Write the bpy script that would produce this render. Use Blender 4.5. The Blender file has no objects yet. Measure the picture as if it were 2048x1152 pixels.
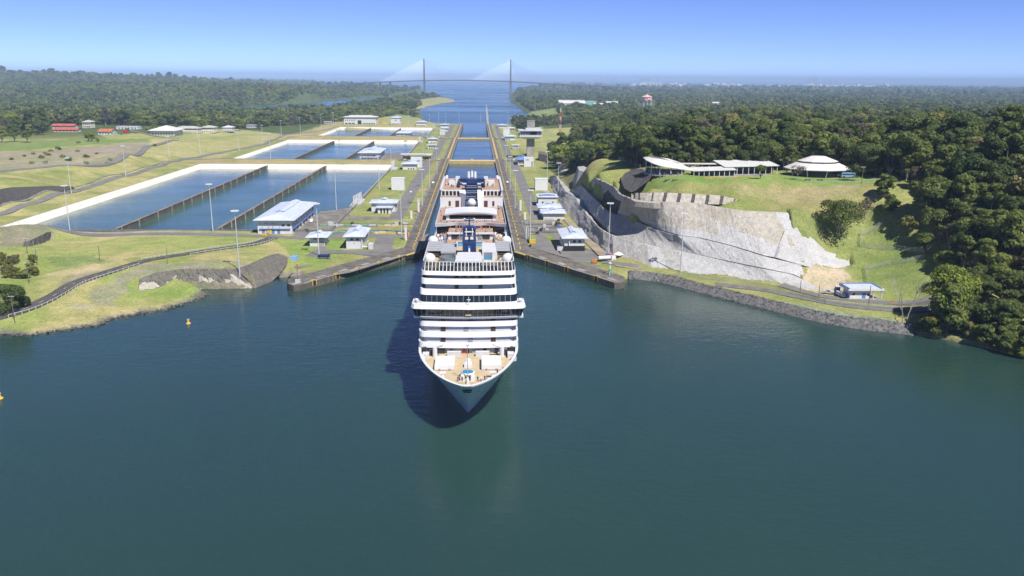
import bpy, math, random
import numpy as np
from mathutils import Vector, Matrix
random.seed(7); RNG = np.random.default_rng(7)
SC = bpy.context.scene
COL = SC.collection
# ------------------------------------------------------------------ camera
CAM_H, CAM_X, PITCH, YAW, ROLL, FPX = 99.9, 6.23, 0.25734, 0.04432, 0.00916, 1600.0
cam = bpy.data.cameras.new('camera'); camo = bpy.data.objects.new('camera', cam); COL.objects.link(camo)
cam.sensor_width = 36.0; cam.lens = FPX / 2048 * 36.0; cam.clip_start = 1.0; cam.clip_end = 200000.0
_f = Vector((math.sin(YAW)*math.cos(PITCH), math.cos(YAW)*math.cos(PITCH), -math.sin(PITCH)))
_r = Vector((math.cos(YAW), -math.sin(YAW), 0)); _u = _r.cross(_f)
CR = math.cos(ROLL)*_r + math.sin(ROLL)*_u; CU = -math.sin(ROLL)*_r + math.cos(ROLL)*_u; CF = _f
camo.matrix_world = Matrix(((CR.x, CU.x, -CF.x, CAM_X), (CR.y, CU.y, -CF.y, 0), (CR.z, CU.z, -CF.z, CAM_H), (0, 0, 0, 1)))
SC.camera = camo
# ------------------------------------------------------------------ world, sun, exposure
SUN_EL, SUN_AZ = math.radians(54), math.radians(147)      # azimuth clockwise from +Y (the lock axis)
w = bpy.data.worlds.new('World'); SC.world = w; w.use_nodes = True
nt = w.node_tree; nt.nodes.clear()
sky = nt.nodes.new('ShaderNodeTexSky'); sky.sky_type = 'NISHITA'; sky.sun_disc = False
sky.sun_elevation = SUN_EL; sky.sun_rotation = SUN_AZ; sky.altitude = 1500; sky.air_density = 0.42; sky.dust_density = 0.0; sky.ozone_density = 6.0
bg = nt.nodes.new('ShaderNodeBackground'); bg.inputs['Strength'].default_value = 0.105
wo = nt.nodes.new('ShaderNodeOutputWorld')
tint = nt.nodes.new('ShaderNodeMix'); tint.data_type = 'RGBA'; tint.blend_type = 'MULTIPLY'; tint.inputs['Factor'].default_value = 1.0; tint.inputs['B'].default_value = (0.88, 0.83, 1.0, 1)
nt.links.new(sky.outputs[0], tint.inputs['A']); nt.links.new(tint.outputs['Result'], bg.inputs[0]); nt.links.new(bg.outputs[0], wo.inputs[0])
sl = bpy.data.lights.new('sun', 'SUN'); sl.energy = 4.2; sl.angle = math.radians(0.53); sl.color = (1.0, 0.95, 0.87)
so = bpy.data.objects.new('sun', sl); COL.objects.link(so)
to_sun = Vector((math.sin(SUN_AZ)*math.cos(SUN_EL), math.cos(SUN_AZ)*math.cos(SUN_EL), math.sin(SUN_EL)))
so.rotation_euler = to_sun.to_track_quat('Z', 'Y').to_euler(); so.location = (300, -300, 400)
SC.view_settings.view_transform = 'Standard'; SC.view_settings.look = 'None'
SC.view_settings.exposure = 0.7; SC.view_settings.gamma = 1.0; SC.view_settings.use_curve_mapping = False
SC.render.engine = 'CYCLES'; SC.cycles.use_denoising = True
SC.cycles.max_bounces = 6; SC.cycles.diffuse_bounces = 2; SC.cycles.glossy_bounces = 3; SC.cycles.transmission_bounces = 3
SC.cycles.volume_bounces = 0; SC.cycles.transparent_max_bounces = 6; SC.cycles.caustics_reflective = False; SC.cycles.caustics_refractive = False
SC.cycles.use_adaptive_sampling = True; SC.cycles.adaptive_threshold = 0.02

# ------------------------------------------------------------------ helpers
def P(px, py, z):
    """ground point: where the sight line of a photograph pixel (2048 wide) meets the level z"""
    d = CF + CR*((px-1024)/FPX) + CU*((576-py)/FPX)
    t = (z-CAM_H)/d.z
    return Vector((CAM_X + d.x*t, d.y*t, z))
def PY(px, py, Y):
    d = CF + CR*((px-1024)/FPX) + CU*((576-py)/FPX)
    t = Y/d.y
    return Vector((CAM_X + d.x*t, Y, CAM_H + d.z*t))
def ZTOP(px, py, x, y):
    """height of the point above (x, y) seen at row py"""
    d = CF + CR*((px-1024)/FPX) + CU*((576-py)/FPX)
    return CAM_H + d.z*math.hypot(x-CAM_X, y)/math.hypot(d.x, d.y)
def Pw(pts, z=None):
    return [P(q[0], q[1], q[2] if z is None else z) for q in pts]

class MB:
    """collects faces and links them as one mesh object"""
    def __init__(s): s.v = []; s.f = []; s.m = []; s.mi = 0; s.sm = []; s.smooth = False
    def face(s, idx): s.f.append(tuple(idx)); s.m.append(s.mi); s.sm.append(s.smooth)
    def quad(s, a, b, c, d):
        n = len(s.v); s.v += [tuple(a), tuple(b), tuple(c), tuple(d)]; s.face((n, n+1, n+2, n+3)); return s
    def poly(s, pts):
        n = len(s.v); s.v += [tuple(p) for p in pts]; s.face(range(n, n+len(pts))); return s
    def box(s, x0, x1, y0, y1, z0, z1, bottom=True):
        n = len(s.v)
        s.v += [(x0, y0, z0), (x1, y0, z0), (x1, y1, z0), (x0, y1, z0), (x0, y0, z1), (x1, y0, z1), (x1, y1, z1), (x0, y1, z1)]
        for q in ((4, 5, 6, 7), (0, 1, 5, 4), (1, 2, 6, 5), (2, 3, 7, 6), (3, 0, 4, 7)) + (((3, 2, 1, 0),) if bottom else ()):
            s.face([n+i for i in q])
        return s
    def prism(s, poly, z0, z1, cap=True, top=None):
        n = len(s.v); k = len(poly); top = top or poly
        a = sum(poly[i][0]*poly[(i+1) % k][1]-poly[(i+1) % k][0]*poly[i][1] for i in range(k))
        if a < 0: poly = list(poly)[::-1]; top = list(top)[::-1]
        s.v += [(p[0], p[1], z0) for p in poly] + [(p[0], p[1], z1) for p in top]
        for i in range(k):
            j = (i+1) % k; s.face((n+i, n+j, n+k+j, n+k+i))
        if cap: s.face(range(n+k, n+2*k)); s.face(list(range(n, n+k))[::-1])
        return s
    def tube(s, p0, p1, r0, r1=None, n=8, cap=True):
        p0 = Vector(p0); p1 = Vector(p1); r1 = r0 if r1 is None else r1
        d = (p1-p0).normalized(); a = d.orthogonal().normalized(); b = d.cross(a); k = len(s.v)
        for p, r in ((p0, r0), (p1, r1)):
            for i in range(n):
                t = 2*math.pi*i/n; s.v.append(tuple(p+(a*math.cos(t)+b*math.sin(t))*r))
        for i in range(n):
            j = (i+1) % n; s.face((k+i, k+j, k+n+j, k+n+i))
        if cap: s.face(range(k+n, k+2*n)); s.face(list(range(k, k+n))[::-1])
        return s
    def lathe(s, c, prof, n=16, sx=1, sy=1, cap=True):
        k = len(s.v); c = Vector(c)
        for r, z in prof:
            for i in range(n):
                t = 2*math.pi*i/n; s.v.append((c.x+r*sx*math.cos(t), c.y+r*sy*math.sin(t), c.z+z))
        for j in range(len(prof)-1):
            for i in range(n):
                q = (i+1) % n; s.face((k+j*n+i, k+j*n+q, k+(j+1)*n+q, k+(j+1)*n+i))
        if cap:
            s.face(range(k+(len(prof)-1)*n, k+len(prof)*n)); s.face(list(range(k, k+n))[::-1])
        return s
    def sphere(s, c, r, n=16, m=9, sz=1):
        return s.lathe(c, [(r*math.sin(math.pi*i/m)+1e-4, -r*sz*math.cos(math.pi*i/m)) for i in range(m+1)], n)
    def grid(s, rows, flip=False):
        """loft of rows of points"""
        n = len(s.v); c = len(rows[0])
        for r in rows: s.v += [tuple(p) for p in r]
        for j in range(len(rows)-1):
            for i in range(c-1):
                q = (n+j*c+i, n+j*c+i+1, n+(j+1)*c+i+1, n+(j+1)*c+i)
                s.face(q[::-1] if flip else q)
        return s
    def build(s, name, mats, parent=None, org=None):
        me = bpy.data.meshes.new(name)
        if org is not None: vs = [(x-org[0], y-org[1], z-org[2]) for x, y, z in s.v]
        else: vs = s.v
        me.from_pydata(vs, [], s.f)
        for m in (mats if isinstance(mats, (list, tuple)) else [mats]): me.materials.append(m)
        if any(s.m): me.polygons.foreach_set('material_index', s.m)
        if any(s.sm): me.polygons.foreach_set('use_smooth', s.sm)
        me.update()
        o = bpy.data.objects.new(name, me); COL.objects.link(o)
        if parent is not None: o.parent = parent
        return o

def tag(o, label=None, cat=None, group=None, kind=None):
    if label: o['label'] = label
    if cat: o['category'] = cat
    if group: o['group'] = group
    if kind: o['kind'] = kind
    return o
def thing(name, label, cat, loc=(0, 0, 0), rz=0.0, group=None):
    o = bpy.data.objects.new(name, None); COL.objects.link(o); o.empty_display_size = 1.0
    o.location = loc; o.rotation_euler = (0, 0, rz)
    return tag(o, label, cat, group)
def copy_tree(o, parent=None, sub=None):
    c = o.copy(); COL.objects.link(c)
    if parent is not None: c.parent = parent
    for ch in list(o.children): copy_tree(ch, c)
    return c

# ------------------------------------------------------------------ materials
def nodes_of(m):
    m.use_nodes = True; t = m.node_tree; t.nodes.clear()
    o = t.nodes.new('ShaderNodeOutputMaterial'); b = t.nodes.new('ShaderNodeBsdfPrincipled')
    t.links.new(b.outputs[0], o.inputs[0]); return t, b, o
def nnoise(t, scale, detail=4, rough=0.55, vec=None, stretch=None):
    n = t.nodes.new('ShaderNodeTexNoise'); n.inputs['Scale'].default_value = scale; n.inputs['Detail'].default_value = detail; n.inputs['Roughness'].default_value = rough
    g = t.nodes.new('ShaderNodeNewGeometry'); src = g.outputs['Position']
    if stretch:
        mp = t.nodes.new('ShaderNodeMapping'); mp.inputs['Scale'].default_value = stretch; t.links.new(src, mp.inputs[0]); src = mp.outputs[0]
    t.links.new(src, n.inputs['Vector']); return n
def ramp(t, src, stops):
    r = t.nodes.new('ShaderNodeValToRGB'); e = r.color_ramp.elements
    while len(e) < len(stops): e.new(0.5)
    for i, (p, c) in enumerate(stops):
        e[i].position = p; e[i].color = (c if len(c) == 4 else (*c, 1))
    t.links.new(src, r.inputs[0]); return r
def mixc(t, a, b, fac, mode='MIX'):
    m = t.nodes.new('ShaderNodeMix'); m.data_type = 'RGBA'; m.blend_type = mode
    for sock, val in ((m.inputs['Factor'], fac), (m.inputs['A'], a), (m.inputs['B'], b)):
        if isinstance(val, (int, float)): sock.default_value = val
        elif isinstance(val, tuple): sock.default_value = (*val, 1) if len(val) == 3 else val
        else: t.links.new(val, sock)
    return m.outputs['Result']
def M(name, col, rough=0.65, var=0.18, scale=0.35, bump=0.0, bscale=2.0, metal=0.0, spec=0.4, col2=None, stretch=None, sc2=None):
    m = bpy.data.materials.new(name); t, b, o = nodes_of(m)
    c = Vector(col); lo = tuple(c*(1-var)); hi = tuple(c*(1+var)) if col2 is None else col2
    n = nnoise(t, scale, 5, 0.6, stretch=stretch)
    r = ramp(t, n.outputs['Fac'], [(0.3, lo), (0.7, hi)])
    out = r.outputs[0]
    if sc2:
        n2 = nnoise(t, sc2, 4, 0.6); r2 = ramp(t, n2.outputs['Fac'], [(0.3, (1-var,)*3), (0.7, (1+var*0.6,)*3)])
        out = mixc(t, out, r2.outputs[0], 1.0, 'MULTIPLY')
    t.links.new(out, b.inputs['Base Color'])
    b.inputs['Roughness'].default_value = rough; b.inputs['Metallic'].default_value = metal; b.inputs['Specular IOR Level'].default_value = spec
    if bump:
        bn = nnoise(t, bscale, 4); bp = t.nodes.new('ShaderNodeBump'); bp.inputs['Strength'].default_value = bump; bp.inputs['Distance'].default_value = 0.5
        t.links.new(bn.outputs['Fac'], bp.inputs['Height']); t.links.new(bp.outputs[0], b.inputs['Normal'])
    return m
def streaky(name, c_light, c_dark, c_stain, hs=0.35, bias=0.5):
    """sprayed concrete or rock with stains running down the face"""
    m = bpy.data.materials.new(name); t, b, o = nodes_of(m)
    n1 = nnoise(t, hs, 5, 0.65, stretch=(1, 1, 0.12)); n2 = nnoise(t, 0.06, 4, 0.6); n3 = nnoise(t, 1.3, 4, 0.7)
    r1 = ramp(t, n1.outputs['Fac'], [(bias-0.26, c_dark), (bias+0.16, c_light)])
    r2 = ramp(t, n2.outputs['Fac'], [(0.5, (0, 0, 0)), (0.68, (1, 1, 1))])
    x = mixc(t, r1.outputs[0], c_stain, r2.outputs[0])
    r3 = ramp(t, n3.outputs['Fac'], [(0.3, (0.72,)*3), (0.7, (1.12,)*3)])
    x = mixc(t, x, r3.outputs[0], 1.0, 'MULTIPLY')
    t.links.new(x, b.inputs['Base Color']); b.inputs['Roughness'].default_value = 0.9; b.inputs['Specular IOR Level'].default_value = 0.2
    bn = nnoise(t, 0.9, 5, 0.7, stretch=(1, 1, 0.5)); bp = t.nodes.new('ShaderNodeBump'); bp.inputs['Strength'].default_value = 0.9; bp.inputs['Distance'].default_value = 0.8
    t.links.new(bn.outputs['Fac'], bp.inputs['Height']); t.links.new(bp.outputs[0], b.inputs['Normal'])
    return m
MT = {}
MT['white'] = M('white_paint', (0.64, 0.65, 0.66), 0.45, 0.05, 0.5)
MT['wall'] = M('white_plaster', (0.60, 0.61, 0.62), 0.7, 0.10, 0.5, stretch=(1, 1, 0.15), sc2=1.5)
MT['shipwhite'] = M('ship_white', (0.63, 0.64, 0.66), 0.3, 0.03, 0.15, stretch=(1, 1, 0.3))
MT['hull'] = M('hull_paint', (0.84, 0.86, 0.88), 0.28, 0.05, 0.22, stretch=(1, 1, 0.25))
MT['offwhite'] = M('offwhite', (0.55, 0.56, 0.58), 0.5, 0.08, 0.6)
MT['grey'] = M('grey_paint', (0.30, 0.31, 0.33), 0.5, 0.1, 0.6)
MT['navy'] = M('navy_paint', (0.012, 0.026, 0.085), 0.3, 0.15, 0.3)
MT['dark'] = M('dark_recess', (0.03, 0.03, 0.035), 0.6, 0.2, 0.5)
MT['glass'] = M('dark_glass', (0.012, 0.018, 0.028), 0.06, 0.25, 0.35, spec=0.6)
MT['clearglass'] = M('pale_glass', (0.16, 0.20, 0.24), 0.08, 0.25, 0.3, spec=0.6)
MT['teak'] = M('teak_deck', (0.37, 0.25, 0.18), 0.75, 0.15, 0.5)
MT['foredeck'] = M('foredeck_tan', (0.46, 0.37, 0.24), 0.8, 0.1, 0.4, sc2=2.0)
MT['brown'] = M('brown_door', (0.09, 0.035, 0.025), 0.5, 0.15, 0.6)
MT['pool'] = M('pool_water', (0.03, 0.22, 0.38), 0.08, 0.15, 0.6)
MT['roofblue'] = M('pale_blue_roof', (0.52, 0.57, 0.67), 0.45, 0.12, 1.1, stretch=(1, 0.05, 1), sc2=0.3)
MT['roofmid'] = M('blue_roof', (0.17, 0.27, 0.50), 0.45, 0.1, 0.3)
MT['trimblue'] = M('blue_trim', (0.10, 0.20, 0.46), 0.5, 0.1, 0.5)
MT['roofwhite'] = M('white_roof', (0.58, 0.58, 0.57), 0.55, 0.1, 0.2, sc2=0.8)
MT['rooftent'] = M('pale_tent_roof', (0.58, 0.56, 0.54), 0.6, 0.06, 0.25)
MT['roofred'] = M('red_roof', (0.40, 0.10, 0.08), 0.7, 0.2, 0.25)
MT['rooforange'] = M('orange_tile_roof', (0.42, 0.15, 0.07), 0.7, 0.2, 0.25)
MT['roofgrey'] = M('grey_green_roof', (0.40, 0.41, 0.36), 0.7, 0.12, 0.2)
MT['cream'] = M('cream_wall', (0.62, 0.59, 0.50), 0.75, 0.1, 0.3)
MT['window'] = M('window_glass', (0.03, 0.04, 0.06), 0.12, 0.3, 0.8)
MT['concrete'] = M('concrete', (0.30, 0.28, 0.26), 0.85, 0.28, 0.12, 0.2, 1.5, col2=(0.38, 0.37, 0.34), sc2=0.8)
MT['oldconcrete'] = M('weathered_concrete', (0.15, 0.135, 0.12), 0.9, 0.3, 0.15, 0.2, 1.5, col2=(0.27, 0.25, 0.22), sc2=0.9)
MT['walltop'] = M('stained_wall_top', (0.105, 0.095, 0.085), 0.9, 0.3, 0.2, 0.2, 1.5, col2=(0.19, 0.175, 0.155), sc2=0.7)
MT['quayface'] = streaky('quay_face', (0.20, 0.18, 0.15), (0.07, 0.065, 0.055), (0.12, 0.115, 0.1), 0.4)
MT['liner'] = M('white_basin_liner', (0.74, 0.70, 0.62), 0.8, 0.1, 0.25, sc2=0.05)
MT['asphalt'] = M('asphalt', (0.075, 0.073, 0.075), 0.9, 0.2, 0.3, sc2=1.2)
MT['road'] = M('worn_road', (0.17, 0.165, 0.16), 0.9, 0.2, 0.1, sc2=0.6)
MT['gravel'] = M('gravel', (0.16, 0.155, 0.15), 0.95, 0.25, 0.3, 0.3, 2.0, sc2=2.0)
MT['line'] = M('white_line', (0.65, 0.65, 0.62), 0.8, 0.15, 0.8)
MT['yellow'] = M('yellow_paint', (0.62, 0.40, 0.04), 0.6, 0.15, 0.6)
MT['gateyellow'] = M('gate_yellow', (0.50, 0.39, 0.15), 0.7, 0.2, 0.25)
MT['orange'] = M('orange_paint', (0.65, 0.17, 0.03), 0.6, 0.15, 0.8)
MT['red'] = M('red_paint', (0.52, 0.04, 0.03), 0.5, 0.12, 0.8)
MT['green'] = M('green_paint', (0.06, 0.30, 0.14), 0.6, 0.15, 0.6)
MT['greenplate'] = M('green_plate', (0.16, 0.36, 0.20), 0.7, 0.2, 0.3)
MT['blue'] = M('blue_paint', (0.05, 0.14, 0.42), 0.5, 0.15, 0.6)
MT['tarp'] = M('blue_tarp', (0.20, 0.36, 0.62), 0.6, 0.12, 0.5)
MT['galv'] = M('galvanised', (0.50, 0.51, 0.53), 0.45, 0.1, 0.6)
MT['black'] = M('black_rubber', (0.015, 0.015, 0.017), 0.8, 0.2, 0.8)
MT['wood'] = M('weathered_pole', (0.16, 0.13, 0.11), 0.85, 0.2, 0.8)
MT['bark'] = M('tree_bark', (0.17, 0.14, 0.11), 0.9, 0.25, 0.8)
MT['palebark'] = M('pale_bark', (0.36, 0.32, 0.27), 0.9, 0.2, 0.8)
MT['slat'] = M('slat_grey', (0.36, 0.37, 0.39), 0.5, 0.08, 0.6)
MT['shot'] = streaky('sprayed_concrete', (0.46, 0.45, 0.44), (0.25, 0.245, 0.24), (0.36, 0.345, 0.32), 0.35, 0.44)
MT['shotpale'] = streaky('fresh_sprayed_concrete', (0.53, 0.53, 0.53), (0.35, 0.35, 0.35), (0.46, 0.455, 0.45), 0.3, 0.42)
MT['shottan'] = streaky('aged_sprayed_concrete', (0.52, 0.49, 0.43), (0.30, 0.275, 0.235), (0.40, 0.35, 0.28), 0.5, 0.48)
MT['shotdark'] = streaky('dark_sprayed_concrete', (0.115, 0.11, 0.105), (0.045, 0.043, 0.042), (0.09, 0.085, 0.08), 0.5, 0.5)
MT['rock'] = streaky('dark_rock', (0.20, 0.185, 0.165), (0.07, 0.065, 0.06), (0.15, 0.15, 0.12), 0.4, 0.5)
MT['stone'] = M('riprap_stone', (0.10, 0.10, 0.105), 0.9, 0.45, 0.6, col2=(0.2, 0.195, 0.19))
MT['netting'] = M('green_erosion_net', (0.20, 0.25, 0.145), 0.9, 0.3, 0.3, sc2=1.0)
MT['dirt'] = M('bare_dirt', (0.29, 0.245, 0.18), 0.95, 0.25, 0.15, 0.2, 1.0, sc2=0.7)
MT['fencegrey'] = M('fence_wire', (0.33, 0.34, 0.34), 0.7, 0.15, 0.8)
MT['terracotta'] = M('terracotta_wash', (0.35, 0.12, 0.06), 0.9, 0.2, 0.4)

def water_mat(name, c1, c2, rough, wave, wscale, big=0.004, sss=0.0):
    m = bpy.data.materials.new(name); t, b, o = nodes_of(m)
    n = nnoise(t, big, 4, 0.55); r = ramp(t, n.outputs['Fac'], [(0.35, c1), (0.65, c2)])
    t.links.new(r.outputs[0], b.inputs['Base Color'])
    b.inputs['IOR'].default_value = 1.52; b.inputs['Specular IOR Level'].default_value = 0.6
    if sss: b.inputs['Subsurface Weight'].default_value = 1.0; b.inputs['Subsurface Radius'].default_value = (0.7, 1.0, 0.9); b.inputs['Subsurface Scale'].default_value = sss
    nr = nnoise(t, big*2.6, 3, 0.5, stretch=(0.35, 1, 1)); rr = ramp(t, nr.outputs['Fac'], [(0.4, (rough*0.75,)*3), (0.65, (rough*1.35,)*3)])
    t.links.new(rr.outputs[0], b.inputs['Roughness'])
    n1 = nnoise(t, wscale, 3, 0.6, stretch=(0.55, 1.0, 1)); n2 = nnoise(t, wscale*0.16, 3, 0.55, stretch=(0.7, 1, 1)); n3 = nnoise(t, wscale*3.2, 2, 0.5, stretch=(0.6, 1, 1))
    def bump(src, dist, st, prev=None):
        bp = t.nodes.new('ShaderNodeBump'); bp.inputs['Distance'].default_value = dist; bp.inputs['Strength'].default_value = st
        t.links.new(src, bp.inputs['Height'])
        if prev is not None: t.links.new(prev.outputs[0], bp.inputs['Normal'])
        return bp
    a = bump(n2.outputs['Fac'], 0.34*wave, 1.0); a = bump(n1.outputs['Fac'], 0.24*wave, 1.0, a); a = bump(n3.outputs['Fac'], 0.07*wave, 1.0, a)
    nw = nnoise(t, big*1.7, 3, 0.5, stretch=(0.6, 1, 1)); rw = ramp(t, nw.outputs['Fac'], [(0.35, (0.5,)*3), (0.65, (1.0,)*3)])
    for nd in t.nodes:
        if nd.bl_idname == 'ShaderNodeBump': t.links.new(rw.outputs[0], nd.inputs['Strength'])
    t.links.new(a.outputs[0], b.inputs['Normal'])
    return m
MT['lake'] = water_mat('lake_water', (0.017, 0.049, 0.048), (0.022, 0.060, 0.045), 0.13, 1.0, 0.42, sss=9.0)
MT['sea'] = water_mat('sea_water', (0.022, 0.062, 0.09), (0.034, 0.080, 0.092), 0.22, 1.0, 0.25, 0.0011)
MT['chamber'] = water_mat('chamber_water', (0.012, 0.045, 0.062), (0.016, 0.055, 0.066), 0.15, 0.7, 0.45, 0.012)
MT['basin'] = water_mat('basin_water', (0.030, 0.075, 0.072), (0.065, 0.13, 0.095), 0.15, 0.7, 0.5, 0.010)

def thin_glass(name, col, alpha):
    m = bpy.data.materials.new(name); t, b, o = nodes_of(m); b.inputs['Base Color'].default_value = (*col, 1); b.inputs['Roughness'].default_value = 0.08
    tr = t.nodes.new('ShaderNodeBsdfTransparent'); mx = t.nodes.new('ShaderNodeMixShader'); mx.inputs[0].default_value = alpha
    t.links.new(tr.outputs[0], mx.inputs[1]); t.links.new(b.outputs[0], mx.inputs[2]); t.links.new(mx.outputs[0], o.inputs[0]); return m
MT['thinglass'] = thin_glass('thin_glass', (0.12, 0.15, 0.18), 0.28)
MT['chainlink'] = thin_glass('chain_link', (0.34, 0.36, 0.35), 0.30)
MT['tintglass'] = thin_glass('tinted_glass', (0.02, 0.025, 0.03), 0.8)
# ------------------------------------------------------------------ person meshes (one continuous skinned body each)
def person_mesh(name, pose, shirt, pants, hair, skin, bare_legs=False):
    me = bpy.data.meshes.new(name); sw = pose == 'walk'; st = pose == 'lean'; si = pose == 'sit'
    hip = 0.93 if not si else 0.50
    V = [(0, 0, hip), (0, 0, hip+.22), (0, -.02 if st else 0, hip+.45), (0, -.03, hip+.56), (0, -.03, hip+.66), (0, -.04, hip+.80)]
    R_ = [.145, .135, .15, .065, .085, .10]; E_ = [(0, 1), (1, 2), (2, 3), (3, 4), (4, 5)]
    for s in (-1, 1):
        k = len(V); 
        el = (s*.27, -.16 if st else (.06*s if sw else .02), hip+.24); ha = (s*.22, -.36 if st else (-.16*s if sw else -.06), hip+.16 if st else hip+.0)
        V += [(s*.19, 0, hip+.47), el, ha]; R_ += [.065, .05, .04]; E_ += [(2, k), (k, k+1), (k+1, k+2)]
        k = len(V); f = (.22*s if sw else 0)
        if si: V += [(s*.10, -.03, hip-.02), (s*.11, -.44, hip+.0), (s*.11, -.46, .08), (s*.11, -.60, .04)]
        else: V += [(s*.10, 0, hip-.06), (s*.11, f*.5-.02, .50), (s*.11, f, .08), (s*.11, f-.14, .04)]
        R_ += [.105, .07, .05, .045]; E_ += [(0, k), (k, k+1), (k+1, k+2), (k+2, k+3)]
    me.from_pydata(V, E_, []); o = bpy.data.objects.new(name, me); COL.objects.link(o)
    md = o.modifiers.new('skin', 'SKIN'); sk = me.skin_vertices[0].data
    for i, r in enumerate(R_): sk[i].radius = (r, r*.85 if i < 3 else r); sk[i].use_root = (i == 0)
    sd = o.modifiers.new('sub', 'SUBSURF'); sd.levels = 1; sd.render_levels = 1
    dg = bpy.context.evaluated_depsgraph_get(); res = bpy.data.meshes.new_from_object(o.evaluated_get(dg)); bpy.data.objects.remove(o); res.name = name
    for m in (shirt, pants, hair, skin, MT['dark']): res.materials.append(m)
    for p in res.polygons:
        c_ = p.center; z = c_.z
        if z > hip+.60: mi = 2 if (z > hip+.80 or c_.y > .01) else 3
        elif z > hip+.52: mi = 3
        elif abs(c_.x) > .205 and z < hip+.30 and z > hip-.12 and not (si and c_.y < -.3 and z < hip-.05): mi = 3
        elif z > hip-.0: mi = 0
        elif z < .09: mi = 4
        else: mi = 3 if (bare_legs and z < .52) else 1
        p.material_index = mi; p.use_smooth = True
    return res
_sk = [M('skin_light', (.48, .30, .22), .6, .05), M('skin_tan', (.30, .17, .11), .6, .05)]
_hr = [M('hair_dark', (.02, .015, .012), .6, .1), M('hair_fair', (.30, .22, .12), .6, .1), M('sun_hat', (.6, .55, .45), .7, .1)]
_cl = {n: M('cloth_'+n, c_, .85, .08, 3.0) for n, c_ in dict(red=(.50, .05, .05), blue=(.06, .14, .42), white=(.75, .75, .74), black=(.02, .02, .022), orange=(.62, .22, .06), green=(.07, .30, .14), navy=(.02, .03, .10), pink=(.60, .28, .30), tan=(.42, .32, .22), purple=(.16, .07, .32), yellow=(.6, .48, .1), grey=(.25, .25, .26)).items()}
PEOPLE = {}
for i, (sh, pa) in enumerate((('red', 'navy'), ('blue', 'tan'), ('white', 'navy'), ('black', 'black'), ('orange', 'grey'), ('green', 'tan'), ('navy', 'black'), ('pink', 'white'), ('tan', 'blue'), ('purple', 'black'), ('yellow', 'blue'), ('grey', 'navy'))):
    PEOPLE[sh] = {ps: person_mesh('person', ps, _cl[sh], _cl[pa], _hr[i % 3], _sk[i % 2], i % 3 == 1) for ps in ('stand', 'walk', 'lean', 'sit')}
SHIRTS = list(PEOPLE)
def person(x, y, z, rz, shirt, pose, label, group=None, s=1.0):
    o = bpy.data.objects.new('person', PEOPLE[shirt][pose]); COL.objects.link(o); o.location = (x, y, z); o.rotation_euler = (0, 0, rz); o.scale = (s, s, s)
    return tag(o, label, 'person', group)
# ------------------------------------------------------------------ numeric helpers
def _hash(ix, iy, seed):
    h = (ix.astype(np.int64)*374761393 + iy.astype(np.int64)*668265263 + seed*1442695041) & 0x7fffffff
    h = ((h ^ (h >> 13))*1274126177) & 0x7fffffff
    return ((h ^ (h >> 16)) & 0xffff)/65535.0
def vnoise(x, y, seed=0):
    ix = np.floor(x); iy = np.floor(y); fx = x-ix; fy = y-iy
    fx = fx*fx*(3-2*fx); fy = fy*fy*(3-2*fy)
    a = _hash(ix, iy, seed); b = _hash(ix+1, iy, seed); c = _hash(ix, iy+1, seed); d = _hash(ix+1, iy+1, seed)
    return (a*(1-fx)+b*fx)*(1-fy)+(c*(1-fx)+d*fx)*fy
def fbm(x, y, seed=0, oct=4):
    s = 0; a = 0.5; t = 0
    for i in range(oct):
        s = s+a*vnoise(x*2**i, y*2**i, seed+i); t += a; a *= 0.55
    return s/t
def inpoly(x, y, poly):
    r = np.zeros(x.shape, bool); n = len(poly)
    for i in range(n):
        x0, y0 = poly[i][:2]; x1, y1 = poly[(i+1) % n][:2]
        if y0 == y1: continue
        c = ((y0 > y) != (y1 > y)) & (x < (x1-x0)*(y-y0)/(y1-y0)+x0)
        r ^= c
    return r
def polydist(x, y, poly, closed=True):
    d = np.full(x.shape, 1e12); n = len(poly)
    for i in range(n if closed else n-1):
        x0, y0 = poly[i][:2]; x1, y1 = poly[(i+1) % n][:2]
        dx, dy = x1-x0, y1-y0; t = np.clip(((x-x0)*dx+(y-y0)*dy)/(dx*dx+dy*dy+1e-9), 0, 1)
        d = np.minimum(d, (x-x0-t*dx)**2+(y-y0-t*dy)**2)
    return np.sqrt(d)
def sstep(a, b, x):
    t = np.clip((x-a)/(b-a), 0, 1); return t*t*(3-2*t)

# ------------------------------------------------------------------ shorelines
LAKE = [(-3000, 220), (-900, 262), (-400, 290), (-250, 303), (-182.5, 309.5), (-169.5, 306.8), (-160, 314), (-149, 321), (-148.7, 328), (-139, 336.6), (-130.7, 342.6),
        (-124, 356), (-121, 367.5), (-127, 373.5), (-135, 377.5), (-122, 378.5), (-110, 379), (-101, 380), (-97, 391), (-93, 401), (-85, 404), (-83, 386), (-34, 455), (-34, 1958), (34, 1958), (36, 459),
        (71, 391), (84, 396.5), (92, 395), (101, 388.5), (113.5, 369), (131, 347.7), (146, 327), (161, 312), (181, 303), (194, 295), (205, 281), (211, 274), (235, 250), (300, 190), (420, 80),
        (700, -100), (1500, -300), (3000, -3000), (-3000, -3000)]
SEA_Z = -14.0
_seapx = [(1008, 251), (1040, 250), (1072, 243), (1060, 235), (1048, 222), (1035, 214), (1025, 206), (1019, 196), (1022, 187), (1040, 178), (1075, 172), (1120, 169), (1300, 169), (1700, 169.5), (2048, 171), (2400, 173)]
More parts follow.
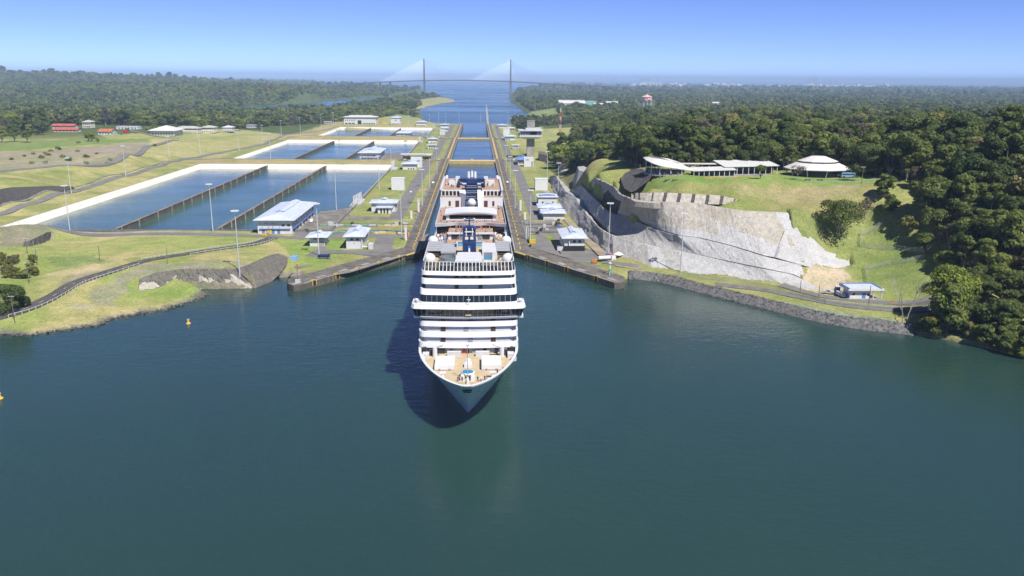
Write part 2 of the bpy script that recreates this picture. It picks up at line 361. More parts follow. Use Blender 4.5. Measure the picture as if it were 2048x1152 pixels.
_seapx2 = [(560, 158.5), (610, 161.5), (660, 170), (720, 174), (800, 177), (848, 181), (838, 184.5), (815, 187), (795, 190.5), (760, 194.5), (700, 198.5), (640, 203), (560, 210), (400, 221), (308, 225),
           (312, 242), (470, 236), (560, 229), (640, 222), (700, 214), (770, 206), (822, 195), (860, 190), (886, 196), (908, 203), (880, 207), (850, 214), (836, 222), (838, 230), (852, 243), (880, 250)]
SEA = [tuple(P(a, b, SEA_Z)[:2]) for a, b in _seapx] + [(90000, 60000), (90000, 120000), (-60000, 120000), (-60000, 40000)] + [tuple(P(a, b, SEA_Z)[:2]) for a, b in _seapx2] + [(-31, 1950), (-31, 1415), (31, 1415), (31, 1950)]

# ------------------------------------------------------------------ terrain control points
CT = []
def ct(*pts):
    for q in pts: CT.append(q)
def ctp(*pts):
    for a, b, z in pts: v = P(a, b, z); CT.append((v.x, v.y, z))
# left shore and fields
ct((-182, 318, 1.6), (-165, 318, 1.5), (-150, 335, 1.6), (-128, 362, 2.0), (-140, 350, 2.0), (-142, 372, 3.0), (-300, 310, 2), (-500, 330, 5), (-900, 330, 8))
ctp((0, 632.7, 3), (50, 619, 3.4), (94, 600, 4), (125, 582, 4.8), (177, 556.7, 6), (250, 534, 7), (363, 510, 6.5), (478, 493, 5), (544, 477, 4))
ct((-137, 381, 8.5), (-125, 384, 8.5), (-112, 385, 8.0), (-104, 392, 7.0), (-130, 400, 8.6), (-112, 415, 7.4), (-100, 430, 5.6), (-150, 400, 8), (-98, 402, 3.4), (-92, 412, 3.0), (-96, 440, 3.2), (-90, 470, 3.0), (-105, 478, 3.2))
ctp((150, 520, 6), (250, 490, 5.5), (400, 485, 5), (60, 540, 5), (20, 590, 5), (40, 500, 7), (110, 478, 4.5), (95, 462, 9), (60, 448, 11), (0, 460, 11), (0, 520, 8), (-80, 480, 10), (-100, 600, 8))
ct((-300, 509, 4), (-250, 505, 4), (-200, 503, 4), (-140, 500, 3.6), (-118, 492, 3.2))
# left bank of the basins, upper road, hillside, village
for y in (540, 600, 660, 720, 780, 840, 890): ct((-306, y, 4.4), (-318, y, 5.6), (-327, y, 6.0))
ct((-337, 575, 6), (-337, 620, 6), (-334, 668, 6), (-352, 575, 17), (-356, 620, 16.5), (-345, 668, 10), (-339, 720, 7), (-340, 800, 7), (-345, 880, 6), (-346, 932, 4.5))
ctp((0, 345, 17), (150, 333, 17), (260, 310, 16), (300, 292, 14), (350, 282, 13), (60, 360, 17), (0, 300, 15), (100, 300, 15), (200, 290, 15), (-200, 380, 18), (-200, 300, 16))
ctp((60, 272, 14), (150, 262, 14), (240, 268, 14), (330, 272, 12), (380, 268, 11), (420, 265, 10), (450, 260, 9), (200, 250, 13), (300, 252, 12), (0, 262, 14), (-150, 262, 14))
ct((-336, 1010, 0.5), (-336, 1082, 0), (-316, 1169, 0), (-325, 1260, -2), (-332, 1373, -4), (-370, 1100, 5), (-380, 1200, 5), (-390, 1300, 4), (-400, 1500, 2), (-350, 1420, -5), (-350, 1600, -7), (-330, 1700, -8))
# banks between the basins
for x in (-290, -230, -160, -100): ct((x, 908, 4.2), (x, 945, 5.0), (x, 965, 4.8), (x, 1012, -1.6), (x, 1336, -1.6), (x, 1400, 0.0), (x, 1418, 0.0), (x, 1466, -7.6), (x, 1776, -7.6), (x, 1860, -7.0), (x, 1950, -9))
# lock platforms (flattened below as well)
for x in (-80, -55, 50, 62):
    ct((x, 470, 3), (x, 600, 3), (x, 750, 3), (x, 900, 3), (x, 975, 3), (x, 1030, -3), (x, 1200, -3), (x, 1400, -3), (x, 1480, -8), (x, 1700, -8), (x, 1900, -8))
ct((-70, 405, 3), (-60, 425, 3), (60, 430, 3), (72, 405, 3), (-120, 1950, -9), (-200, 2050, -10), (-60, 1985, -11), (60, 1990, -12), (120, 1900, -10))
# right: strip by the water, cliff foot, slope, plateau
ct((88, 401, 3.6), (100, 399, 3.8), (110, 386, 3.8), (125, 370, 3.9), (140, 356, 3.9), (155, 340, 3.9), (170, 331, 3.9), (182, 322, 3.7), (195, 318, 3.6), (215, 312, 4), (122, 360, 2.6), (138, 342, 2.6), (152, 326, 2.6), (170, 316, 2.6))
ct((78, 450, 3.6), (76, 520, 3.6), (73, 600, 3.6), (73, 700, 3.4), (77, 780, 3), (96, 408, 3.9), (119, 394, 4), (141, 381, 4), (160, 366, 4), (172, 357, 4.2), (190, 352, 4.2), (210, 345, 4.5), (235, 330, 6))
# land behind the cliff steps, kept below the sprayed faces
ct((92, 452, 10.5), (100, 436, 10.5), (112, 418, 10.5), (126, 404, 10), (140, 391, 9.5), (152, 382, 8.5), (86, 480, 10.5), (84, 520, 10.5), (84, 580, 10.5), (83, 650, 10.5))
ct((96, 470, 18), (104, 452, 18), (116, 430, 18), (128, 418, 17.5), (142, 402, 15.5), (156, 392, 13), (92, 520, 20), (92, 570, 20))
ct((101, 462, 31), (113, 450, 33.4), (130, 444, 33.6), (146, 433, 32.8), (156, 430, 31.8), (172, 428, 30.6), (98, 500, 32.5), (96, 540, 33), (94, 575, 32))
ctp((1592, 470, 22), (1640, 480, 18), (1677, 478, 18), (1720, 500, 14), (1740, 540, 7.5), (1690, 560, 5.5), (1640, 440, 27), (1720, 450, 24), (1800, 470, 22), (1850, 520, 15), (1780, 560, 6.5), (1850, 580, 7), (1900, 560, 11), (1960, 560, 14), (1600, 420, 33), (1700, 420, 32), (1752, 400, 37))
ctp((1305, 367, 41.5), (1380, 367, 41.8), (1462, 368, 41.8), (1592, 366, 42), (1718, 368, 42), (1760, 375, 42.5), (1310, 352, 42), (1400, 352, 42), (1500, 352, 42), (1640, 350, 42), (1740, 350, 43))
ctp((1320, 388, 35.5), (1400, 392, 35.5), (1500, 398, 35), (1600, 398, 35), (1300, 384, 36), (1285, 392, 34))
ct((120, 520, 42), (160, 530, 42), (210, 530, 42.5), (250, 520, 44), (118, 560, 40), (180, 580, 40), (260, 580, 44))
ctp((1180, 326, 37), (1250, 320, 40), (1285, 335, 42), (1200, 345, 36.5), (1150, 362, 31), (1210, 365, 34.5), (1140, 345, 32), (1240, 370, 34.5))
ct((98, 640, 25), (92, 690, 16), (88, 730, 12), (90, 770, 7), (112, 700, 28), (124, 660, 36), (110, 740, 22), (100, 800, 8), (95, 860, 4), (85, 900, 3), (150, 720, 34), (220, 700, 36), (300, 650, 42))
# forest ridge on the right
ct((225, 325, 14), (240, 345, 22), (262, 330, 26), (290, 360, 38), (270, 400, 43), (262, 440, 47), (300, 480, 52), (330, 420, 54), (380, 480, 57), (300, 560, 48), (400, 580, 52), (235, 290, 8), (260, 270, 14), (300, 280, 28), (350, 320, 42), (420, 380, 54), (520, 480, 58), (470, 620, 50), (600, 700, 48), (340, 210, 14), (420, 240, 36), (560, 300, 48))
ct((420, 720, 40), (340, 760, 36), (260, 820, 30), (180, 820, 28), (140, 860, 16), (120, 960, 5), (110, 1060, 6), (140, 1080, 9), (130, 1200, 3), (150, 1257, 2), (100, 1300, -2), (200, 1000, 22), (300, 980, 30), (450, 950, 32), (700, 950, 34), (220, 1200, 14), (350, 1250, 22), (550, 1250, 26), (900, 1250, 28), (180, 1450, 3), (300, 1600, 10), (600, 1600, 16), (1100, 1700, 18), (200, 1750, -2), (400, 2000, 4), (800, 2100, 8), (1500, 2200, 10))
ct((350, 2500, -6), (300, 2860, -6), (430, 2880, -4), (600, 2870, -2), (900, 3000, 0), (1500, 3200, 2), (2400, 3000, 6), (400, 3600, -9), (900, 4200, -9), (2000, 4500, -8), (3500, 4500, -4), (700, 5500, -10), (2500, 7000, -10), (6000, 9000, -6), (5000, 5000, 0), (3000, 12000, -11), (8000, 14000, -10), (14000, 22000, -10), (20000, 18000, -4))
# left distance: flat mangrove then two ridges
ct((-500, 1700, 0), (-700, 1600, 6), (-1000, 1500, 8), (-300, 2100, -10), (-450, 2200, -9), (-700, 2200, -6), (-1200, 2200, 0), (-300, 2500, -11), (-150, 2600, -11), (-120, 3000, -12), (-1000, 2700, -10), (-1600, 2400, -4), (-2200, 2200, 2))
ct((-1300, 3000, 6), (-1700, 3300, 18), (-1200, 3600, 34), (-1350, 3900, 50), (-1000, 3800, 48), (-800, 3700, 36), (-600, 3700, 22), (-420, 3700, 4), (-1700, 4000, 40), (-2100, 3700, 20), (-2600, 3200, 15), (-500, 4300, 5), (-900, 4500, 30))
ct((-2400, 5200, 40), (-3000, 5400, 84), (-3400, 5600, 96), (-2700, 5800, 90), (-2200, 6000, 66), (-1800, 6300, 44), (-1400, 6500, 22), (-4200, 5200, 96), (-5200, 5000, 90), (-6500, 5200, 90), (-3200, 7500, 60), (-1500, 8500, -8), (-5000, 9000, 20), (-9000, 8000, 50), (-4000, 3000, 20), (-8000, 2500, 20))
ctp((330, 223, -11), (400, 219, -11), (480, 213, -11), (560, 207, -11), (640, 200, -11), (700, 195.5, -11), (760, 191.5, -11), (330, 215, -9), (480, 206, -8), (600, 198, -8))
CTA = np.array(CT, float)
_D = np.sqrt((CTA[:, None, 0]-CTA[None, :, 0])**2+(CTA[:, None, 1]-CTA[None, :, 1])**2+36.0)
_A = np.zeros((len(CTA)+1,)*2); _A[:-1, :-1] = _D - np.eye(len(CTA))*0.6; _A[-1, :-1] = 1; _A[:-1, -1] = 1
_W = np.linalg.solve(_A, np.concatenate([CTA[:, 2], [0]]))
def rbf(x, y):
    out = np.full(x.shape, _W[-1]); n = x.size; xf = x.ravel(); yf = y.ravel(); of = out.ravel()
    for i in range(0, n, 40000):
        d = np.sqrt((xf[i:i+40000, None]-CTA[None, :, 0])**2+(yf[i:i+40000, None]-CTA[None, :, 1])**2+36.0)
        of[i:i+40000] += d@_W[:-1]
    return of.reshape(x.shape)
BASINS = [(-301, -88, 512, 906, 4.0, -0.6), (-301, -88, 1014, 1334, -1.6, -5.6), (-290, -88, 1468, 1774, -7.6, -11.4)]
def plat_level(y):
    z = np.where(y < 992, 3.0, 3.0-6.0*sstep(992, 1016, y)); return np.where(y < 1436, z, -3.0-5.0*sstep(1436, 1462, y))
def terrain_z(x, y):
    x = np.asarray(x, float); y = np.asarray(y, float); r = np.hypot(x-CAM_X, y)
    z = rbf(x, y)
    far = sstep(900, 3500, r)
    z = z+(fbm(x/420, y/420, 3, 4)-0.5)*26*far*sstep(10, 60, z)+(fbm(x/40, y/40, 9, 3)-0.5)*1.2*sstep(4, 14, z)
    z = z+(fbm(x/9, y/9, 21, 3)-0.5)*0.5*sstep(3.2, 5.0, z)
    # lock platforms
    inx = np.minimum(sstep(-90, -86, x), 1-sstep(64, 72, x)); iny = np.minimum(sstep(455, 462, y), 1-sstep(1950, 1990, y))
    wq = np.minimum(inx, iny)
    z = z*(1-wq)+(plat_level(y)-0.06)*wq
    for x0, x1, y0, y1, zc, zw in BASINS:
        m = np.minimum(np.minimum(sstep(x0+0.5, x0+3, x), 1-sstep(x1-3, x1-0.5, x)), np.minimum(sstep(y0+0.5, y0+3, y), 1-sstep(y1-3, y1-0.5, y)))
        ring = np.minimum(np.minimum(sstep(x0-9, x0, x), 1-sstep(x1, x1+6, x)), np.minimum(sstep(y0-9, y0, y), 1-sstep(y1, y1+9, y)))
        z = z*(1-ring)+(np.minimum(z, zc-0.1))*ring
        z = z-m*(14)
    # far side of lake and sea
    ins = inpoly(x, y, LAKE); d = polydist(x, y, LAKE); d = np.where(ins, -d, d)
    jit = (fbm(x/5, y/5, 5, 3)-0.5)*2.0
    k = sstep(-1.5, 2.6, d+jit*(np.abs(x) > 95))
    deep = np.where((np.abs(x) < 60) & (y > 440), -30.0, -4.0)
    zl = np.where(y < 1990, deep+(np.maximum(z, np.where(y < 500, 0.9, -30))-deep)*k, z)
    ins = inpoly(x, y, SEA); d = polydist(x, y, SEA); d = np.where(ins, -d, d)+(fbm(x/60, y/60, 8, 3)-0.5)*30*(r > 2100)
    wdt = np.maximum(3.0, r*0.004)
    k = sstep(-wdt, wdt, d)
    zs = -19.0+(np.maximum(zl, SEA_Z+0.8)+19.0)*k
    zf = np.where(y > 1500, zs, zl)
    zf = np.where((np.abs(x) < 32.5) & (y > 1400) & (y < 1962), -32.0, zf)
    if CUT is not None:
        zf = np.where(inpoly(x, y, CUT2), np.minimum(zf, 3.3), zf)
        for cp, dz in ((CUT, 26.0), (CUT3, 5.0), (CUT4, 5.0), (CUT5, 6.0), (CUT6, 3.5), (CUT7, 4.5)):
            ins = inpoly(x, y, cp); dd = polydist(x, y, cp); zf = zf-dz*np.where(ins, sstep(0.0, 1.2, dd), 0)
    return zf
CUT = None

base1 = [(77, 790, 3), (75.6, 775, 3), (72.6, 704, 3.3), (71.9, 594, 3.4), (75, 495, 3.5), (79, 450, 3.5), (82, 433, 3.6)]
base1f = [(82, 433, 3.6), (97, 406.5, 3.7), (119, 392, 3.9), (141, 379.3, 3.9), (160, 365, 3.9), (169, 357.5, 3.9)]
t1l = Pw([(1099, 352, 8), (1111, 351, 12), (1132, 383, 12), (1149, 393, 12), (1167.5, 421.4, 12), (1186, 442.5, 12), (1205, 461, 12), (1224, 470.6, 12)])
t1f = Pw([(1224, 470.6, 12), (1261, 482, 11.8), (1308, 494, 11.6), (1355, 502, 11.2), (1400, 511.6, 10.8), (1463, 525, 10), (1526.6, 537.7, 9.4), (1587, 550, 7.6), (1612, 562, 5.2)])
t2l = Pw([(1160.5, 368.7, 20.5), (1179, 387, 20.2), (1198, 407, 20), (1214, 422, 20), (1228, 428, 20)])
t2f = Pw([(1228, 428, 20), (1261, 438, 20), (1308, 457.7, 19.4), (1355, 470.6, 18.8), (1400, 476.5, 18.4), (1463, 492, 16.6), (1526.6, 512, 14), (1602, 530, 11)])
t3l = Pw([(1191, 354.6, 34), (1212, 364, 34), (1228, 373, 34), (1237, 385, 33.5), (1247, 390, 33.5)])
t3f = Pw([(1247, 390, 33.5), (1275, 400, 33.8), (1327, 405, 34), (1395, 407, 34), (1462, 418, 32.8), (1496, 422.5, 32), (1579, 426, 31.2)])
def inset(line, d):
    out = []; n = len(line)
    for i in range(n):
        v = line[min(i+1, n-1)]-line[max(i-1, 0)]; nn = Vector((-v.y, v.x, 0)).normalized(); out.append(line[i]+nn*d+Vector((0, 0, -0.2)))
    return out
_b = [Vector(q) for q in base1]; _bf = [Vector(q) for q in base1f]
CUT = [(p.x, p.y) for p in inset(_b, 0.8)[1:-1]]+[(p.x, p.y) for p in inset(_bf, 0.8)[1:]]
CUT3 = [(-151, 366.5), (-146, 370), (-137, 378.2), (-122, 379.3), (-101, 380.5), (-110.5, 388), (-124, 387), (-137, 385.5), (-148, 380), (-154, 373.5)]
CUT4 = [(-100.5, 381), (-96, 392), (-94, 402), (-94.5, 415), (-97, 430), (-104.5, 437), (-105.5, 420), (-106.5, 408), (-108.5, 397), (-112, 388)]
CUT5 = [(-338, 540), (-338, 575), (-338.8, 621), (-335.3, 668), (-334, 690), (-337, 694), (-343, 668), (-349, 621), (-348, 575), (-348, 540)]
CUT6 = [(p.x, p.y) for p in Pw([(1566, 470, 22), (1609, 466, 22.5), (1628, 482, 19.5), (1653, 506, 14.2), (1680, 514, 11), (1704, 517, 9.8), (1706, 536, 6.6), (1675, 542, 6.6), (1645, 534, 8.8), (1621, 524, 11.2), (1580, 512, 14)])]
_rb = [Vector((x, y, 0)) for x, y in ((83, 396.5), (92, 395), (101, 388.5), (113.5, 369), (131, 347.7), (146, 327), (161, 312), (184, 302))]
CUT7 = [(p.x, p.y) for p in inset(_rb, -2.5)]+[(p.x, p.y) for p in inset(_rb, 4.6)[::-1]]
CUT2 = [(p.x, p.y) for p in inset(_b, 2.4)]+[(80, 436), (60, 440), (60, 800), (77, 800)]
CUT += [(164, 369), (166, 384), (170, 402)]+[(p.x, p.y) for p in inset(t3f, 2.0)[::-1]]+[(p.x, p.y) for p in inset(t3l, 2.0)[::-1][1:]]
CUT += [(p.x, p.y) for p in inset(t2l, 2.2)[:2][::-1]]+[(p.x, p.y) for p in inset(t1l, 2.2)[1:3][::-1]]
# ------------------------------------------------------------------ terrain sheet (polar rows, finer near the camera)
NA, NR = 860, 640
ang = np.linspace(math.radians(-47), math.radians(50), NA)
inv = np.linspace(1/205.0, 1/60000.0, NR); rad = 1/inv
AA, RR = np.meshgrid(ang, rad)
GX = CAM_X+np.sin(AA)*RR; GY = np.cos(AA)*RR
GZ = terrain_z(GX, GY)
def pxpoly(pts, z):
    out = []
    for q in pts:
        v = P(q[0], q[1], q[2] if len(q) > 2 else z); out.append((v.x, v.y))
    return out
slope = np.hypot(*np.gradient(GZ)[::-1])*0
dzr = np.gradient(GZ, axis=0)/np.maximum(np.abs(np.gradient(RR, axis=0)), 0.1); dza = np.gradient(GZ, axis=1)/(np.gradient(AA, axis=1)*RR)
slope = np.hypot(dzr, dza)
JX = GX+(fbm(GX/7, GY/7, 31, 4)-0.5)*9; JY = GY+(fbm(GX/7, GY/7, 41, 4)-0.5)*14
OL = np.array
c = np.zeros(GX.shape+(3,)); c[:] = (0.15, 0.165, 0.05)
def paint(mask, colr, a=1.0):
    mk = (mask*a)[..., None]; c[:] = c*(1-mk)+OL(colr)*mk
def zone(poly, colr, a=1.0, sharp=False):
    paint(inpoly(GX if sharp else JX, GY if sharp else JY, poly).astype(float), colr, a)
STRAW = (0.235, 0.215, 0.085); LAWN = (0.125, 0.185, 0.035); OLIVE = (0.17, 0.18, 0.055); GREYD = (0.15, 0.14, 0.125); FORESTFLOOR = (0.05, 0.07, 0.02); WET = (0.10, 0.085, 0.06)
# distance: forest floor tone
farm = sstep(560, 700, GY)*(GX > 85)+sstep(1000, 1300, GY)*((GX < -430) | ((GX < -330) & (GY > 1500)))
paint(np.clip(farm, 0, 1), FORESTFLOOR); paint(sstep(240, 255, GX)*(GY < 700), FORESTFLOOR)
nz = fbm(GX/26, GY/26, 51, 4)
LEFT = (GX < -85) & (GY < 1900)
paint(sstep(0.42, 0.62, nz)*LEFT*(GY < 1100), STRAW, 0.85); paint(sstep(0.55, 0.4, nz)*LEFT*(GY < 520), (0.17, 0.20, 0.05), 0.8)
paint(((GX > -440) & (GX < -320) & (GY > 980) & (GY < 1500)).astype(float), (0.215, 0.205, 0.085), 0.8)
paint(sstep(1330, 1420, GY)*((GX > -340) & (GX < -85)), (0.22, 0.19, 0.085), 0.8)
paint(((GX > -310) & (GX < -85) & (((GY > 906) & (GY < 1014)) | ((GY > 1334) & (GY < 1468)))).astype(float), (0.21, 0.175, 0.085), 0.85)
# left scrubland and village lawn
zone(pxpoly([(0, 322), (120, 318), (250, 305), (300, 290), (300, 280), (100, 300), (0, 305)], 16), (0.19, 0.165, 0.125), 0.9)
zone(pxpoly([(0, 345), (140, 333), (250, 312), (290, 295), (280, 283), (150, 300), (0, 315)], 16), (0.17, 0.15, 0.115), 0.65)
zone(pxpoly([(-200, 305), (0, 303), (180, 290), (300, 283), (300, 272), (0, 285), (-200, 290)], 15), (0.10, 0.15, 0.04), 0.9)
zone(pxpoly([(220, 285), (360, 278), (480, 268), (480, 262), (200, 272)], 12), (0.19, 0.20, 0.06), 0.9)
zone(pxpoly([(175, 120+100), (0, 240), (0, 228), (180, 212)], 12), FORESTFLOOR, 0.5)
# near left: shore grass, grey gravel pad, dark strip, dirt
zone(pxpoly([(190, 566), (290, 528), (360, 535), (540, 520), (545, 530), (330, 548), (260, 552), (225, 590), (180, 585)], 7), GREYD, 0.6)
zone(pxpoly([(120, 560), (150, 545), (200, 545), (160, 562), (125, 585)], 6), (0.16, 0.145, 0.10), 0.8)
zone(pxpoly([(75, 515), (180, 512), (230, 527), (120, 528)], 6), (0.105, 0.15, 0.045), 0.8)
zone(pxpoly([(80, 548), (200, 530), (230, 535), (170, 550), (100, 552)], 6), (0.25, 0.225, 0.12), 0.8)
zone(pxpoly([(130, 605), (165, 598), (205, 602), (160, 615)], 4), (0.22, 0.20, 0.14), 0.8)
zone(pxpoly([(60, 478), (0, 488), (0, 440), (60, 425), (105, 462)], 10), (0.135, 0.125, 0.105), 0.8)
zone(pxpoly([(255, 575), (250, 590), (420, 596), (400, 575), (300, 572)], 3), LAWN, 0.5)
# platforms: mown lawns, and worn paving close to the walls
pl = (GX > -90) & (GX < 72) & (GY > 400) & (GY < 1965)
paint(pl.astype(float), (0.145, 0.17, 0.045), 1.0); paint(pl*sstep(0.45, 0.7, fbm(GX/14, GY/14, 61, 3)), (0.185, 0.175, 0.07), 0.8)
zone(pxpoly([(540, 480), (650, 473), (690, 480), (690, 500), (640, 540), (580, 530), (575, 500)], 3), LAWN, 0.9)
# right side
zone(pxpoly([(1240, 540), (1400, 565), (1640, 612), (1810, 640), (1815, 668), (1500, 612), (1240, 556)], 3.5), (0.16, 0.165, 0.06), 0.9)
zone(pxpoly([(1555, 425, 31), (1760, 400, 37), (1800, 470, 22), (1880, 540, 12), (1860, 610, 4), (1780, 608, 4), (1700, 545, 6), (1650, 500, 15), (1570, 460, 24)], 20), (0.125, 0.155, 0.042), 1.0)
zone(pxpoly([(1585, 432, 30), (1690, 425, 31), (1680, 460, 22), (1600, 452, 25)], 20), (0.10, 0.14, 0.036), 0.7)
zone(pxpoly([(1620, 545, 6), (1690, 540, 6), (1700, 560, 5), (1690, 590, 4), (1640, 590, 4), (1590, 575, 4)], 5), (0.27, 0.235, 0.165), .8)
zone(pxpoly([(1290, 355, 41.5), (1500, 350, 42), (1740, 350, 42.5), (1760, 370, 42), (1600, 367, 42), (1300, 366, 41.5)], 42), (0.125, 0.18, 0.04), 1.0)
zone(pxpoly([(1300, 366, 41.5), (1600, 370, 41), (1750, 375, 41), (1740, 405, 36), (1580, 420, 32), (1400, 402, 33.5), (1270, 395, 33.5)], 36), (0.16, 0.16, 0.055), 1.0)
zone(pxpoly([(1460, 372, 41), (1720, 372, 41), (1700, 400, 36), (1480, 390, 37)], 38), (0.20, 0.175, 0.09), 0.7)
zone(pxpoly([(1120, 340, 32), (1180, 322, 37), (1270, 318, 41), (1280, 340, 42), (1240, 372, 35), (1180, 392, 26), (1130, 370, 30)], 35), (0.17, 0.185, 0.05), 1.0)
paint(((GX > 72) & (GX < 100) & (GY > 600) & (GY < 800)).astype(float), (0.18, 0.165, 0.07), 0.6)
zone(pxpoly([(1080, 250, 4), (1145, 250, 4), (1140, 280, 4), (1160, 300, 6), (1090, 300, 2), (1070, 280, 0)], 4), (0.20, 0.205, 0.07), 1.0)
paint(inpoly(GX, GY, [(70, 985), (150, 960), (160, 1330), (70, 1450)]).astype(float), (0.19, 0.195, 0.065), 0.9)
paint(((GX > 40) & (GX < 150) & (GY > 1400) & (GY < 2000)).astype(float), (0.17, 0.19, 0.06), 0.8)
# distant clearings
zone(pxpoly([(760, 232), (850, 236), (840, 216), (780, 214)], -10), (0.06, 0.085, 0.03), 0.9)
zone(pxpoly([(670, 252), (860, 250), (850, 236), (800, 226), (700, 250)], -8), (0.17, 0.19, 0.06), 0.9)
zone(pxpoly([(845, 214), (905, 204), (880, 197), (835, 205)], -12), (0.17, 0.17, 0.07), 0.9)
zone(pxpoly([(1050, 225), (1120, 216), (1140, 240), (1080, 245)], -8), (0.14, 0.17, 0.055), 0.9)
zone(pxpoly([(1300, 169), (1750, 170), (1760, 174), (1300, 174)], -11), (0.30, 0.28, 0.25), 0.75)
zone(pxpoly([(1600, 181), (1770, 181), (1760, 186), (1610, 185)], -8), (0.40, 0.36, 0.32), 0.5)
# worn bank at the waterline, bare rock where it is steep
dl = polydist(GX, GY, LAKE)
paint(sstep(3.2, 0.6, dl+(fbm(GX/4, GY/4, 71, 3)-0.5)*3)*(GY < 420)*(np.abs(GX) > 84), WET, 0.9)
paint(sstep(0.6, 1.0, slope)*(RR < 700)*(GX < -80), (0.125, 0.115, 0.095), 0.9)
c[:] = c*0.84+c.mean(-1, keepdims=True)*np.array([1.1, 1.02, 0.95])*0.16
c *= (1.5+0.34*fbm(GX/60, GY/60, 81, 3))[..., None]
verts = np.stack([GX, GY, GZ], -1).reshape(-1, 3)
I = (np.arange(NR-1)[:, None]*NA+np.arange(NA-1)[None, :]).ravel()
quads = np.stack([I, I+NA, I+NA+1, I+1], -1)[:, ::-1]
def fast_mesh(name, verts, quads):
    me = bpy.data.meshes.new(name); me.vertices.add(len(verts)); me.vertices.foreach_set('co', verts.astype(np.float32).ravel())
    n = quads.shape[1]; me.loops.add(quads.size); me.loops.foreach_set('vertex_index', quads.astype(np.int32).ravel())
    me.polygons.add(len(quads)); me.polygons.foreach_set('loop_start', (np.arange(len(quads))*n).astype(np.int32))
    me.update(calc_edges=True); me.validate(); return me
gm = fast_mesh('terrain', verts, quads)
ca = gm.color_attributes.new('Col', 'FLOAT_COLOR', 'POINT')
ca.data.foreach_set('color', np.concatenate([c.reshape(-1, 3), np.ones((verts.shape[0], 1))], 1).astype(np.float32).ravel())
gm.polygons.foreach_set('use_smooth', np.ones(len(gm.polygons), bool))
def ground_material():
    m = bpy.data.materials.new('ground_cover'); t, b, o = nodes_of(m)
    at_ = t.nodes.new('ShaderNodeVertexColor'); at_.layer_name = 'Col'
    n1 = nnoise(t, 0.9, 6, 0.7); n2 = nnoise(t, 0.12, 5, 0.6); n3 = nnoise(t, 0.03, 4, 0.6, stretch=(1, 0.5, 1))
    r1 = ramp(t, n1.outputs['Fac'], [(0.28, (0.52, 0.57, 0.5)), (0.72, (1.38, 1.34, 1.34))]); r2 = ramp(t, n2.outputs['Fac'], [(0.3, (0.78, 0.85, 0.75)), (0.7, (1.22, 1.14, 1.2))]); r3 = ramp(t, n3.outputs['Fac'], [(0.35, (0.84, 0.92, 0.8)), (0.65, (1.14, 1.06, 1.15))])
    x = mixc(t, at_.outputs[0], r1.outputs[0], 1.0, 'MULTIPLY'); x = mixc(t, x, r2.outputs[0], 1.0, 'MULTIPLY'); x = mixc(t, x, r3.outputs[0], 1.0, 'MULTIPLY')
    t.links.new(x, b.inputs['Base Color']); b.inputs['Roughness'].default_value = 0.95; b.inputs['Specular IOR Level'].default_value = 0.1
    bp = t.nodes.new('ShaderNodeBump'); bp.inputs['Strength'].default_value = 0.7; bp.inputs['Distance'].default_value = 0.6
    t.links.new(n1.outputs['Fac'], bp.inputs['Height']); t.links.new(bp.outputs[0], b.inputs['Normal'])
    return m
gm.materials.append(ground_material())
go = bpy.data.objects.new('terrain', gm); COL.objects.link(go); tag(go, kind='structure')
def TZ(x, y): return float(terrain_z(np.array([x]), np.array([y]))[0])
def TZa(pts):
    a = np.array([(q[0], q[1]) for q in pts], float); return terrain_z(a[:, 0], a[:, 1])
def ground_hit(px, py, z0=5.0):
    """point of the terrain under a photograph pixel"""
    d = CF + CR*((px-1024)/FPX) + CU*((576-py)/FPX); hd = math.hypot(d.x, d.y)
    t = 1/np.linspace(1/200.0, 1/4000.0, 320)/hd; zr = CAM_H+d.z*t; zt = terrain_z(CAM_X+d.x*t, d.y*t)
    k = np.nonzero(zt >= zr)[0]; k = int(k[0]) if len(k) else len(t)-1
    if k > 0: e0 = zr[k-1]-zt[k-1]; e1 = zt[k]-zr[k]; tt = t[k-1]+(t[k]-t[k-1])*e0/max(e0+e1, 1e-6)
    else: tt = t[0]
    return Vector((CAM_X+d.x*tt, d.y*tt, float(CAM_H+d.z*tt)))

# ------------------------------------------------------------------ water sheets
def sheet(name, poly, z, mat, label=None):
    b = MB(); b.poly([(x, y, z) for x, y in poly][::-1] if sum(poly[i][0]*poly[(i+1) % len(poly)][1]-poly[(i+1) % len(poly)][0]*poly[i][1] for i in range(len(poly))) < 0 else [(x, y, z) for x, y in poly])
    return tag(b.build(name, mat), kind='structure')
sheet('lake_water', [(-4000, -3000), (4000, -3000), (4000, 455), (-4000, 455)], 0.0, MT['lake'])
sheet('lock_chamber_water', [(-28, 455), (28, 455), (28, 966), (-28, 966)], -0.004, MT['chamber'])
sheet('lock_chamber_water', [(-28, 966.5), (28, 966.5), (28, 1411), (-28, 1411)], -4.6, MT['chamber'])
sheet('sea_water', [(-90000, 1411.5), (90000, 1411.5), (90000, 120000), (-90000, 120000)], SEA_Z, MT['sea'])
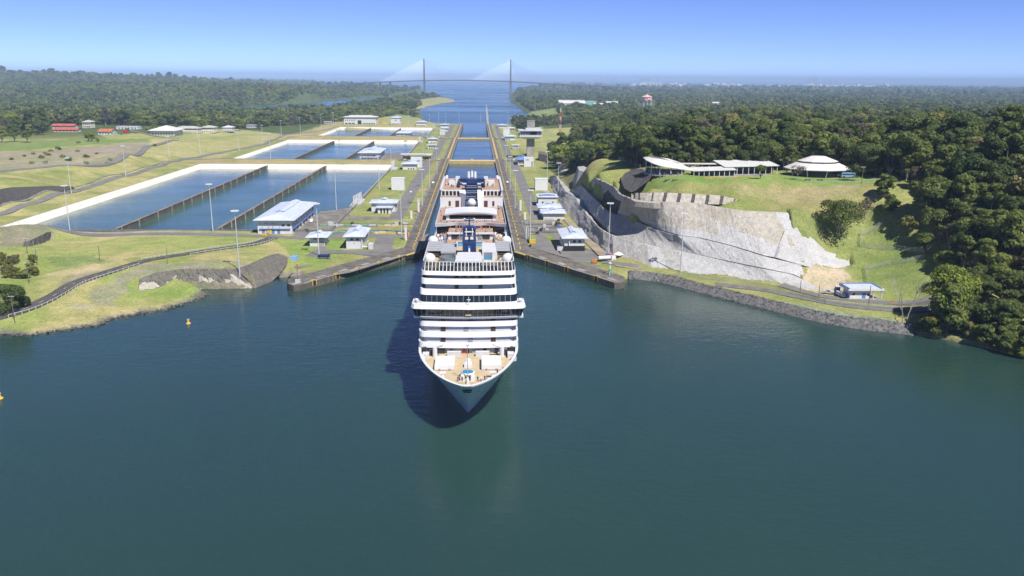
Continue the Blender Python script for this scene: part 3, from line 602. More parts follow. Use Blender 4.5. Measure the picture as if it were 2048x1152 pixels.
# ------------------------------------------------------------------ lock walls, quays, gates
LEVELS = [(450.0, 992.0, 3.1), (992.0, 1436.0, -2.9), (1436.0, 1956.0, -7.9)]
for side, lab in ((-1, 'long stained concrete lock wall on the basin side of the chambers'), (1, 'long stained concrete lock wall on the control tower side of the chambers')):
    root = thing('lock_wall', lab, 'wall', (side*32, 450, 0))
    for y0, y1, zt in LEVELS:
        b = MB(); xa, xb = sorted((side*27.5, side*36.5)); b.mi = 0
        b.box(xa, xb, y0+0.002*side, y1, -30, zt)
        for i in (0,): b.m[i] = 1
        o = b.build('wall_section', [MT['quayface'], MT['walltop']], root, (side*32, 450, 0))
        b = MB(); xa, xb = sorted((side*27.4, side*28.1)); b.box(xa, xb, y0+2, y1-0.5, zt+0.003, zt+0.22); b.build('coping', MT['concrete'], root, (side*32, 450, 0))
        y = y0+20
        while y < y1-8:      # recessed bays between the mooring points
            if y1 < 1400:
                b = MB(); xa, xb = sorted((side*36.51, side*37.6)); b.box(xa, xb, y, y+2.2, zt-0.5, zt+0.12); b.build('cable_cover', MT['concrete'], root, (side*32, 450, 0))
            y += 26
    # straw-coloured guard strip on the two lower levels
    for y0, y1, zt in LEVELS[1:]:
        b = MB(); xa, xb = sorted((side*31.6, side*33.4)); b.box(xa, xb, y0+1, y1-2, zt+0.002, zt+0.35); b.build('yellow_guard', MT['gateyellow'], root, (side*32, 450, 0))
def quay(label, outer, inner, zt, niches, bumper):
    org = (outer[0][0], outer[0][1], 0); root = thing('approach_quay', label, 'quay', org)
    b = MB(); b.prism(list(outer)+list(inner)[::-1], -9, zt); n = len(outer)+len(inner); b.m[n] = 1
    b.build('quay_body', [MT['quayface'], MT['walltop']], root, org)
    (x0, y0), (x1, y1) = outer[0], outer[1]; L = math.hypot(x1-x0, y1-y0); dx, dy = (x1-x0)/L, (y1-y0)/L
    nx, ny = (dy, -dx) if (dy*0+(-dx)*-1) > 0 else (-dy, dx)
    if ny > 0: nx, ny = -nx, -ny
    def rect(s0, s1, o0, o1, z0, z1): 
        return [(x0+dx*s0+nx*o0, y0+dy*s0+ny*o0), (x0+dx*s1+nx*o0, y0+dy*s1+ny*o0), (x0+dx*s1+nx*o1, y0+dy*s1+ny*o1), (x0+dx*s0+nx*o1, y0+dy*s0+ny*o1)]
    b = MB(); b.prism(rect(1, L-3, -0.9, 0.06, 0, 0), zt+0.003, zt+0.25); b.build('coping', MT['concrete'], root, org)
    for s in niches:
        b = MB(); b.prism(rect(s-0.9, s+0.9, -0.3, 0.05, 0, 0), 0.9, zt+0.32); o = b.build('mooring_niche', MT['black'], root, org)
        b = MB()
        for q in (-1.5, 1.0): b.prism(rect(s+q, s+q+0.5, -0.3, 0.1, 0, 0), 1.0, zt+0.36)
        b.prism(rect(s-1.5, s+1.5, -1.5, -1.0, 0, 0), zt+0.003, zt+0.4); b.build('niche_frame', MT['yellow'], o)
        bpy.data.objects[o.name].children[0].data.transform(Matrix.Translation((-org[0], -org[1], 0)))
        b = MB(); b.prism(rect(s+5, s+11, -5, -2.6, 0, 0), zt+0.003, zt+0.06); b.build('cover_slab', MT['concrete'], root, org)
    b = MB(); b.prism(rect(bumper[0], bumper[1], 0.06, 0.9, 0, 0), 0.6, zt-0.25); o = b.build('fender', MT['black'], root, org)
    b = MB(); b.prism(rect(bumper[0], bumper[1], 0.1, 0.95, 0, 0), zt-0.24, zt+0.15); b.build('fender_cap', MT['yellow'], root, org)
    return root
quay('weathered concrete approach quay slanting out on the left of the ship', [(-27.5, 450), (-78.6, 374.2), (-81.5, 373), (-84.5, 376)], [(-36.5, 462), (-85.5, 389), (-86.5, 386), (-86.2, 380)], 3.085, [16, 33, 50, 66, 82], (0.5, 12))
quay('weathered concrete approach quay slanting out on the right of the ship', [(27.5, 450), (73.2, 377), (76.5, 377), (79, 381)], [(36.5, 462), (78, 395), (80, 391), (80, 386)], 3.085, [14, 31, 48, 72], (0.5, 11))

for (Y, zt, lab) in ((966, 3.3, 'yellow rolling lock gate nearest behind the cruise ship'), (1411, -2.7, 'yellow rolling lock gate farther down the lock')):
    root = thing('lock_gate', lab, 'lock gate', (0, Y, 0)); og = (0, Y, 0)
    MB().box(-27.4, 27.4, Y-4.5, Y+4.5, -28, zt).build('gate_leaf', MT['gateyellow'], root, og)
    MB().box(-27.3, 27.3, Y-2.6, Y+3.0, zt+0.004, zt+0.3).build('walkway', MT['offwhite'], root, og)
    b = MB()
    for yy in (Y-4.1, Y+4.1):
        b.box(-27.2, 27.2, yy-0.06, yy+0.06, zt+1.05, zt+1.15)
        for k in range(28): b.box(-27.2+2*k, -27.08+2*k, yy-0.05, yy+0.05, zt, zt+1.05)
    b.build('handrail', MT['yellow'], root, og)
    MB().box(-27.3, 27.3, Y-4.75, Y-4.52, zt-1.1, zt+0.1).build('yellow_beam', MT['yellow'], root, og)
    MB().box(-2, 1.5, Y-1.5, Y+1.8, zt+0.3, zt+1.9).build('machine_box', MT['gateyellow'], root, og)
    # gate slots on both sides
    for s in (-1, 1):
        r2 = thing('gate_recess', lab.split(' lock gate')[0]+' slot with dark machinery '+('on the basin side' if s < 0 else 'on the tower side')+(' of the upper head' if Y < 1000 else ' of the lower head'), 'gate recess', (s*36, Y, zt)); o2 = (s*36, Y, zt)
        xa, xb = sorted((s*36.6, s*(92 if s < 0 else 66))); pl_ = 3.0 if Y < 1000 else -3.0
        MB().box(xa, xb, Y-7, Y+7, pl_-0.5, pl_+0.10).build('pit_floor', MT['asphalt'], r2, o2)
        b = MB()
        for yy in (-7, -2.5, 2.2, 6.6): b.box(xa, xb, Y+yy, Y+yy+0.5, pl_+0.1, pl_+0.9)
        b.build('pit_beam', MT['oldconcrete'], r2, o2)
        for k in range(5):
            xx = s*(40+k*(10 if s < 0 else 5)); MB().box(xx-1.4, xx+1.4, Y-1.6+(k % 2)*3, Y+0.6+(k % 2)*3, pl_+0.1, pl_+1.6+(k % 3)*0.5).build('winch', MT['grey' if k % 2 else 'galv'], r2, o2)
        if s < 0:
            MB().box(-41.5, -36.8, Y-3, Y+3, pl_+0.11, pl_+0.7).build('green_platform', MT['greenplate'], r2, o2)
            MB().box(-55, -43, Y-6.3, Y-5.4, pl_+0.9, pl_+1.5).build('yellow_beam', MT['yellow'], r2, o2)
# upper gate slots beside the ship: long pits with green cover plates on the left, dark grating on the right
for k, (y0, lab) in enumerate(((509, 'near long pit with green cover plates between the white buildings'), (534, 'far long pit with green cover plates between the white buildings'))):
    org = (-66, y0, 3); r2 = thing('gate_pit', lab, 'gate pit', org)
    MB().box(-102, -36.6, y0-7, y0+8, 2.4, 3.07).build('pit_slab', MT['oldconcrete'], r2, org)
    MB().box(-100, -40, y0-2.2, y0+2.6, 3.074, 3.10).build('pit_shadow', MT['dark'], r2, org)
    x = -99
    for i in range(10):
        w_ = random.uniform(4.2, 5.6); mt = MT['greenplate'] if random.random() < (0.75 if i < 5 else 0.4) else MT['offwhite']
        MB().box(x, x+w_, y0-1.9, y0+0.6, 3.11, 3.45).build('cover_plate', mt, r2, org); x += w_+0.6
    b = MB()
    for yy in (y0-2.6, y0+3.0):
        b.box(-100, -40, yy, yy+0.08, 4.1, 4.18)
        for i in range(31): b.box(-100+2*i, -99.9+2*i, yy, yy+0.08, 3.07, 4.1)
    b.build('handrail', MT['greenplate'], r2, org)
    b = MB(); b.box(-60, -37, y0-5.4, y0-5.0, 3.08, 3.9); b.build('yellow_barrier', MT['yellow'], r2, org)
    for i in range(7):
        xx = random.uniform(-95, -42); yy = y0+random.choice((-5.2, 5.0)); s_ = random.uniform(0.7, 1.6)
        MB().box(xx-s_, xx+s_, yy-0.8, yy+0.8, 3.07, 3.07+random.uniform(0.8, 2.0)).build('machine_box', MT[random.choice(('grey', 'galv', 'dark', 'offwhite'))], r2, org)
org = (50, 520, 3); r2 = thing('gate_pit', 'dark grated pit with rails beside the ship on the right bank', 'gate pit', org)
MB().box(36.6, 63, 500, 549, 2.4, 3.07).build('pit_slab', MT['oldconcrete'], r2, org)
for yy in (508, 523, 536): MB().box(38, 61, yy, yy+4.5, 3.075, 3.12).build('grating', MT['asphalt'], r2, org)
b = MB()
for yy in (506.5, 513.5, 521.5, 529, 534.5, 542):
    b.box(38, 61, yy, yy+0.1, 4.1, 4.2)
    for i in range(12): b.box(38+2*i, 38.1+2*i, yy, yy+0.1, 3.07, 4.1)
b.build('handrail', MT['grey'], r2, org)
for i in range(9):
    xx = random.uniform(39, 60); yy = random.uniform(504, 545); MB().box(xx-1, xx+1, yy-0.8, yy+0.8, 3.07, 3.07+random.uniform(0.8, 2.2)).build('machine_box', MT[random.choice(('grey', 'dark', 'galv'))], r2, org)

# ------------------------------------------------------------------ paving on the platforms (sheets just above the lawn)
def pave(name, poly, z, mat): return sheet(name, [tuple(q[:2]) for q in poly], z, mat)
for k, (y0, y1, z) in enumerate(((556, 985, 3.03), (1020, 1430, -2.97), (1466, 1900, -7.97))):
    pave('service_road', [(-56.5, y0), (-46, y0), (-46, y1), (-56.5, y1)], z, MT['road']); pave('service_road', [(44, y0), (53.5, y0), (53.5, y1), (44, y1)], z, MT['road'])
    for side in (-1, 1):
        pave('kerb_path', [(side*36.6, y0), (side*38.4, y0), (side*38.4, y1), (side*36.6, y1)], z, MT['oldconcrete'])
        yy = y0+18
        while yy < y1-6:
            xa, xb = sorted((side*38.4, side*46)); pave('crossing_path', [(xa, yy), (xb, yy), (xb, yy+1.3), (xa, yy+1.3)], z+0.001, MT['oldconcrete']); yy += 31
pave('paved_yard', Pw([(584, 531), (600, 517), (630, 500), (640, 491), (652, 491), (652, 499.5), (690, 500.5), (745, 501), (752, 474), (790, 473), (784, 497), (800, 500), (820, 500), (795, 508), (735, 511.5), (700, 506.5), (660, 507), (640, 512), (622, 530), (596, 536)], 3.03), 3.03, MT['road'])
b = MB(); b.grid([Pw([(584, 531), (590, 533.5), (596, 536)], 3.06), Pw([(566, 543, 1.6), (575, 545, 1.6), (584, 547, 1.6)]), Pw([(548, 557, -.8), (558, 559, -.8), (570, 560, -.8)])]); tag(b.build('boat_ramp', MT['road']), kind='structure')
pave('paved_yard', [(-109.8, 556), (-56.6, 556), (-56.6, 566), (-85, 572), (-92, 596), (-109, 590)], 3.034, MT['oldconcrete'])
pave('paved_yard', [(-109.5, 487), (-85, 487), (-62, 492), (-36.6, 492), (-36.6, 501), (-102.5, 501), (-102.5, 545), (-109.5, 560)], 3.036, MT['road'])
pave('quayside_paving', Pw([(616, 548), (760, 512), (828, 495), (832, 478), (856, 467), (860, 480), (848, 498), (800, 515), (700, 545), (640, 556)], 3.045), 3.045, MT['oldconcrete'])
pave('paved_yard', [(53.6, 440), (44, 556), (36.6, 556), (36.6, 549.2), (44, 549.2), (44, 500), (40, 470), (37, 462), (76, 402), (82, 404), (80, 424), (78, 440), (74, 500), (72, 560), (53.6, 560), (53.6, 500)], 3.05, MT['road'])
pave('dirt_strip', [(70, 560), (75.5, 500), (80, 440), (86, 412), (96, 405), (90, 402), (80, 410), (74, 438), (69.5, 500), (66, 560)], 3.75, MT['dirt'])
pave('dirt_strip', [(53.6, 561), (66, 561), (70, 700), (70, 780), (66, 780), (64, 700)], 3.06, MT['dirt'])

# ------------------------------------------------------------------ water saving basins
for bi, (x0, x1, y0, y1, zc, zw) in enumerate(BASINS):
    b = MB(); s = 9.0; zb = zw-3.0; nx = 44; rows = []
    def ring(dx, z):
        a, c2, d, e = x0+dx*0.62, x1-dx*0.15, y0+dx*0.6, y1-dx
        return [(a, d, z), (c2, d, z), (c2, e, z), (a, e, z), (a, d, z)]
    b.grid([ring(-1.5, zc-1.2), ring(-1.5, zc+0.12), ring(0, zc+0.12), ring(s*(zc-zb)/8.5, zb)])
    b.poly(ring(s*(zc-zb)/8.5, zb)[:4])
    b.m[4:8] = [1]*4; b.m[0:4] = [1]*4
    tag(b.build('basin_liner', [MT['liner'], MT['gravel']]), kind='structure')
    sheet('basin_water', [(x0+1, y0+1), (x1-0.6, y0+1), (x1-0.6, y1-1), (x0+1, y1-1)], zw, MT['basin'])
    names = ('nearest', 'middle', 'farthest')
    for di, xd in enumerate((-227.0, -162.5)):
        if bi == 2: xd += 3
        zt = zc-0.9; lab = f"low brown dividing wall {'left' if di == 0 else 'right'} of two across the {names[bi]} row of basins"
        root = thing('dividing_wall', lab, 'wall', (xd, y0, zw)); og = (xd, y0, zw)
        b = MB(); b.box(xd-1.0, xd+1.0, y0+7, y1+1, zw-3, zt); b.m[0] = 1
        b.build('wall_body', [MT['quayface'], MT['oldconcrete']], root, og)
        b = MB(); b.box(xd-1.3, xd+1.3, y0+7, y1-8, zt+0.003, zt+0.25); b.build('coping', MT['oldconcrete'], root, og)
        if bi == 0:
            y = y0+12
            while y < y1-6:
                MB().box(xd+1.3, xd+1.8, y, y+1.1, zw-2, zt+0.5).build('buttress', MT['concrete'], root, og); y += random.uniform(17, 34)
    # right-hand wall of the basin
    root = thing('basin_wall', f'concrete side wall along the lock edge of the {names[bi]} basins', 'wall', (x1, y0, zw)); og = (x1, y0, zw)
    b = MB(); b.box(x1-1.2, x1+0.8, (604 if bi == 0 else y0+40), y1+2, zw-3, zc-0.2); b.m[0] = 1; b.build('wall_body', [MT['quayface'], MT['concrete']], root, og)
    b = MB()
    for k in range(int((y1-y0-60)/6)): b.box(x1+0.5, x1+0.6, y0+60+k*6, y0+60.1+k*6, zc-0.2, zc+0.95)
    b.box(x1+0.5, x1+0.58, y0+60, y1-2, zc+0.9, zc+1.0); b.build('handrail', MT['offwhite'], root, og)
# paved land tongue that carries the first valve building
b = MB(); b.prism([(-109.5, 509), (-87, 509), (-87, 607), (-92, 607), (-104, 594), (-109.5, 592)], -4, 3.05); b.m[6] = 1; tag(b.build('basin_forecourt', [MT['quayface'], MT['oldconcrete']]), kind='structure')
b = MB(); b.prism([(-134, 509), (-109.5, 509), (-109.5, 576), (-134, 576)], -4, 2.98); b.m[4] = 1; tag(b.build('basin_forecourt', [MT['quayface'], MT['oldconcrete']]), kind='structure')
for zf, yf in ((-1.95, 1014), (-7.9, 1468)):
    b = MB(); b.prism([(-142, yf+1), (-86, yf+1), (-86, yf+104), (-112, yf+100), (-142, yf+62)], zf-9, zf); b.m[5] = 1; tag(b.build('basin_forecourt', [MT['quayface'], MT['oldconcrete']]), kind='structure')
# weir posts at the basin corners
def weir(x, y, z, n, lab, h=7.0):
    root = thing('weir_frame', lab, 'weir', (x, y, z)); og = (x, y, z)
    MB().box(x-4.5, x+4, y-6, y+n*5.2, z-4, z+0.3).build('weir_deck', MT['concrete'], root, og)
    for k in range(n): MB().box(x-2.2+k*0.5, x-1.5+k*0.5, y+k*4.6, y+k*4.6+0.9, z+0.3, z+h).build('post', MT['white'], root, og)
    for k in range(n): MB().box(x-4.0, x+3.5, y+k*4.6+1.6, y+k*4.6+2.2, z+0.35, z+1.3).build('slab', MT['offwhite'], root, og)
weir(-88, 622, 3.0, 6, 'row of white weir posts at the near corner of the nearest basin')
weir(-84, 866, 3.0, 4, 'row of white weir posts at the far corner of the nearest basin', 9.0)
weir(-86, 1318, -2.6, 3, 'white weir posts at the far corner of the middle basins', 8.0)
weir(-86, 1764, -8, 2, 'white weir posts at the far corner of the farthest basins', 8.0)

# ------------------------------------------------------------------ roads draped on the land
def resample(pts, step):
    out = [Vector(pts[0])]
    for a, c2 in zip(pts[:-1], pts[1:]):
        a = Vector(a); c2 = Vector(c2); n = max(1, int((c2-a).length/step))
        for i in range(1, n+1): out.append(a.lerp(c2, i/n))
    return out
def smooth_line(pts, it=2):
    pts = [Vector(p) for p in pts]
    for _ in range(it):
        q = [pts[0]]
        for a, c2 in zip(pts[:-1], pts[1:]): q += [a.lerp(c2, .25), a.lerp(c2, .75)]
        q.append(pts[-1]); pts = q
    return pts
def drape(name, pts, width, mat, lift=0.3, kind='structure', step=4.0, dash=None, extra=None):
    line = resample(smooth_line([(p[0], p[1], 0) for p in pts]), step); n = len(line)
    nrm = []
    for i in range(n):
        d = line[min(i+1, n-1)]-line[max(i-1, 0)]; nrm.append(Vector((-d.y, d.x, 0)).normalized())
    samp = [(p.x+nn.x*width*k, p.y+nn.y*width*k) for p, nn in zip(line, nrm) for k in (-0.5, 0, 0.5)]
    z3 = TZa(samp).reshape(n, 3)
    for _ in range(2):
        for q in range(3): z3[:, q] = np.maximum(z3[:, q], np.convolve(np.pad(z3[:, q], 2, 'edge'), np.ones(5)/5, 'valid'))
    mean = z3.mean(1); z3 = np.clip(z3, mean[:, None]-.5, mean[:, None]+.5); zz = np.maximum(z3[:, 1], (z3[:, 0]+z3[:, 2])/2)+lift; zl_, zr_ = z3[:, 2]+lift, z3[:, 0]+lift
    b = MB(); L, R_ = [], []
    for i, (p, nn) in enumerate(zip(line, nrm)): L.append((p.x+nn.x*width/2, p.y+nn.y*width/2, zl_[i])); R_.append((p.x-nn.x*width/2, p.y-nn.y*width/2, zr_[i]))
    C_ = [(p.x, p.y, z) for p, z in zip(line, zz)]
    b.grid([[(x, y, z-1.6) for x, y, z in L], L, C_, R_, [(x, y, z-1.6) for x, y, z in R_]], flip=True)
    o = tag(b.build(name, mat), kind=kind)
    res = [(p, nn, z) for p, nn, z in zip(line, nrm, zz)]
    if dash:
        b = MB(); lw, on, off, m2 = dash; k = 0
        for i in range(0, n-1):
            if (i % (on+off)) < on:
                (p, nn, z), (p2, n2, z2) = res[i], res[i+1]
                b.quad((p.x-nn.x*lw, p.y-nn.y*lw, z+0.012), (p2.x-n2.x*lw, p2.y-n2.y*lw, z2+0.012), (p2.x+n2.x*lw, p2.y+n2.y*lw, z2+0.012), (p.x+nn.x*lw, p.y+nn.y*lw, z+0.012))
        b.build('centre_line', m2, o)
    return res
roadpx = [(-60, 648, 3), (0, 632.7, 3), (52, 619, 3.4), (94, 600, 4), (125, 582, 4.8), (146, 568, 5.4), (177, 556.7, 6), (208, 547, 6.5), (250, 534, 7), (291, 522, 7), (322, 516, 7), (363, 510, 6.5), (426, 501.5, 5.6), (478, 493, 5), (509, 488, 4.6), (530, 482, 4.2), (546, 476, 3.8)]
main_road = drape('access_road', Pw(roadpx), 6.6, MT['asphalt'], 0.35, dash=(0.14, 1, 2, MT['yellow']))
drape('basin_road', [(-290, 499.5), (-200, 497.5), (-140, 494), (-100, 489)], 8.5, MT['road'], 0.25)
drape('basin_footpath', [(-285, 507.5), (-200, 506), (-145, 504.5)], 2.0, MT['concrete'], 0.25)
drape('hill_road', [(-322, 520), (-326, 575), (-328, 640), (-327, 700), (-326, 770), (-329, 850), (-334, 920), (-337, 950)], 6.5, MT['road'], 0.35)
drape('drain', [(-336, 575), (-336, 660), (-334, 770), (-338, 870), (-342, 930)], 1.6, MT['oldconcrete'], 0.3)
drape('hill_road', [(-337, 950), (-338, 1010), (-336, 1082), (-318, 1160), (-318, 1250), (-330, 1373), (-345, 1480), (-335, 1560), (-305, 1700), (-300, 1790)], 6.5, MT['road'], 0.4)
drape('bank_road', [(-337, 956), (-300, 958), (-200, 958), (-100, 958)], 6.0, MT['road'], 0.3)
drape('bank_road', [(-320, 1412), (-200, 1412), (-95, 1412)], 6.0, MT['road'], 0.35)
drape('fence_road', Pw([(-60, 352, 17), (0, 343, 17), (70, 337, 17), (150, 331, 17), (230, 318, 16), (270, 306, 15), (290, 294, 14), (320, 286, 13.5), (352, 280, 13)]), 6.5, MT['road'], 0.5, step=8)
drape('village_road', Pw([(255, 262, 13), (285, 268, 12.5), (320, 275, 12.5), (360, 275, 12)]), 7, MT['road'], 0.5, step=8)
drape('cliff_road', Pw([(1208, 523, 3.8), (1285, 534, 3.9), (1400, 546, 4), (1479, 555, 4), (1558, 569, 4), (1606, 583, 4), (1653, 596, 4), (1764, 605.7, 4), (1843, 609, 4.2), (1963, 606, 5.5)]), 5.6, MT['road'], 0.25)
drape('gravel_track', Pw([(1395, 566, 3.6), (1460, 572, 3.6), (1527, 580, 3.6), (1600, 596, 3.6), (1680, 612, 3.5), (1764, 621, 3.4), (1850, 624, 3.6), (1940, 618, 5)]), 6.0, MT['gravel'], 0.25)
drape('shore_track', Pw([(1240, 548, 3.6), (1285, 547, 3.6), (1320, 552, 3.6), (1360, 566, 3.4), (1420, 583, 3.2), (1500, 602, 3), (1600, 625, 2.8), (1700, 647, 2.8), (1812, 661, 2.8)]), 2.4, MT['gravel'], 0.2)

# ------------------------------------------------------------------ sprayed rock faces
def polyline_resample(pts, n):
    pts = [Vector(p) for p in pts]; d = [0]
    for a, c2 in zip(pts[:-1], pts[1:]): d.append(d[-1]+(c2-a).length)
    out = []
    for i in range(n):
        s = d[-1]*i/(n-1); j = 0
        while j < len(d)-2 and d[j+1] < s: j += 1
        out.append(pts[j].lerp(pts[j+1], (s-d[j])/max(d[j+1]-d[j], 1e-6)))
    return out
def face_strip(name, label, cat, bottom, top, mats, n=90, m=7, amp=0.5, sc=6.0, seed=0, crown=0.0, pick=None):
    B = polyline_resample(bottom, n); T = polyline_resample(top, n); rows = []
    ii, jj = np.meshgrid(np.arange(n, dtype=float), np.arange(m+1, dtype=float))
    E1 = fbm(ii*1.8/sc, jj*4.4/sc, seed+11, 4)-0.5; E2 = vnoise(ii*0.75, jj*0.25, seed+77)-0.5
    for j in range(m+1):
        t = j/m; row = []
        for i in range(n):
            p = B[i].lerp(T[i], t); d = (B[min(i+1, n-1)]-B[max(i-1, 0)]); nn = Vector((d.y, -d.x, 0)).normalized()
            e = float(E1[j, i]); e2 = float(E2[j, i])
            row.append(p+nn*(e*2*amp+e2*amp*0.9)*(1 if 0 < j else 0.3)+Vector((0, 0, e*amp*0.5 if j == m else 0)))
        rows.append(row)
    if crown:
        rows.append([p+Vector(((T[i]-B[i]).x, (T[i]-B[i]).y, 0)).normalized()*crown+Vector((0, 0, -0.25)) for i, p in enumerate(rows[-1])])
        rows.append([p+Vector((0, 0, -3)) for p in rows[-1]])
    b = MB(); b.smooth = False
    b.grid(rows)
    if pick:
        k = 0
        for j in range(len(rows)-1):
            for i in range(n-1): b.m[k] = pick(i/(n-1), j/m, b.v[j*n+i]); k += 1
    o = b.build(name, mats)
    return tag(o, label, cat)
face_strip('cliff', 'lowest grey sprayed-concrete cut running back beside the white buildings', 'cliff', base1, t1l, [MT['shot']], 110, 7, 0.9, 9, 1, 5)
face_strip('cliff', 'lowest pale sprayed-concrete cut along the cliff road', 'cliff', base1f, t1f, [MT['shot'], MT['shotpale']], 110, 7, 0.3, 9, 2, 5, pick=lambda s, t, v: 1 if s > 0.34+0.1*math.sin(v[0]*0.3) else 0)
face_strip('cliff', 'middle grey sprayed-concrete cut facing the lock', 'cliff', inset(t1l[2:], 3.4), t2l, [MT['shot']], 80, 7, 0.9, 9, 3, 5)
face_strip('cliff', 'middle pale sprayed-concrete cut above the cliff road', 'cliff', inset(t1f, 2.6), t2f, [MT['shot'], MT['shotpale']], 110, 7, 0.3, 9, 4, 4, pick=lambda s, t, v: 1 if s > 0.42+0.08*math.sin(v[0]*0.35) else 0)
face_strip('cliff', 'tall fin of grey sprayed concrete below the grass hill', 'cliff', inset(t2l, 4.5), t3l, [MT['shot'], MT['shotdark']], 70, 8, 1.0, 9, 5, 5, pick=lambda s, t, v: 1 if (s > 0.5 and t < 0.55) else 0)
def pick3(s, t, v):
    if t > 0.5+0.25*math.sin(s*5) and s < 0.93: return 0
    return 1 if 0.62 < s or t < 0.2 else 0
b3f = inset(t2f[:-1], 2.2)+[Vector((170, 384.5, 12)), Vector((174, 392, 17))]
face_strip('cliff', 'wide stained tan sprayed-concrete slope under the visitor terrace', 'cliff', b3f, t3f, [MT['shottan'], MT['shotpale']], 130, 10, 0.4, 8, 6, 4, pick=pick3)
lobeT = Pw([(1562, 466, 22), (1571, 461.7, 24), (1609, 463, 22.5), (1628, 479, 19.5), (1653, 503, 14.2), (1680, 511, 11), (1704, 514, 9.8), (1709, 522, 8.6)])
lobeB = Pw([(1540, 506, 14.5), (1555, 509, 15.2), (1590, 519, 13.4), (1621, 527.5, 11.2), (1645, 537, 8.8), (1675, 545, 6.6), (1695, 541, 6.6), (1709, 538, 6.6)])
face_strip('cliff', 'freshly sprayed white concrete lobe at the foot of the green slope', 'cliff', [p+Vector((-0.5, -0.5, -1.6)) for p in lobeB], [p+Vector((-0.5, -0.5, 0.3)) for p in lobeT], [MT['shotpale']], 60, 8, 0.12, 7, 7, 0.6)
face_strip('cliff', 'dark sprayed slope below the curved viewing roof', 'cliff', Pw([(1243, 366, 36), (1249, 377, 35), (1262, 384.5, 34.6), (1272, 381, 35.5), (1300, 359, 41)]), Pw([(1241, 356, 38.6), (1250, 347, 40), (1263, 339, 41.8), (1283, 337, 43), (1303, 352, 42.6)]), [MT['shotdark']], 50, 8, 0.5, 8, 8, 2)
face_strip('cliff', 'low stained concrete face at the foot of the terrace bank', 'cliff', Pw([(1270, 400, 33), (1330, 406, 33), (1440, 409, 33), (1470, 408, 33)]), Pw([(1270, 386, 37), (1330, 385, 38), (1440, 391, 37.4), (1475, 399, 35.4)]), [MT['shottan'], MT['shotdark']], 60, 5, 0.5, 8, 9, 2, pick=lambda s, t, v: 1 if math.sin(s*47) > 0.82 else 0)
face_strip('cliff', 'black stained rock cut beside the upper basin road', 'cliff', [(-337, 540, 6), (-337, 575, 6.2), (-338, 621, 6.2), (-334.5, 668, 6.4), (-333.5, 690, 6.6)], [(-346, 540, 16.5), (-346, 575, 16.6), (-347, 621, 16), (-341, 668, 11), (-336, 692, 7.4)], [MT['shotdark']], 70, 7, 0.6, 6, 10, 3)
face_strip('cliff', 'rough dark rock bank beside the boat ramp', 'cliff', [(-101, 380, -0.6), (-97, 391, -0.3), (-95, 402, 1.5), (-95, 415, 2.8), (-97, 430, 3.2)], [(-112, 386, 8), (-107, 396, 8), (-105, 408, 8), (-104, 420, 7), (-103, 436, 5.0)], [MT['rock']], 60, 7, 0.8, 6, 11, 2)
face_strip('cliff', 'pale and dark eroded rock bank above the left inlet', 'cliff', [(-151, 366, 2.4), (-146, 369, 1.6), (-137, 377.6, -0.5), (-122, 378.5, -0.6), (-101, 379.5, -0.6)], [(-153, 372, 6.4), (-147, 378, 8), (-137, 383.5, 8.6), (-124, 385, 8.4), (-112, 386, 8.0)], [MT['rock'], MT['shottan']], 120, 12, 0.7, 5, 12, 2, pick=lambda s, t, v: 1 if t < 0.42+0.2*math.sin(s*23)+0.1*math.sin(s*57) else 0)
face_strip('cliff', 'dark ribbed rock outcrop on the field left of the nearest basin', 'cliff', Pw([(45, 498, 6), (60, 497, 5.6), (85, 490, 5), (104, 479, 4.6), (107, 470, 4.4)]), Pw([(48, 484, 9), (62, 480, 9.5), (84, 470, 10), (98, 464, 9.4), (104, 463, 7)]), [MT['shotdark'], MT['rock']], 40, 5, 0.7, 5, 13, 2, pick=lambda s, t, v: 1 if math.sin(s*60) > 0.4 else 0)
def outcrop(label, pts, z0, h, mat, lean=(3, 2)):
    b = MB(); top = [(x*0.55+sum(p[0] for p in pts)/len(pts)*0.45+lean[0], y*0.55+sum(p[1] for p in pts)/len(pts)*0.45+lean[1]) for x, y in pts]
    b.prism(pts, z0, z0+h, True, top); return tag(b.build('rock_outcrop', mat), label, 'rock')
outcrop('grey wedge of sprayed rock above the long cut, below the bushes', [(84, 640), (92, 610), (103, 650), (99, 700), (88, 690)], 12, 15, MT['shot'], (1, 6))
outcrop('pale angular rock wedge behind the control tower foot', [(98, 890), (118, 880), (126, 930), (110, 960), (96, 930)], 1, 11, MT['shot'], (2, 8))
outcrop('darker angular rock wedge at the bend of the tower road', [(90, 830), (104, 815), (112, 850), (100, 880), (90, 865)], 1, 9, MT['shot'], (2, 5))
outcrop('slanting dark rock slab leaning at the control tower foot', [(80, 960), (90, 930), (97, 950), (94, 1010), (84, 1030)], -1, 12, MT['rock'], (-3, 8))

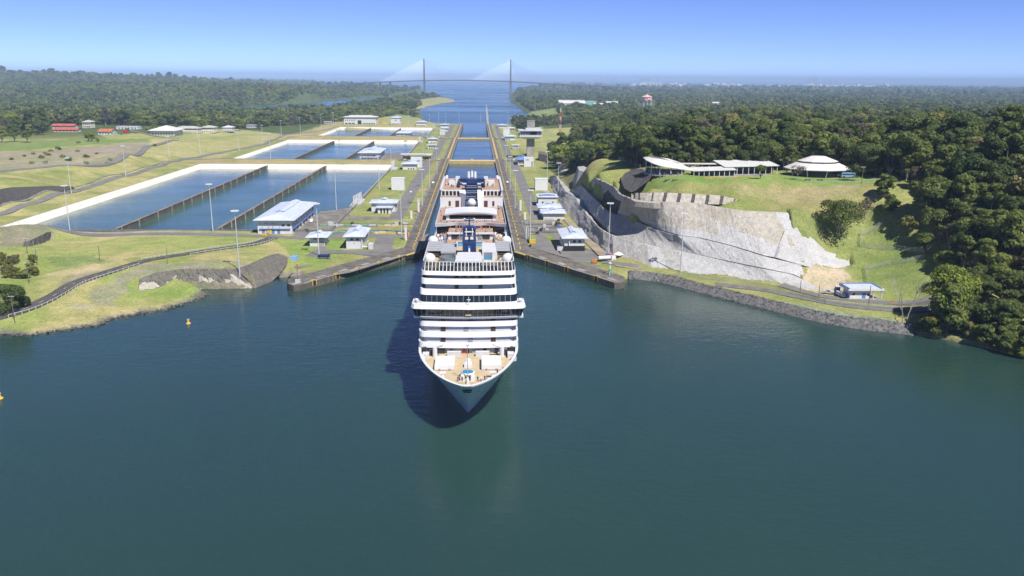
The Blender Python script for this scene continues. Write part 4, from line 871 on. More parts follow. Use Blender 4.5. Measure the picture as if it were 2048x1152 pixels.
# riprap bank along the right shore
rb = [(84, 396.5), (92, 395), (101, 388.5), (113.5, 369), (131, 347.7), (146, 327), (161, 312), (183, 302.5)]
line = resample(smooth_line([(x, y, 0) for x, y in rb], 2), 1.6)
b = MB(); rows = [[], [], []]
for i, p in enumerate(line):
    d = line[min(i+1, len(line)-1)]-line[max(i-1, 0)]; nn = Vector((-d.y, d.x, 0)).normalized()
    for k, (o, z) in enumerate(((-1.6, -1.2), (1.6, 1.3), (4.8, 3.5))): rows[k].append((p.x+nn.x*o, p.y+nn.y*o, z+random.uniform(-.15, .15)))
b.grid(rows); tag(b.build('riprap_bank', MT['stone']), 'dark rubble bank holding the right shore above the water', 'bank')
vs, fs = [], []
for i, p in enumerate(line):
    d = line[min(i+1, len(line)-1)]-line[max(i-1, 0)]; d = d.normalized(); nn = Vector((-d.y, d.x, 0))
    for _ in range(16):
        o = random.uniform(-1.9, 4.8); z = -1.1+(o+1.6)*0.72; s = random.uniform(0.3, 0.62); q = p+d*random.uniform(-.8, .8)+nn*o; k = len(vs)
        for ax in ((1, 0, 0), (-1, 0, 0), (0, 1, 0), (0, -1, 0), (0, 0, 1), (0, 0, -1)):
            vs.append((q.x+ax[0]*s*random.uniform(.7, 1.3)+random.uniform(-.15, .15), q.y+ax[1]*s*random.uniform(.7, 1.3), z+ax[2]*s*random.uniform(.6, 1.1)+random.uniform(-.1, .1)))
        for f in ((0, 2, 4), (2, 1, 4), (1, 3, 4), (3, 0, 4), (2, 0, 5), (1, 2, 5), (3, 1, 5), (0, 3, 5)): fs.append((k+f[0], k+f[1], k+f[2]))
me = bpy.data.meshes.new('riprap_stones'); me.from_pydata(vs, [], fs); me.materials.append(MT['stone']); o = bpy.data.objects.new('riprap_stones', me); COL.objects.link(o)
tag(o, 'loose dark rubble stones packed along the right shore', 'stones', kind='stuff')
# pale broken stones on the left shore
vs, fs = [], []
for a, c2 in zip(LAKE[2:14], LAKE[3:15]):
    a = Vector((*a, 0)); c2 = Vector((*c2, 0)); L = (c2-a).length
    if a.x < -230: continue
    for _ in range(int(L*3.2)):
        q = a.lerp(c2, random.random())+Vector((random.gauss(0, .9), random.gauss(0.5, .9), 0)); s = random.uniform(.25, .75); k = len(vs); z = random.uniform(-0.1, 0.7)
        for ax in ((1, 0, 0), (-1, 0, 0), (0, 1, 0), (0, -1, 0), (0, 0, 1), (0, 0, -1)): vs.append((q.x+ax[0]*s*random.uniform(.7, 1.4), q.y+ax[1]*s*random.uniform(.7, 1.3), z+ax[2]*s*random.uniform(.4, .9)))
        for f in ((0, 2, 4), (2, 1, 4), (1, 3, 4), (3, 0, 4), (2, 0, 5), (1, 2, 5), (3, 1, 5), (0, 3, 5)): fs.append((k+f[0], k+f[1], k+f[2]))
me = bpy.data.meshes.new('shore_stones'); me.from_pydata(vs, [], fs); me.materials.append(MT['rock']); o = bpy.data.objects.new('shore_stones', me); COL.objects.link(o)
tag(o, 'broken stones scattered along the left shore', 'stones', kind='stuff')
# green erosion netting
def drape_patch(name, corners, n, m, mat, lift):
    A, B_, C_, D_ = [Vector((v[0], v[1], 0)) for v in corners]; pts = []
    for j in range(m+1):
        for i in range(n+1): pts.append(A.lerp(B_, i/n).lerp(D_.lerp(C_, i/n), j/m))
    zz = TZa(pts)+lift; rows = [[(pts[j*(n+1)+i].x, pts[j*(n+1)+i].y, zz[j*(n+1)+i]) for i in range(n+1)] for j in range(m+1)]
    b = MB(); b.grid(rows); return b.build(name, mat)
tag(drape_patch('erosion_netting', Pw([(1545, 614, 3.2), (1660, 637, 3), (1668, 622, 3.4), (1560, 602, 3.5)]), 24, 6, MT['netting'], 0.45), 'pale green erosion netting pegged on the bank, left piece', 'netting')
tag(drape_patch('erosion_netting', Pw([(1662, 638, 3), (1800, 656, 2.8), (1792, 640, 3.2), (1670, 622.5, 3.4)]), 24, 6, MT['netting'], 0.45), 'pale green erosion netting pegged on the bank, right piece', 'netting')
# ------------------------------------------------------------------ buildings
def roof_hip(b, x0, x1, y0, y1, z, rise, ridge='y', inset_=0.38, th=0.35):
    b.box(x0, x1, y0, y1, z, z+th)
    zt = z+th+rise; zb = z+th+0.001
    if ridge == 'y':
        xm = (x0+x1)/2; i = (x1-x0)*inset_; r0, r1 = (xm, y0+i, zt), (xm, y1-i, zt)
        a, c2, d, e = (x0, y0, zb), (x1, y0, zb), (x1, y1, zb), (x0, y1, zb)
        b.poly([a, c2, r0]); b.poly([c2, d, r1, r0]); b.poly([d, e, r1]); b.poly([e, a, r0, r1])
    else:
        ym = (y0+y1)/2; i = (y1-y0)*inset_; r0, r1 = (x0+i, ym, zt), (x1-i, ym, zt)
        a, c2, d, e = (x0, y0, zb), (x1, y0, zb), (x1, y1, zb), (x0, y1, zb)
        b.poly([a, c2, r1, r0]); b.poly([c2, d, r1]); b.poly([d, e, r0, r1]); b.poly([e, a, r0])
def house(name, label, x0, x1, y0, y1, z, h, roof='hip', rise=1.6, eave=1.3, ridge='y', monitor=True, rmat='roofblue', wmat='wall', front=(), side=(), vis=1, cat='building', awn=None, group=None, mon=(0.28, 0.2, 0.12), plinth=True):
    """front / side: (u0, u1, z0, z1, kind) openings; vis = +1 if the x1 side is seen, -1 for the x0 side"""
    root = thing(name, label, cat, ((x0+x1)/2, y0, z), 0, group); og = ((x0+x1)/2, y0, z)
    MB().box(x0, x1, y0, y1, z-0.6, z+h).build('wall', MT[wmat], root, og)
    if plinth: MB().box(x0-0.5, x1+0.5, y0-0.7, y1+0.5, z-0.6, z+0.12).build('plinth', MT['concrete'], root, og)
    e = eave
    if roof == 'hip':
        b = MB(); roof_hip(b, x0-e, x1+e, y0-e, y1+e, z+h+0.002, rise, ridge); ro = b.build('roof', MT[rmat], root, og)
        if monitor:
            b = MB(); fw, fa, fb = mon
            if ridge == 'y':
                w_ = (x1-x0)*fw/1.0; xm = (x0+x1)/2; ya, yb = y0+(y1-y0)*fa, y1-(y1-y0)*fb; zb = z+h+0.3+rise*0.55; zt = z+h+0.35+rise+0.9
                pr = [(xm-w_/2, zb), (xm+w_/2, zb), (xm+w_/2, zt-0.7), (xm, zt), (xm-w_/2, zt-0.7)]
                F = [(x, ya, zz) for x, zz in pr]; K = [(x, yb, zz) for x, zz in pr]
                b.mi = 1; b.poly(F); b.poly(K[::-1]); b.mi = 0
                for i in (1, 2, 3, 4): j = (i+1) % 5; b.quad(F[i], K[i], K[j], F[j])
                o = b.build('roof_monitor', [MT[rmat], MT['roofmid']], root, og)
            else:
                d_ = (y1-y0)*fw; ym = (y0+y1)/2; xa, xb = x0+(x1-x0)*fa, x1-(x1-x0)*fb
                b.box(xa, xb, ym-d_/2, ym+d_/2, z+h+0.3, z+h+rise+0.9); b.build('roof_monitor', MT[rmat], root, og)
    elif roof == 'flat':
        MB().box(x0-e, x1+e, y0-e, y1+e, z+h+0.002, z+h+0.4).build('roof', MT[rmat], root, og)
    elif roof == 'parapet':
        b = MB(); b.box(x0-0.1, x1+0.1, y0-0.1, y1+0.1, z+h+0.002, z+h+0.3); b.build('roof', MT[rmat], root, og)
    elif roof == 'gable':
        b = MB(); zt = z+h+rise
        if ridge == 'x':
            ym = (y0+y1)/2
            b.quad((x0-e, y0-e, z+h), (x1+e, y0-e, z+h), (x1+e, ym, zt), (x0-e, ym, zt)); b.quad((x0-e, ym, zt), (x1+e, ym, zt), (x1+e, y1+e, z+h), (x0-e, y1+e, z+h))
            b.quad((x0-e, y0-e, z+h-.3), (x1+e, y0-e, z+h-.3), (x1+e, y0-e, z+h), (x0-e, y0-e, z+h))
            ro = b.build('roof', MT[rmat], root, og)
            b = MB(); b.poly([(x0, y0, z+h), (x0, y1, z+h), (x0, ym, zt-0.1)][::-1]); b.poly([(x1, y0, z+h), (x1, y1, z+h), (x1, ym, zt-0.1)]); b.build('gable', MT[wmat], root, og)
        else:
            xm = (x0+x1)/2
            b.quad((x0-e, y0-e, z+h), (xm, y0-e, zt), (xm, y1+e, zt), (x0-e, y1+e, z+h)); b.quad((xm, y0-e, zt), (x1+e, y0-e, z+h), (x1+e, y1+e, z+h), (xm, y1+e, zt))
            ro = b.build('roof', MT[rmat], root, og)
            b = MB(); b.poly([(x0, y0, z+h), (x1, y0, z+h), (xm, y0, zt-0.1)]); b.build('gable', MT[wmat], root, og)
    W_ = x1-x0; D_ = y1-y0
    KM = {'w': ('window', 'window'), 'd': ('door', 'trimblue'), 'k': ('door', 'dark'), 'g': ('garage_door', 'offwhite'), 's': ('window_strip', 'window'), 'v': ('louvre', 'grey')}
    for u0, u1, a, c2, kd in front:
        nm, mt = KM[kd]; o = MB().box(x0+u0*W_, x0+u1*W_, y0-0.06, y0+0.1, z+a, z+c2).build(nm, MT[mt], root, og)
        if kd == 'w': MB().box(x0+u0*W_-0.12, x0+u1*W_+0.12, y0-0.14, y0-0.005, z+a-0.16, z+a-0.004).build('sill', MT['offwhite'], o, og)
    xs = x1 if vis > 0 else x0
    for u0, u1, a, c2, kd in side:
        nm, mt = KM[kd]; MB().box(xs-0.06 if vis > 0 else xs-0.07, xs+0.07 if vis > 0 else xs+0.06, y0+u0*D_, y0+u1*D_, z+a, z+c2).build(nm, MT[mt], root, og)
    if awn:
        for kd, u0, u1, zz in awn:
            if kd == 'f': MB().box(x0+u0*W_, x0+u1*W_, y0-0.9, y0-0.01, z+zz, z+zz+0.3).build('awning', MT['trimblue'], root, og)
            else:
                xa, xb = (xs+0.01, xs+0.9) if vis > 0 else (xs-0.9, xs-0.01)
                MB().box(xa, xb, y0+u0*D_, y0+u1*D_, z+zz, z+zz+0.3).build('awning', MT['trimblue'], root, og)
    return root
def row(n, u0, u1, a, c2, kd, fill=0.5):
    s = (u1-u0)/n; return [(u0+i*s+s*(1-fill)/2, u0+i*s+s*(1+fill)/2, a, c2, kd) for i in range(n)]
valve_front = [(0.12, 0.20, 0.1, 2.8, 'd'), (0.24, 0.32, 0.1, 2.8, 'd'), (0.40, 0.48, 0.1, 2.8, 'd'), (0.56, 0.64, 0.1, 2.8, 'd'), (0.2, 0.28, 6.4, 6.9, 'v'), (0.4, 0.48, 6.4, 6.9, 'v'), (0.70, 0.78, 5.0, 6.2, 'w'), (0.86, 0.94, 5.0, 6.2, 'w'), (0.12, 0.15, 4.2, 4.6, 'k'), (0.3, 0.33, 4.2, 4.6, 'k'), (0.42, 0.45, 4.2, 4.6, 'k'), (0.62, 0.65, 4.2, 4.6, 'k')]
valve_side = row(9, 0.02, 0.98, 5.2, 6.8, 'w', 0.4)+row(7, 0.02, 0.98, 0.3, 2.4, 'k', 0.35)
valve_awn = [('f', 0.05, 0.95, 3.25), ('s', 0.0, 0.36, 3.25), ('s', 0.42, 0.62, 3.25), ('s', 0.66, 0.98, 3.25)]
house('valve_building', 'largest white two-storey building with blue roof at the near basin corner', -132, -110.5, 502.6, 573, 3.05, 8.8, rise=2.6, eave=2.2, front=valve_front, side=valve_side, awn=valve_awn, mon=(0.26, 0.22, 0.1))
house('valve_building', 'white two-storey building with blue roof beside the middle basins', -140.6, -117, 1015.2, 1080, -1.9, 9.0, rise=2.6, eave=2.6, rmat='roofblue', front=valve_front, side=valve_side, awn=valve_awn, mon=(0.26, 0.2, 0.1))
house('valve_building', 'white two-storey building with blue roof beside the farthest basins', -138.7, -115.5, 1469.2, 1530, -7.85, 9.0, rise=2.6, eave=2.2, front=valve_front, side=valve_side, awn=valve_awn, mon=(0.26, 0.2, 0.1))
house('pump_house', 'small white house with grey garage door beside the lamp mast', -92, -83.3, 464.5, 476.5, 3.0, 5.5, rise=1.5, eave=2.2, front=[(0.62, 0.96, 0.1, 3.6, 'v'), (0.25, 0.98, 4.2, 5.0, 's'), (0.1, 0.14, 2.2, 2.5, 'k')], mon=(0.36, 0.3, 0.2))
r = house('machine_house', 'white house with blue roof and pipework nearest the left quay', -69.7, -60.3, 457.4, 482, 3.05, 7.2, rise=1.9, eave=1.7, front=[(0.27, 0.43, 5.0, 6.2, 'w'), (0.62, 0.78, 5.0, 6.2, 'w'), (0.45, 0.5, 3.2, 3.6, 'k')], side=row(4, 0.3, 0.95, 1.0, 3.6, 'w', 0.4), mon=(0.34, 0.3, 0.1))
og = (-65, 457.4, 3.05)
MB().tube((-60.6, 457, 3.2), (-60.6, 457, 9.6), 0.35, n=8).build('vent_pipe', MT['white'], r, og); MB().tube((-60.6, 457, 4.4), (-56.6, 457, 4.4), 0.35, n=8).build('vent_pipe', MT['white'], r, og); MB().box(-56.8, -54.2, 455.5, 459.5, 3.1, 6.4).build('equipment_box', MT['offwhite'], r, og)
r = house('machine_house', 'white house with blue roof and three tall dark doorways on the left bank', -72, -54.5, 590, 604, 3.05, 6.4, rise=1.6, eave=1.6, side=row(2, 0.1, 0.9, 2, 4, 'w', 0.4), mon=(0.25, 0.3, 0.2))
og = (-63.25, 590, 3.05); MB().box(-66.4, -56.9, 582, 589.98, 3, 7.2).build('porch_wall', MT['white'], r, og); MB().box(-68, -55.6, 580.8, 591, 7.21, 7.5).build('porch_roof', MT['roofblue'], r, og)
for k in range(3): MB().box(-64.6+k*2.3, -63.4+k*2.3, 581.9, 582.1, 3.2, 6.6).build('door', MT['dark'], r, og)
house('white_block', 'plain windowless white block on the left lawn', -69.5, -58.2, 708, 717, 3.0, 9.9, roof='parapet', rmat='white', wmat='white', front=[(0.5, 0.53, 1.6, 2.0, 'k')])
r = house('machine_house', 'white house with blue roof before the nearest lock gate, left bank', -74, -59.5, 868, 884, 3.0, 6.0, rise=1.8, eave=1.8, front=row(3, 0.35, 0.9, 0.4, 1.8, 'k', 0.5), mon=(0.32, 0.3, 0.2))
house('white_block', 'white block standing behind the blue-roofed house by the nearest gate', -67, -55, 890, 900, 3.0, 10.5, roof='parapet', rmat='white', wmat='white', front=[(0.55, 0.85, 6.4, 8.2, 'v')])
# long canopy over the gate slot
root = thing('canopy', 'long grey canopy on posts over the left gate slot', 'canopy', (-66, 978, 3)); og = (-66, 978, 3)
MB().box(-86, -48, 972, 984, 9.2, 9.8).build('roof', MT['offwhite'], root, og)
for x in (-85, -73, -61, -49): MB().box(x-.25, x+.25, 972.6, 973.1, 2.5, 9.2).build('post', MT['grey'], root, og)
MB().box(-84, -50, 980, 983, 3.2, 6.6).build('crane_beam', MT['yellow'], root, og)
def hb(pl, pr, py, z): a = P(pl, py, z); c2 = P(pr, py, z); return a.x, c2.x, (a.y+c2.y)/2
def small(label, pl, pr, py, z, pytop, depth, name='machine_house', vis=1, roof='hip', **k):
    x0, x1, y0 = hb(pl, pr, py, z); h = ZTOP((pl+pr)/2, pytop, (x0+x1)/2, y0)-z
    return house(name, label, x0, x1, y0, y0+depth, z, h, roof=roof, vis=vis, **k)
small('white house with blue roof on the left bank by the middle chamber', 856.5, 873, 286.5, -3, 278, 16, rise=1.6, eave=1.8, front=row(3, 0.3, 0.9, .4, 2, 'k', .4))
small('small white porch building with dark doorways by the middle chamber, left bank', 855.5, 872, 297.5, -3, 290.5, 8, roof='flat', rmat='white', front=row(4, .1, .95, .2, 4, 'k', .4))
r = small('long white workshop with a tall doorway beyond the basins', 687.6, 752, 248.6, -7.4, 234.5, 45, rise=2.6, eave=2.5, ridge='x', rmat='roofwhite', mon=(0.5, 0.14, 0.14), front=[(.43, .55, .3, 9, 'k')]+row(5, .02, .35, 7, 10.5, 'w', .35)+row(3, .02, .35, .5, 3, 'k', .8)+row(8, .58, .98, .5, 2.8, 'k', .7))
small('tall white building with pale roof beyond the farthest basins', 781.7, 800, 249, -8, 235.6, 40, rise=2.4, eave=1.6, front=[(.5, .6, 8, 11, 'w'), (.05, .95, .8, 2.0, 's')], side=row(5, .05, .95, 6, 9, 'w', .3))
small('white house with blue roof at the corner of the farthest basins', 832.3, 852, 252.7, -8, 244.5, 22, rise=2.2, eave=2.0, front=row(6, .05, .95, .4, 2.4, 'k', .7), side=row(4, .05, .95, 4, 6, 'w', .3))
small('white house with blue roof at the far left end of the lock', 881, 897, 254, -8, 249.5, 18, rise=1.4, eave=2)
small('white house with blue roof left of the lower gate', 881, 896, 262.5, -8, 256.5, 18, rise=1.8, eave=2)
small('grey-white block left of the lower gate', 879.5, 890, 269.8, -8, 259.5, 10, name='white_block', roof='parapet', rmat='white', wmat='offwhite')
small('low white shed beyond the left hillside road', 648, 663, 247, -6, 243.2, 9, name='shed', roof='flat', rmat='white', front=row(3, .1, .9, .5, 2.5, 'k', .5))
# right bank
r = house('machine_house', 'white house with blue roof and dark wrapped base by the right quay', 56.3, 67.9, 451, 478, 3.05, 7.6, rise=1.9, eave=1.9, vis=-1, front=[(.42, .56, 5.0, 6.4, 'w'), (.68, .82, 5.0, 6.4, 'w')], side=row(3, .2, .9, 3, 5, 'w', .3), mon=(0.3, 0.25, 0.12))
og = (62.1, 451, 3.05); MB().box(56.1, 68.1, 450.4, 450.93, 3.2, 6.2).build('dark_wrap', MT['black'], r, og); MB().tube((59, 450.3, 6.3), (59, 450.3, 10), 0.3).build('vent_pipe', MT['white'], r, og); MB().box(52.4, 56.0, 452, 456, 3.1, 5.6).build('side_annex', MT['offwhite'], r, og)
house('machine_house', 'white building nearest front of the paired blue roofs on the right bank', 52.6, 67.3, 555.2, 572, 3.05, 4.7, rise=1.5, eave=1.5, vis=-1, front=[(.02, .5, .5, 1, 'v')], mon=(.25, .3, .2))
house('machine_house', 'white building rear of the paired blue roofs on the right bank', 51.5, 66.5, 575.6, 592, 3.05, 5.4, rise=1.6, eave=1.5, vis=-1, mon=(.25, .3, .2))
house('machine_house', 'white building with a blue parapet roof before the right white block', 53.5, 68.2, 618, 634, 3.05, 7.0, rise=1.2, eave=1.0, vis=-1, front=row(3, .1, .9, 2.2, 3.6, 'w', .3), mon=(.8, .08, .5), rmat='roofblue')
house('white_block', 'plain windowless white block on the right bank', 57.3, 68.5, 707.6, 717, 3.0, 9.9, roof='parapet', rmat='white', wmat='white', vis=-1)
r = small('white block in front of the blue house at the tower foot', 1048, 1067, 333.6, 3, 316, 9, name='white_block', roof='parapet', rmat='white', wmat='white', vis=-1, front=[(.2, .5, 7, 8.5, 'v'), (.75, .95, .2, 6, 'v')])
small('white house with darker blue roof at the control tower foot', 1036, 1060, 330, 3, 319.5, 26, rise=2.2, eave=2.0, vis=-1, rmat='roofmid', front=row(4, .05, .5, 1.2, 4, 'k', .5), mon=(.3, .3, .2))
small('small white porch building with dark doorways by the middle chamber, right bank', 1025.5, 1037, 298, -3, 290.5, 8, roof='flat', rmat='white', vis=-1, front=row(4, .1, .95, .2, 4.2, 'k', .4))
small('white house with blue roof on the right bank before the lower gate', 1010.5, 1030, 281, -3, 273, 20, rise=2.2, eave=2, vis=-1, front=row(3, .05, .5, .6, 3, 'k', .5))
small('white block left of the tower on the right bank', 1006.5, 1019.5, 270, -8, 258, 10, name='white_block', roof='parapet', rmat='white', wmat='white', vis=-1)
small('white house with pale roof at the far right end of the lock', 996.5, 1013, 256, -8, 250.5, 18, rise=1.8, eave=2.2, vis=-1)
small('white house with grey roof half hidden behind the tower', 1015.5, 1029, 262, -8, 256.5, 16, rise=1.6, eave=2, vis=-1, rmat='roofwhite', front=row(4, .05, .95, .5, 3, 'k', .5))
v = ground_hit(1139, 299, 8); house('shed', 'white-roofed shed at the forest edge behind the rocks', v.x-9, v.x+8, v.y, v.y+14, v.z, 3.4, roof='gable', rise=2.2, rmat='white', vis=-1, front=row(3, .1, .9, .8, 2.4, 'k', .5))
v = ground_hit(1120, 297.5, 5); house('shed', 'low white hut beside the path near the rocks', v.x-6, v.x+6, v.y, v.y+6, v.z, 2.6, roof='flat', rmat='white', vis=-1)
# control tower
tx0, tx1, ty = 71.2, 81.2, 1062.0; zt = ZTOP(1061, 241.5, 76, 1066); z1 = ZTOP(1057, 274, 76, 1056); z2 = ZTOP(1057, 257, 76, 1056)
root = thing('control_tower', 'tall concrete lock control tower with wide glazed cabin', 'tower', (76, ty, 0)); og = (76, ty, 0)
MB().box(tx0, tx1, ty, ty+9, -3, zt).build('shaft', MT['concrete'], root, og)
b = MB(); cx0, cx1, cy0, cy1 = 61.0, 90.5, 1054.0, 1076.0
b.prism([(cx0+5, cy0+4), (cx1-5, cy0+4), (cx1-5, cy1-2), (cx0+5, cy1-2)], z1-2.4, z1, True, [(cx0, cy0), (cx1, cy0), (cx1, cy1), (cx0, cy1)]); b.build('cabin_base', MT['offwhite'], root, og)
MB().box(cx0, cx1, cy0, cy1, z1+0.002, z1+2.2).build('cabin_floor', MT['offwhite'], root, og)
MB().box(cx0+1, cx1-1, cy0+1.5, cy1-1, z1+2.2, z2-3.2).build('cabin_glazing', MT['clearglass'], root, og)
for k in range(9): MB().box(cx0+1.1+k*3.3, cx0+1.4+k*3.3, cy0+1.3, cy0+1.49, z1+2.2, z2-3.2).build('mullion', MT['white'], root, og)
MB().box(cx0+14, cx0+22, cy0+1.25, cy0+1.46, z1+3.0, z2-3.5).build('window', MT['glass'], root, og)
MB().box(cx0-1.4, cx1+1.2, cy0-1.2, cy1+1, z2-3.2, z2-2.0).build('roof_slab', MT['offwhite'], root, og)
MB().box(cx0+8, cx1-1.5, cy0+1, cy1-3, z2-1.99, z2+0.4).build('upper_roof', MT['offwhite'], root, og)
MB().box(tx0-0.3, tx1+0.3, ty-0.3, ty+9.3, zt+0.002, zt+0.5).build('shaft_cap', MT['concrete'], root, og)

# gatehouse with blue-trimmed roof on the right shore
a = P(1699, 597.5, 4.3); x0, x1, y0 = a.x, a.x+13.5, a.y; z = 4.35
root = thing('gatehouse', 'white gatehouse with slanting blue-edged roof beside parked vehicles', 'building', (x0, y0, z)); og = (x0, y0, z)
MB().box(x0, x1-4.2, y0, y0+7, z-0.6, z+4.0).build('wall', MT['white'], root, og); MB().box(x0-1, x1+1, y0-1.2, y0+8, z-0.7, z+0.1).build('plinth', MT['concrete'], root, og)
b = MB(); b.prism([(x0-1.6, y0-1.5), (x1+1.4, y0-1.5), (x1+0.4, y0+8.5), (x0-1.6, y0+8.5)], z+4.0, z+4.9); b.m[4] = 1; b.build('roof', [MT['white'], MT['roofblue']], root, og)
for q in ((x0-1.5, x1+1.2, y0+7.9, y0+8.4), (x0-1.5, x0-1.0, y0-1.4, y0+7.88), (x1-0.1, x1+0.4, y0-1.4, y0+7.88)): MB().box(*q, z+4.91, z+5.25).build('roof_rib', MT['trimblue'], root, og)
for x in (x1-0.6, x1-0.6+0.0): pass
for x, y in ((x1+0.6, y0-0.9), (x1-1.6, y0+7.2), (x1-3.2, y0-0.9)): MB().box(x-.2, x+.2, y-.2, y+.2, z, z+4.0).build('column', MT['offwhite'], root, og)
MB().box(x0+5.6, x0+7.3, y0-0.06, y0+.05, z+0.15, z+2.7).build('door', MT['trimblue'], root, og); MB().box(x0+1.2, x0+2.2, y0-0.06, y0+.05, z+1.6, z+2.6).build('window', MT['window'], root, og); MB().box(x0+8.0, x0+9.2, y0-0.06, y0+.05, z+1.2, z+2.4).build('window', MT['window'], root, og)
MB().box(x1-4.18, x1-3.9, y0+0.4, y0+6.6, z+0.1, z+3.8).build('glazed_screen', MT['clearglass'], root, og)

# ------------------------------------------------------------------ visitor centre on the plateau
ZP = 42.2
root = thing('viewing_pavilion', 'curved almond-shaped white roof over the visitor grandstand', 'pavilion', (124, 490, ZP)); og = (124, 490, ZP)
edgeL = Pw([(1286, 314.5, 52.0), (1292, 320, 51.2), (1304, 326, 50.2), (1327, 332.7, 48.6), (1355, 336.5, 47.6), (1384, 340.5, 46.4)])
edgeR = Pw([(1286.5, 314.3, 52.2), (1302, 313.8, 52.4), (1318, 314.5, 52.4), (1336, 316.8, 52), (1357, 323.5, 50.4), (1385, 339.5, 46.6)])
A_ = polyline_resample(edgeL, 26); B_ = polyline_resample(edgeR, 26)
rows = [[A_[i].lerp(B_[i], t)+Vector((0, 0, 1.4*math.sin(math.pi*t)*math.sin(math.pi*(i+.5)/26))) for i in range(26)] for t in (0, .2, .4, .6, .8, 1)]
b = MB(); b.smooth = True; b.grid(rows); b.grid([[p+Vector((0, 0, -0.45)) for p in r_] for r_ in rows], flip=True); b.grid([[p+Vector((0, 0, -0.45)) for p in rows[0]], rows[0]]); ro = b.build('roof', MT['rooftent'], root, og)
sl_ = MB()
for i in range(6, 19):
    t0, t1 = 0.36+0.02*(i-6), 0.62-0.008*(i-6)*1.2
    if i % 1 == 0: sl_.quad(A_[i].lerp(B_[i], t0)+Vector((0, 0, 1.75)), A_[i].lerp(B_[i], t1)+Vector((0, 0, 1.75)), A_[i].lerp(B_[i], t1).lerp(A_[i+1].lerp(B_[i+1], t1), .68)+Vector((0, 0, 1.75)), A_[i].lerp(B_[i], t0).lerp(A_[i+1].lerp(B_[i+1], t0), .68)+Vector((0, 0, 1.75)))
sl_.build('roof_slot', MT['dark'], ro, og)
for i, t in ((4, .15), (9, .1), (13, .1), (17, .12), (21, .2), (8, .8), (14, .85), (20, .85)):
    p = A_[i].lerp(B_[i], t); MB().tube((p.x, p.y, TZ(p.x, p.y)-0.5), (p.x, p.y, p.z+0.3), 0.28).build('column', MT['white'], root, og)
for k in range(6):
    rr = [A_[i].lerp(B_[i], 0.12+0.12*k) for i in range(2, 22)]
    b = MB(); z = ZP+0.2+0.55*k; b.grid([[(p.x, p.y-1.1, z) for p in rr], [(p.x, p.y-1.1, z+0.6) for p in rr], [(p.x, p.y+1.2, z+0.6) for p in rr]]); b.build('seating_step', MT['concrete'], root, og)
b = MB(); rr = [A_[i].lerp(B_[i], -0.02) for i in range(1, 24)]
b.grid([[(p.x, p.y, ZP+0.95) for p in rr], [(p.x, p.y, ZP+1.05) for p in rr]])
for p in rr: b.box(p.x-.05, p.x+.05, p.y-.05, p.y+.05, ZP, ZP+1.0)
b.build('railing', MT['galv'], root, og)
def canopy_hall(label, px0, px1, pyf, z, h, depth, tilt, ncol, mat='roofwhite', glass=True, skew=0.0):
    a = P(px0, pyf, z+h); c2 = P(px1, pyf, z+h); y0 = (a.y+c2.y)/2; x0, x1 = a.x, c2.x
    root = thing('canopy_hall', label, 'pavilion', ((x0+x1)/2, y0, z)); og = ((x0+x1)/2, y0, z)
    b = MB(); b.prism([(x0, y0), (x1, y0+skew), (x1, y0+depth+skew), (x0, y0+depth)], z+h, z+h+0.4, True); 
    for i, q in enumerate(b.v):
        t = (q[1]-y0)/depth; b.v[i] = (q[0], q[1], q[2]+tilt*t)
    b.build('roof', MT[mat], root, og)
    for i in range(ncol):
        x = x0+1+(x1-x0-2)*i/(ncol-1); yy = y0+0.8+skew*i/(ncol-1); MB().box(x-.15, x+.15, yy-.15, yy+.15, z-0.5, z+h).build('column', MT['white'], root, og)
    if glass: MB().box(x0+1, x1-1, y0+depth*0.55, y0+depth*0.6, z-0.3, z+h).build('glazed_wall', MT['window'], root, og)
    MB().box(x0-0.5, x1+.5, y0-1.0, y0+depth, z-0.8, z+0.06).build('floor_slab', MT['concrete'], root, og)
    return root
canopy_hall('long low hall with pale roof right of the curved viewing roof', 1386, 1478, 343, ZP, 3.4, 13, 0.7, 9, 'roofwhite', True, 5)
canopy_hall('thin flat walkway roof behind the visitor lawn', 1360, 1450, 329, ZP, 4.8, 5, 0.1, 7, 'rooftent', False)
canopy_hall('largest white tilted hall roof at the back of the visitor centre', 1450, 1565, 335, ZP, 4.8, 26, 1.4, 10, 'roofwhite', True, 6)
canopy_hall('small pale roof left of the round pavilion', 1566, 1600, 324.5, ZP, 5.2, 9, 0.8, 4, 'rooftent', True)
# round two-tier pavilion
pc = P(1628, 350, ZP); pc = Vector((pc.x-0.5, 492, ZP)); R0 = 20.5
root = thing('round_pavilion', 'round two-tier tent-roofed pavilion at the end of the terrace', 'pavilion', pc); og = pc
def octa(r, z, n=10): return [(pc.x+r*math.cos(2*math.pi*(i+.5)/n), pc.y+r*0.8*math.sin(2*math.pi*(i+.5)/n), z) for i in range(n)]
b = MB(); q0, q1, q2 = octa(R0, ZP+5.0), octa(R0*0.62, ZP+8.4), octa(R0-0.1, ZP+4.6)
b.grid([q2+q2[:1], q0+q0[:1], q1+q1[:1]]); b.build('lower_roof', MT['rooftent'], root, og)
b = MB(); q0, q1, q2 = octa(R0*0.60, ZP+9.4), octa(R0*0.22, ZP+12.2), octa(R0*0.6-.1, ZP+9.0); b.grid([q2+q2[:1], q0+q0[:1], q1+q1[:1]]); b.poly(q1); b.build('upper_roof', MT['rooftent'], root, og)
b = MB(); b.grid([octa(R0*0.52, ZP+8.0)+octa(R0*.52, ZP+8.0)[:1], octa(R0*.52, ZP+9.6)+octa(R0*.52, ZP+9.6)[:1]]); b.build('clerestory', MT['dark'], root, og)
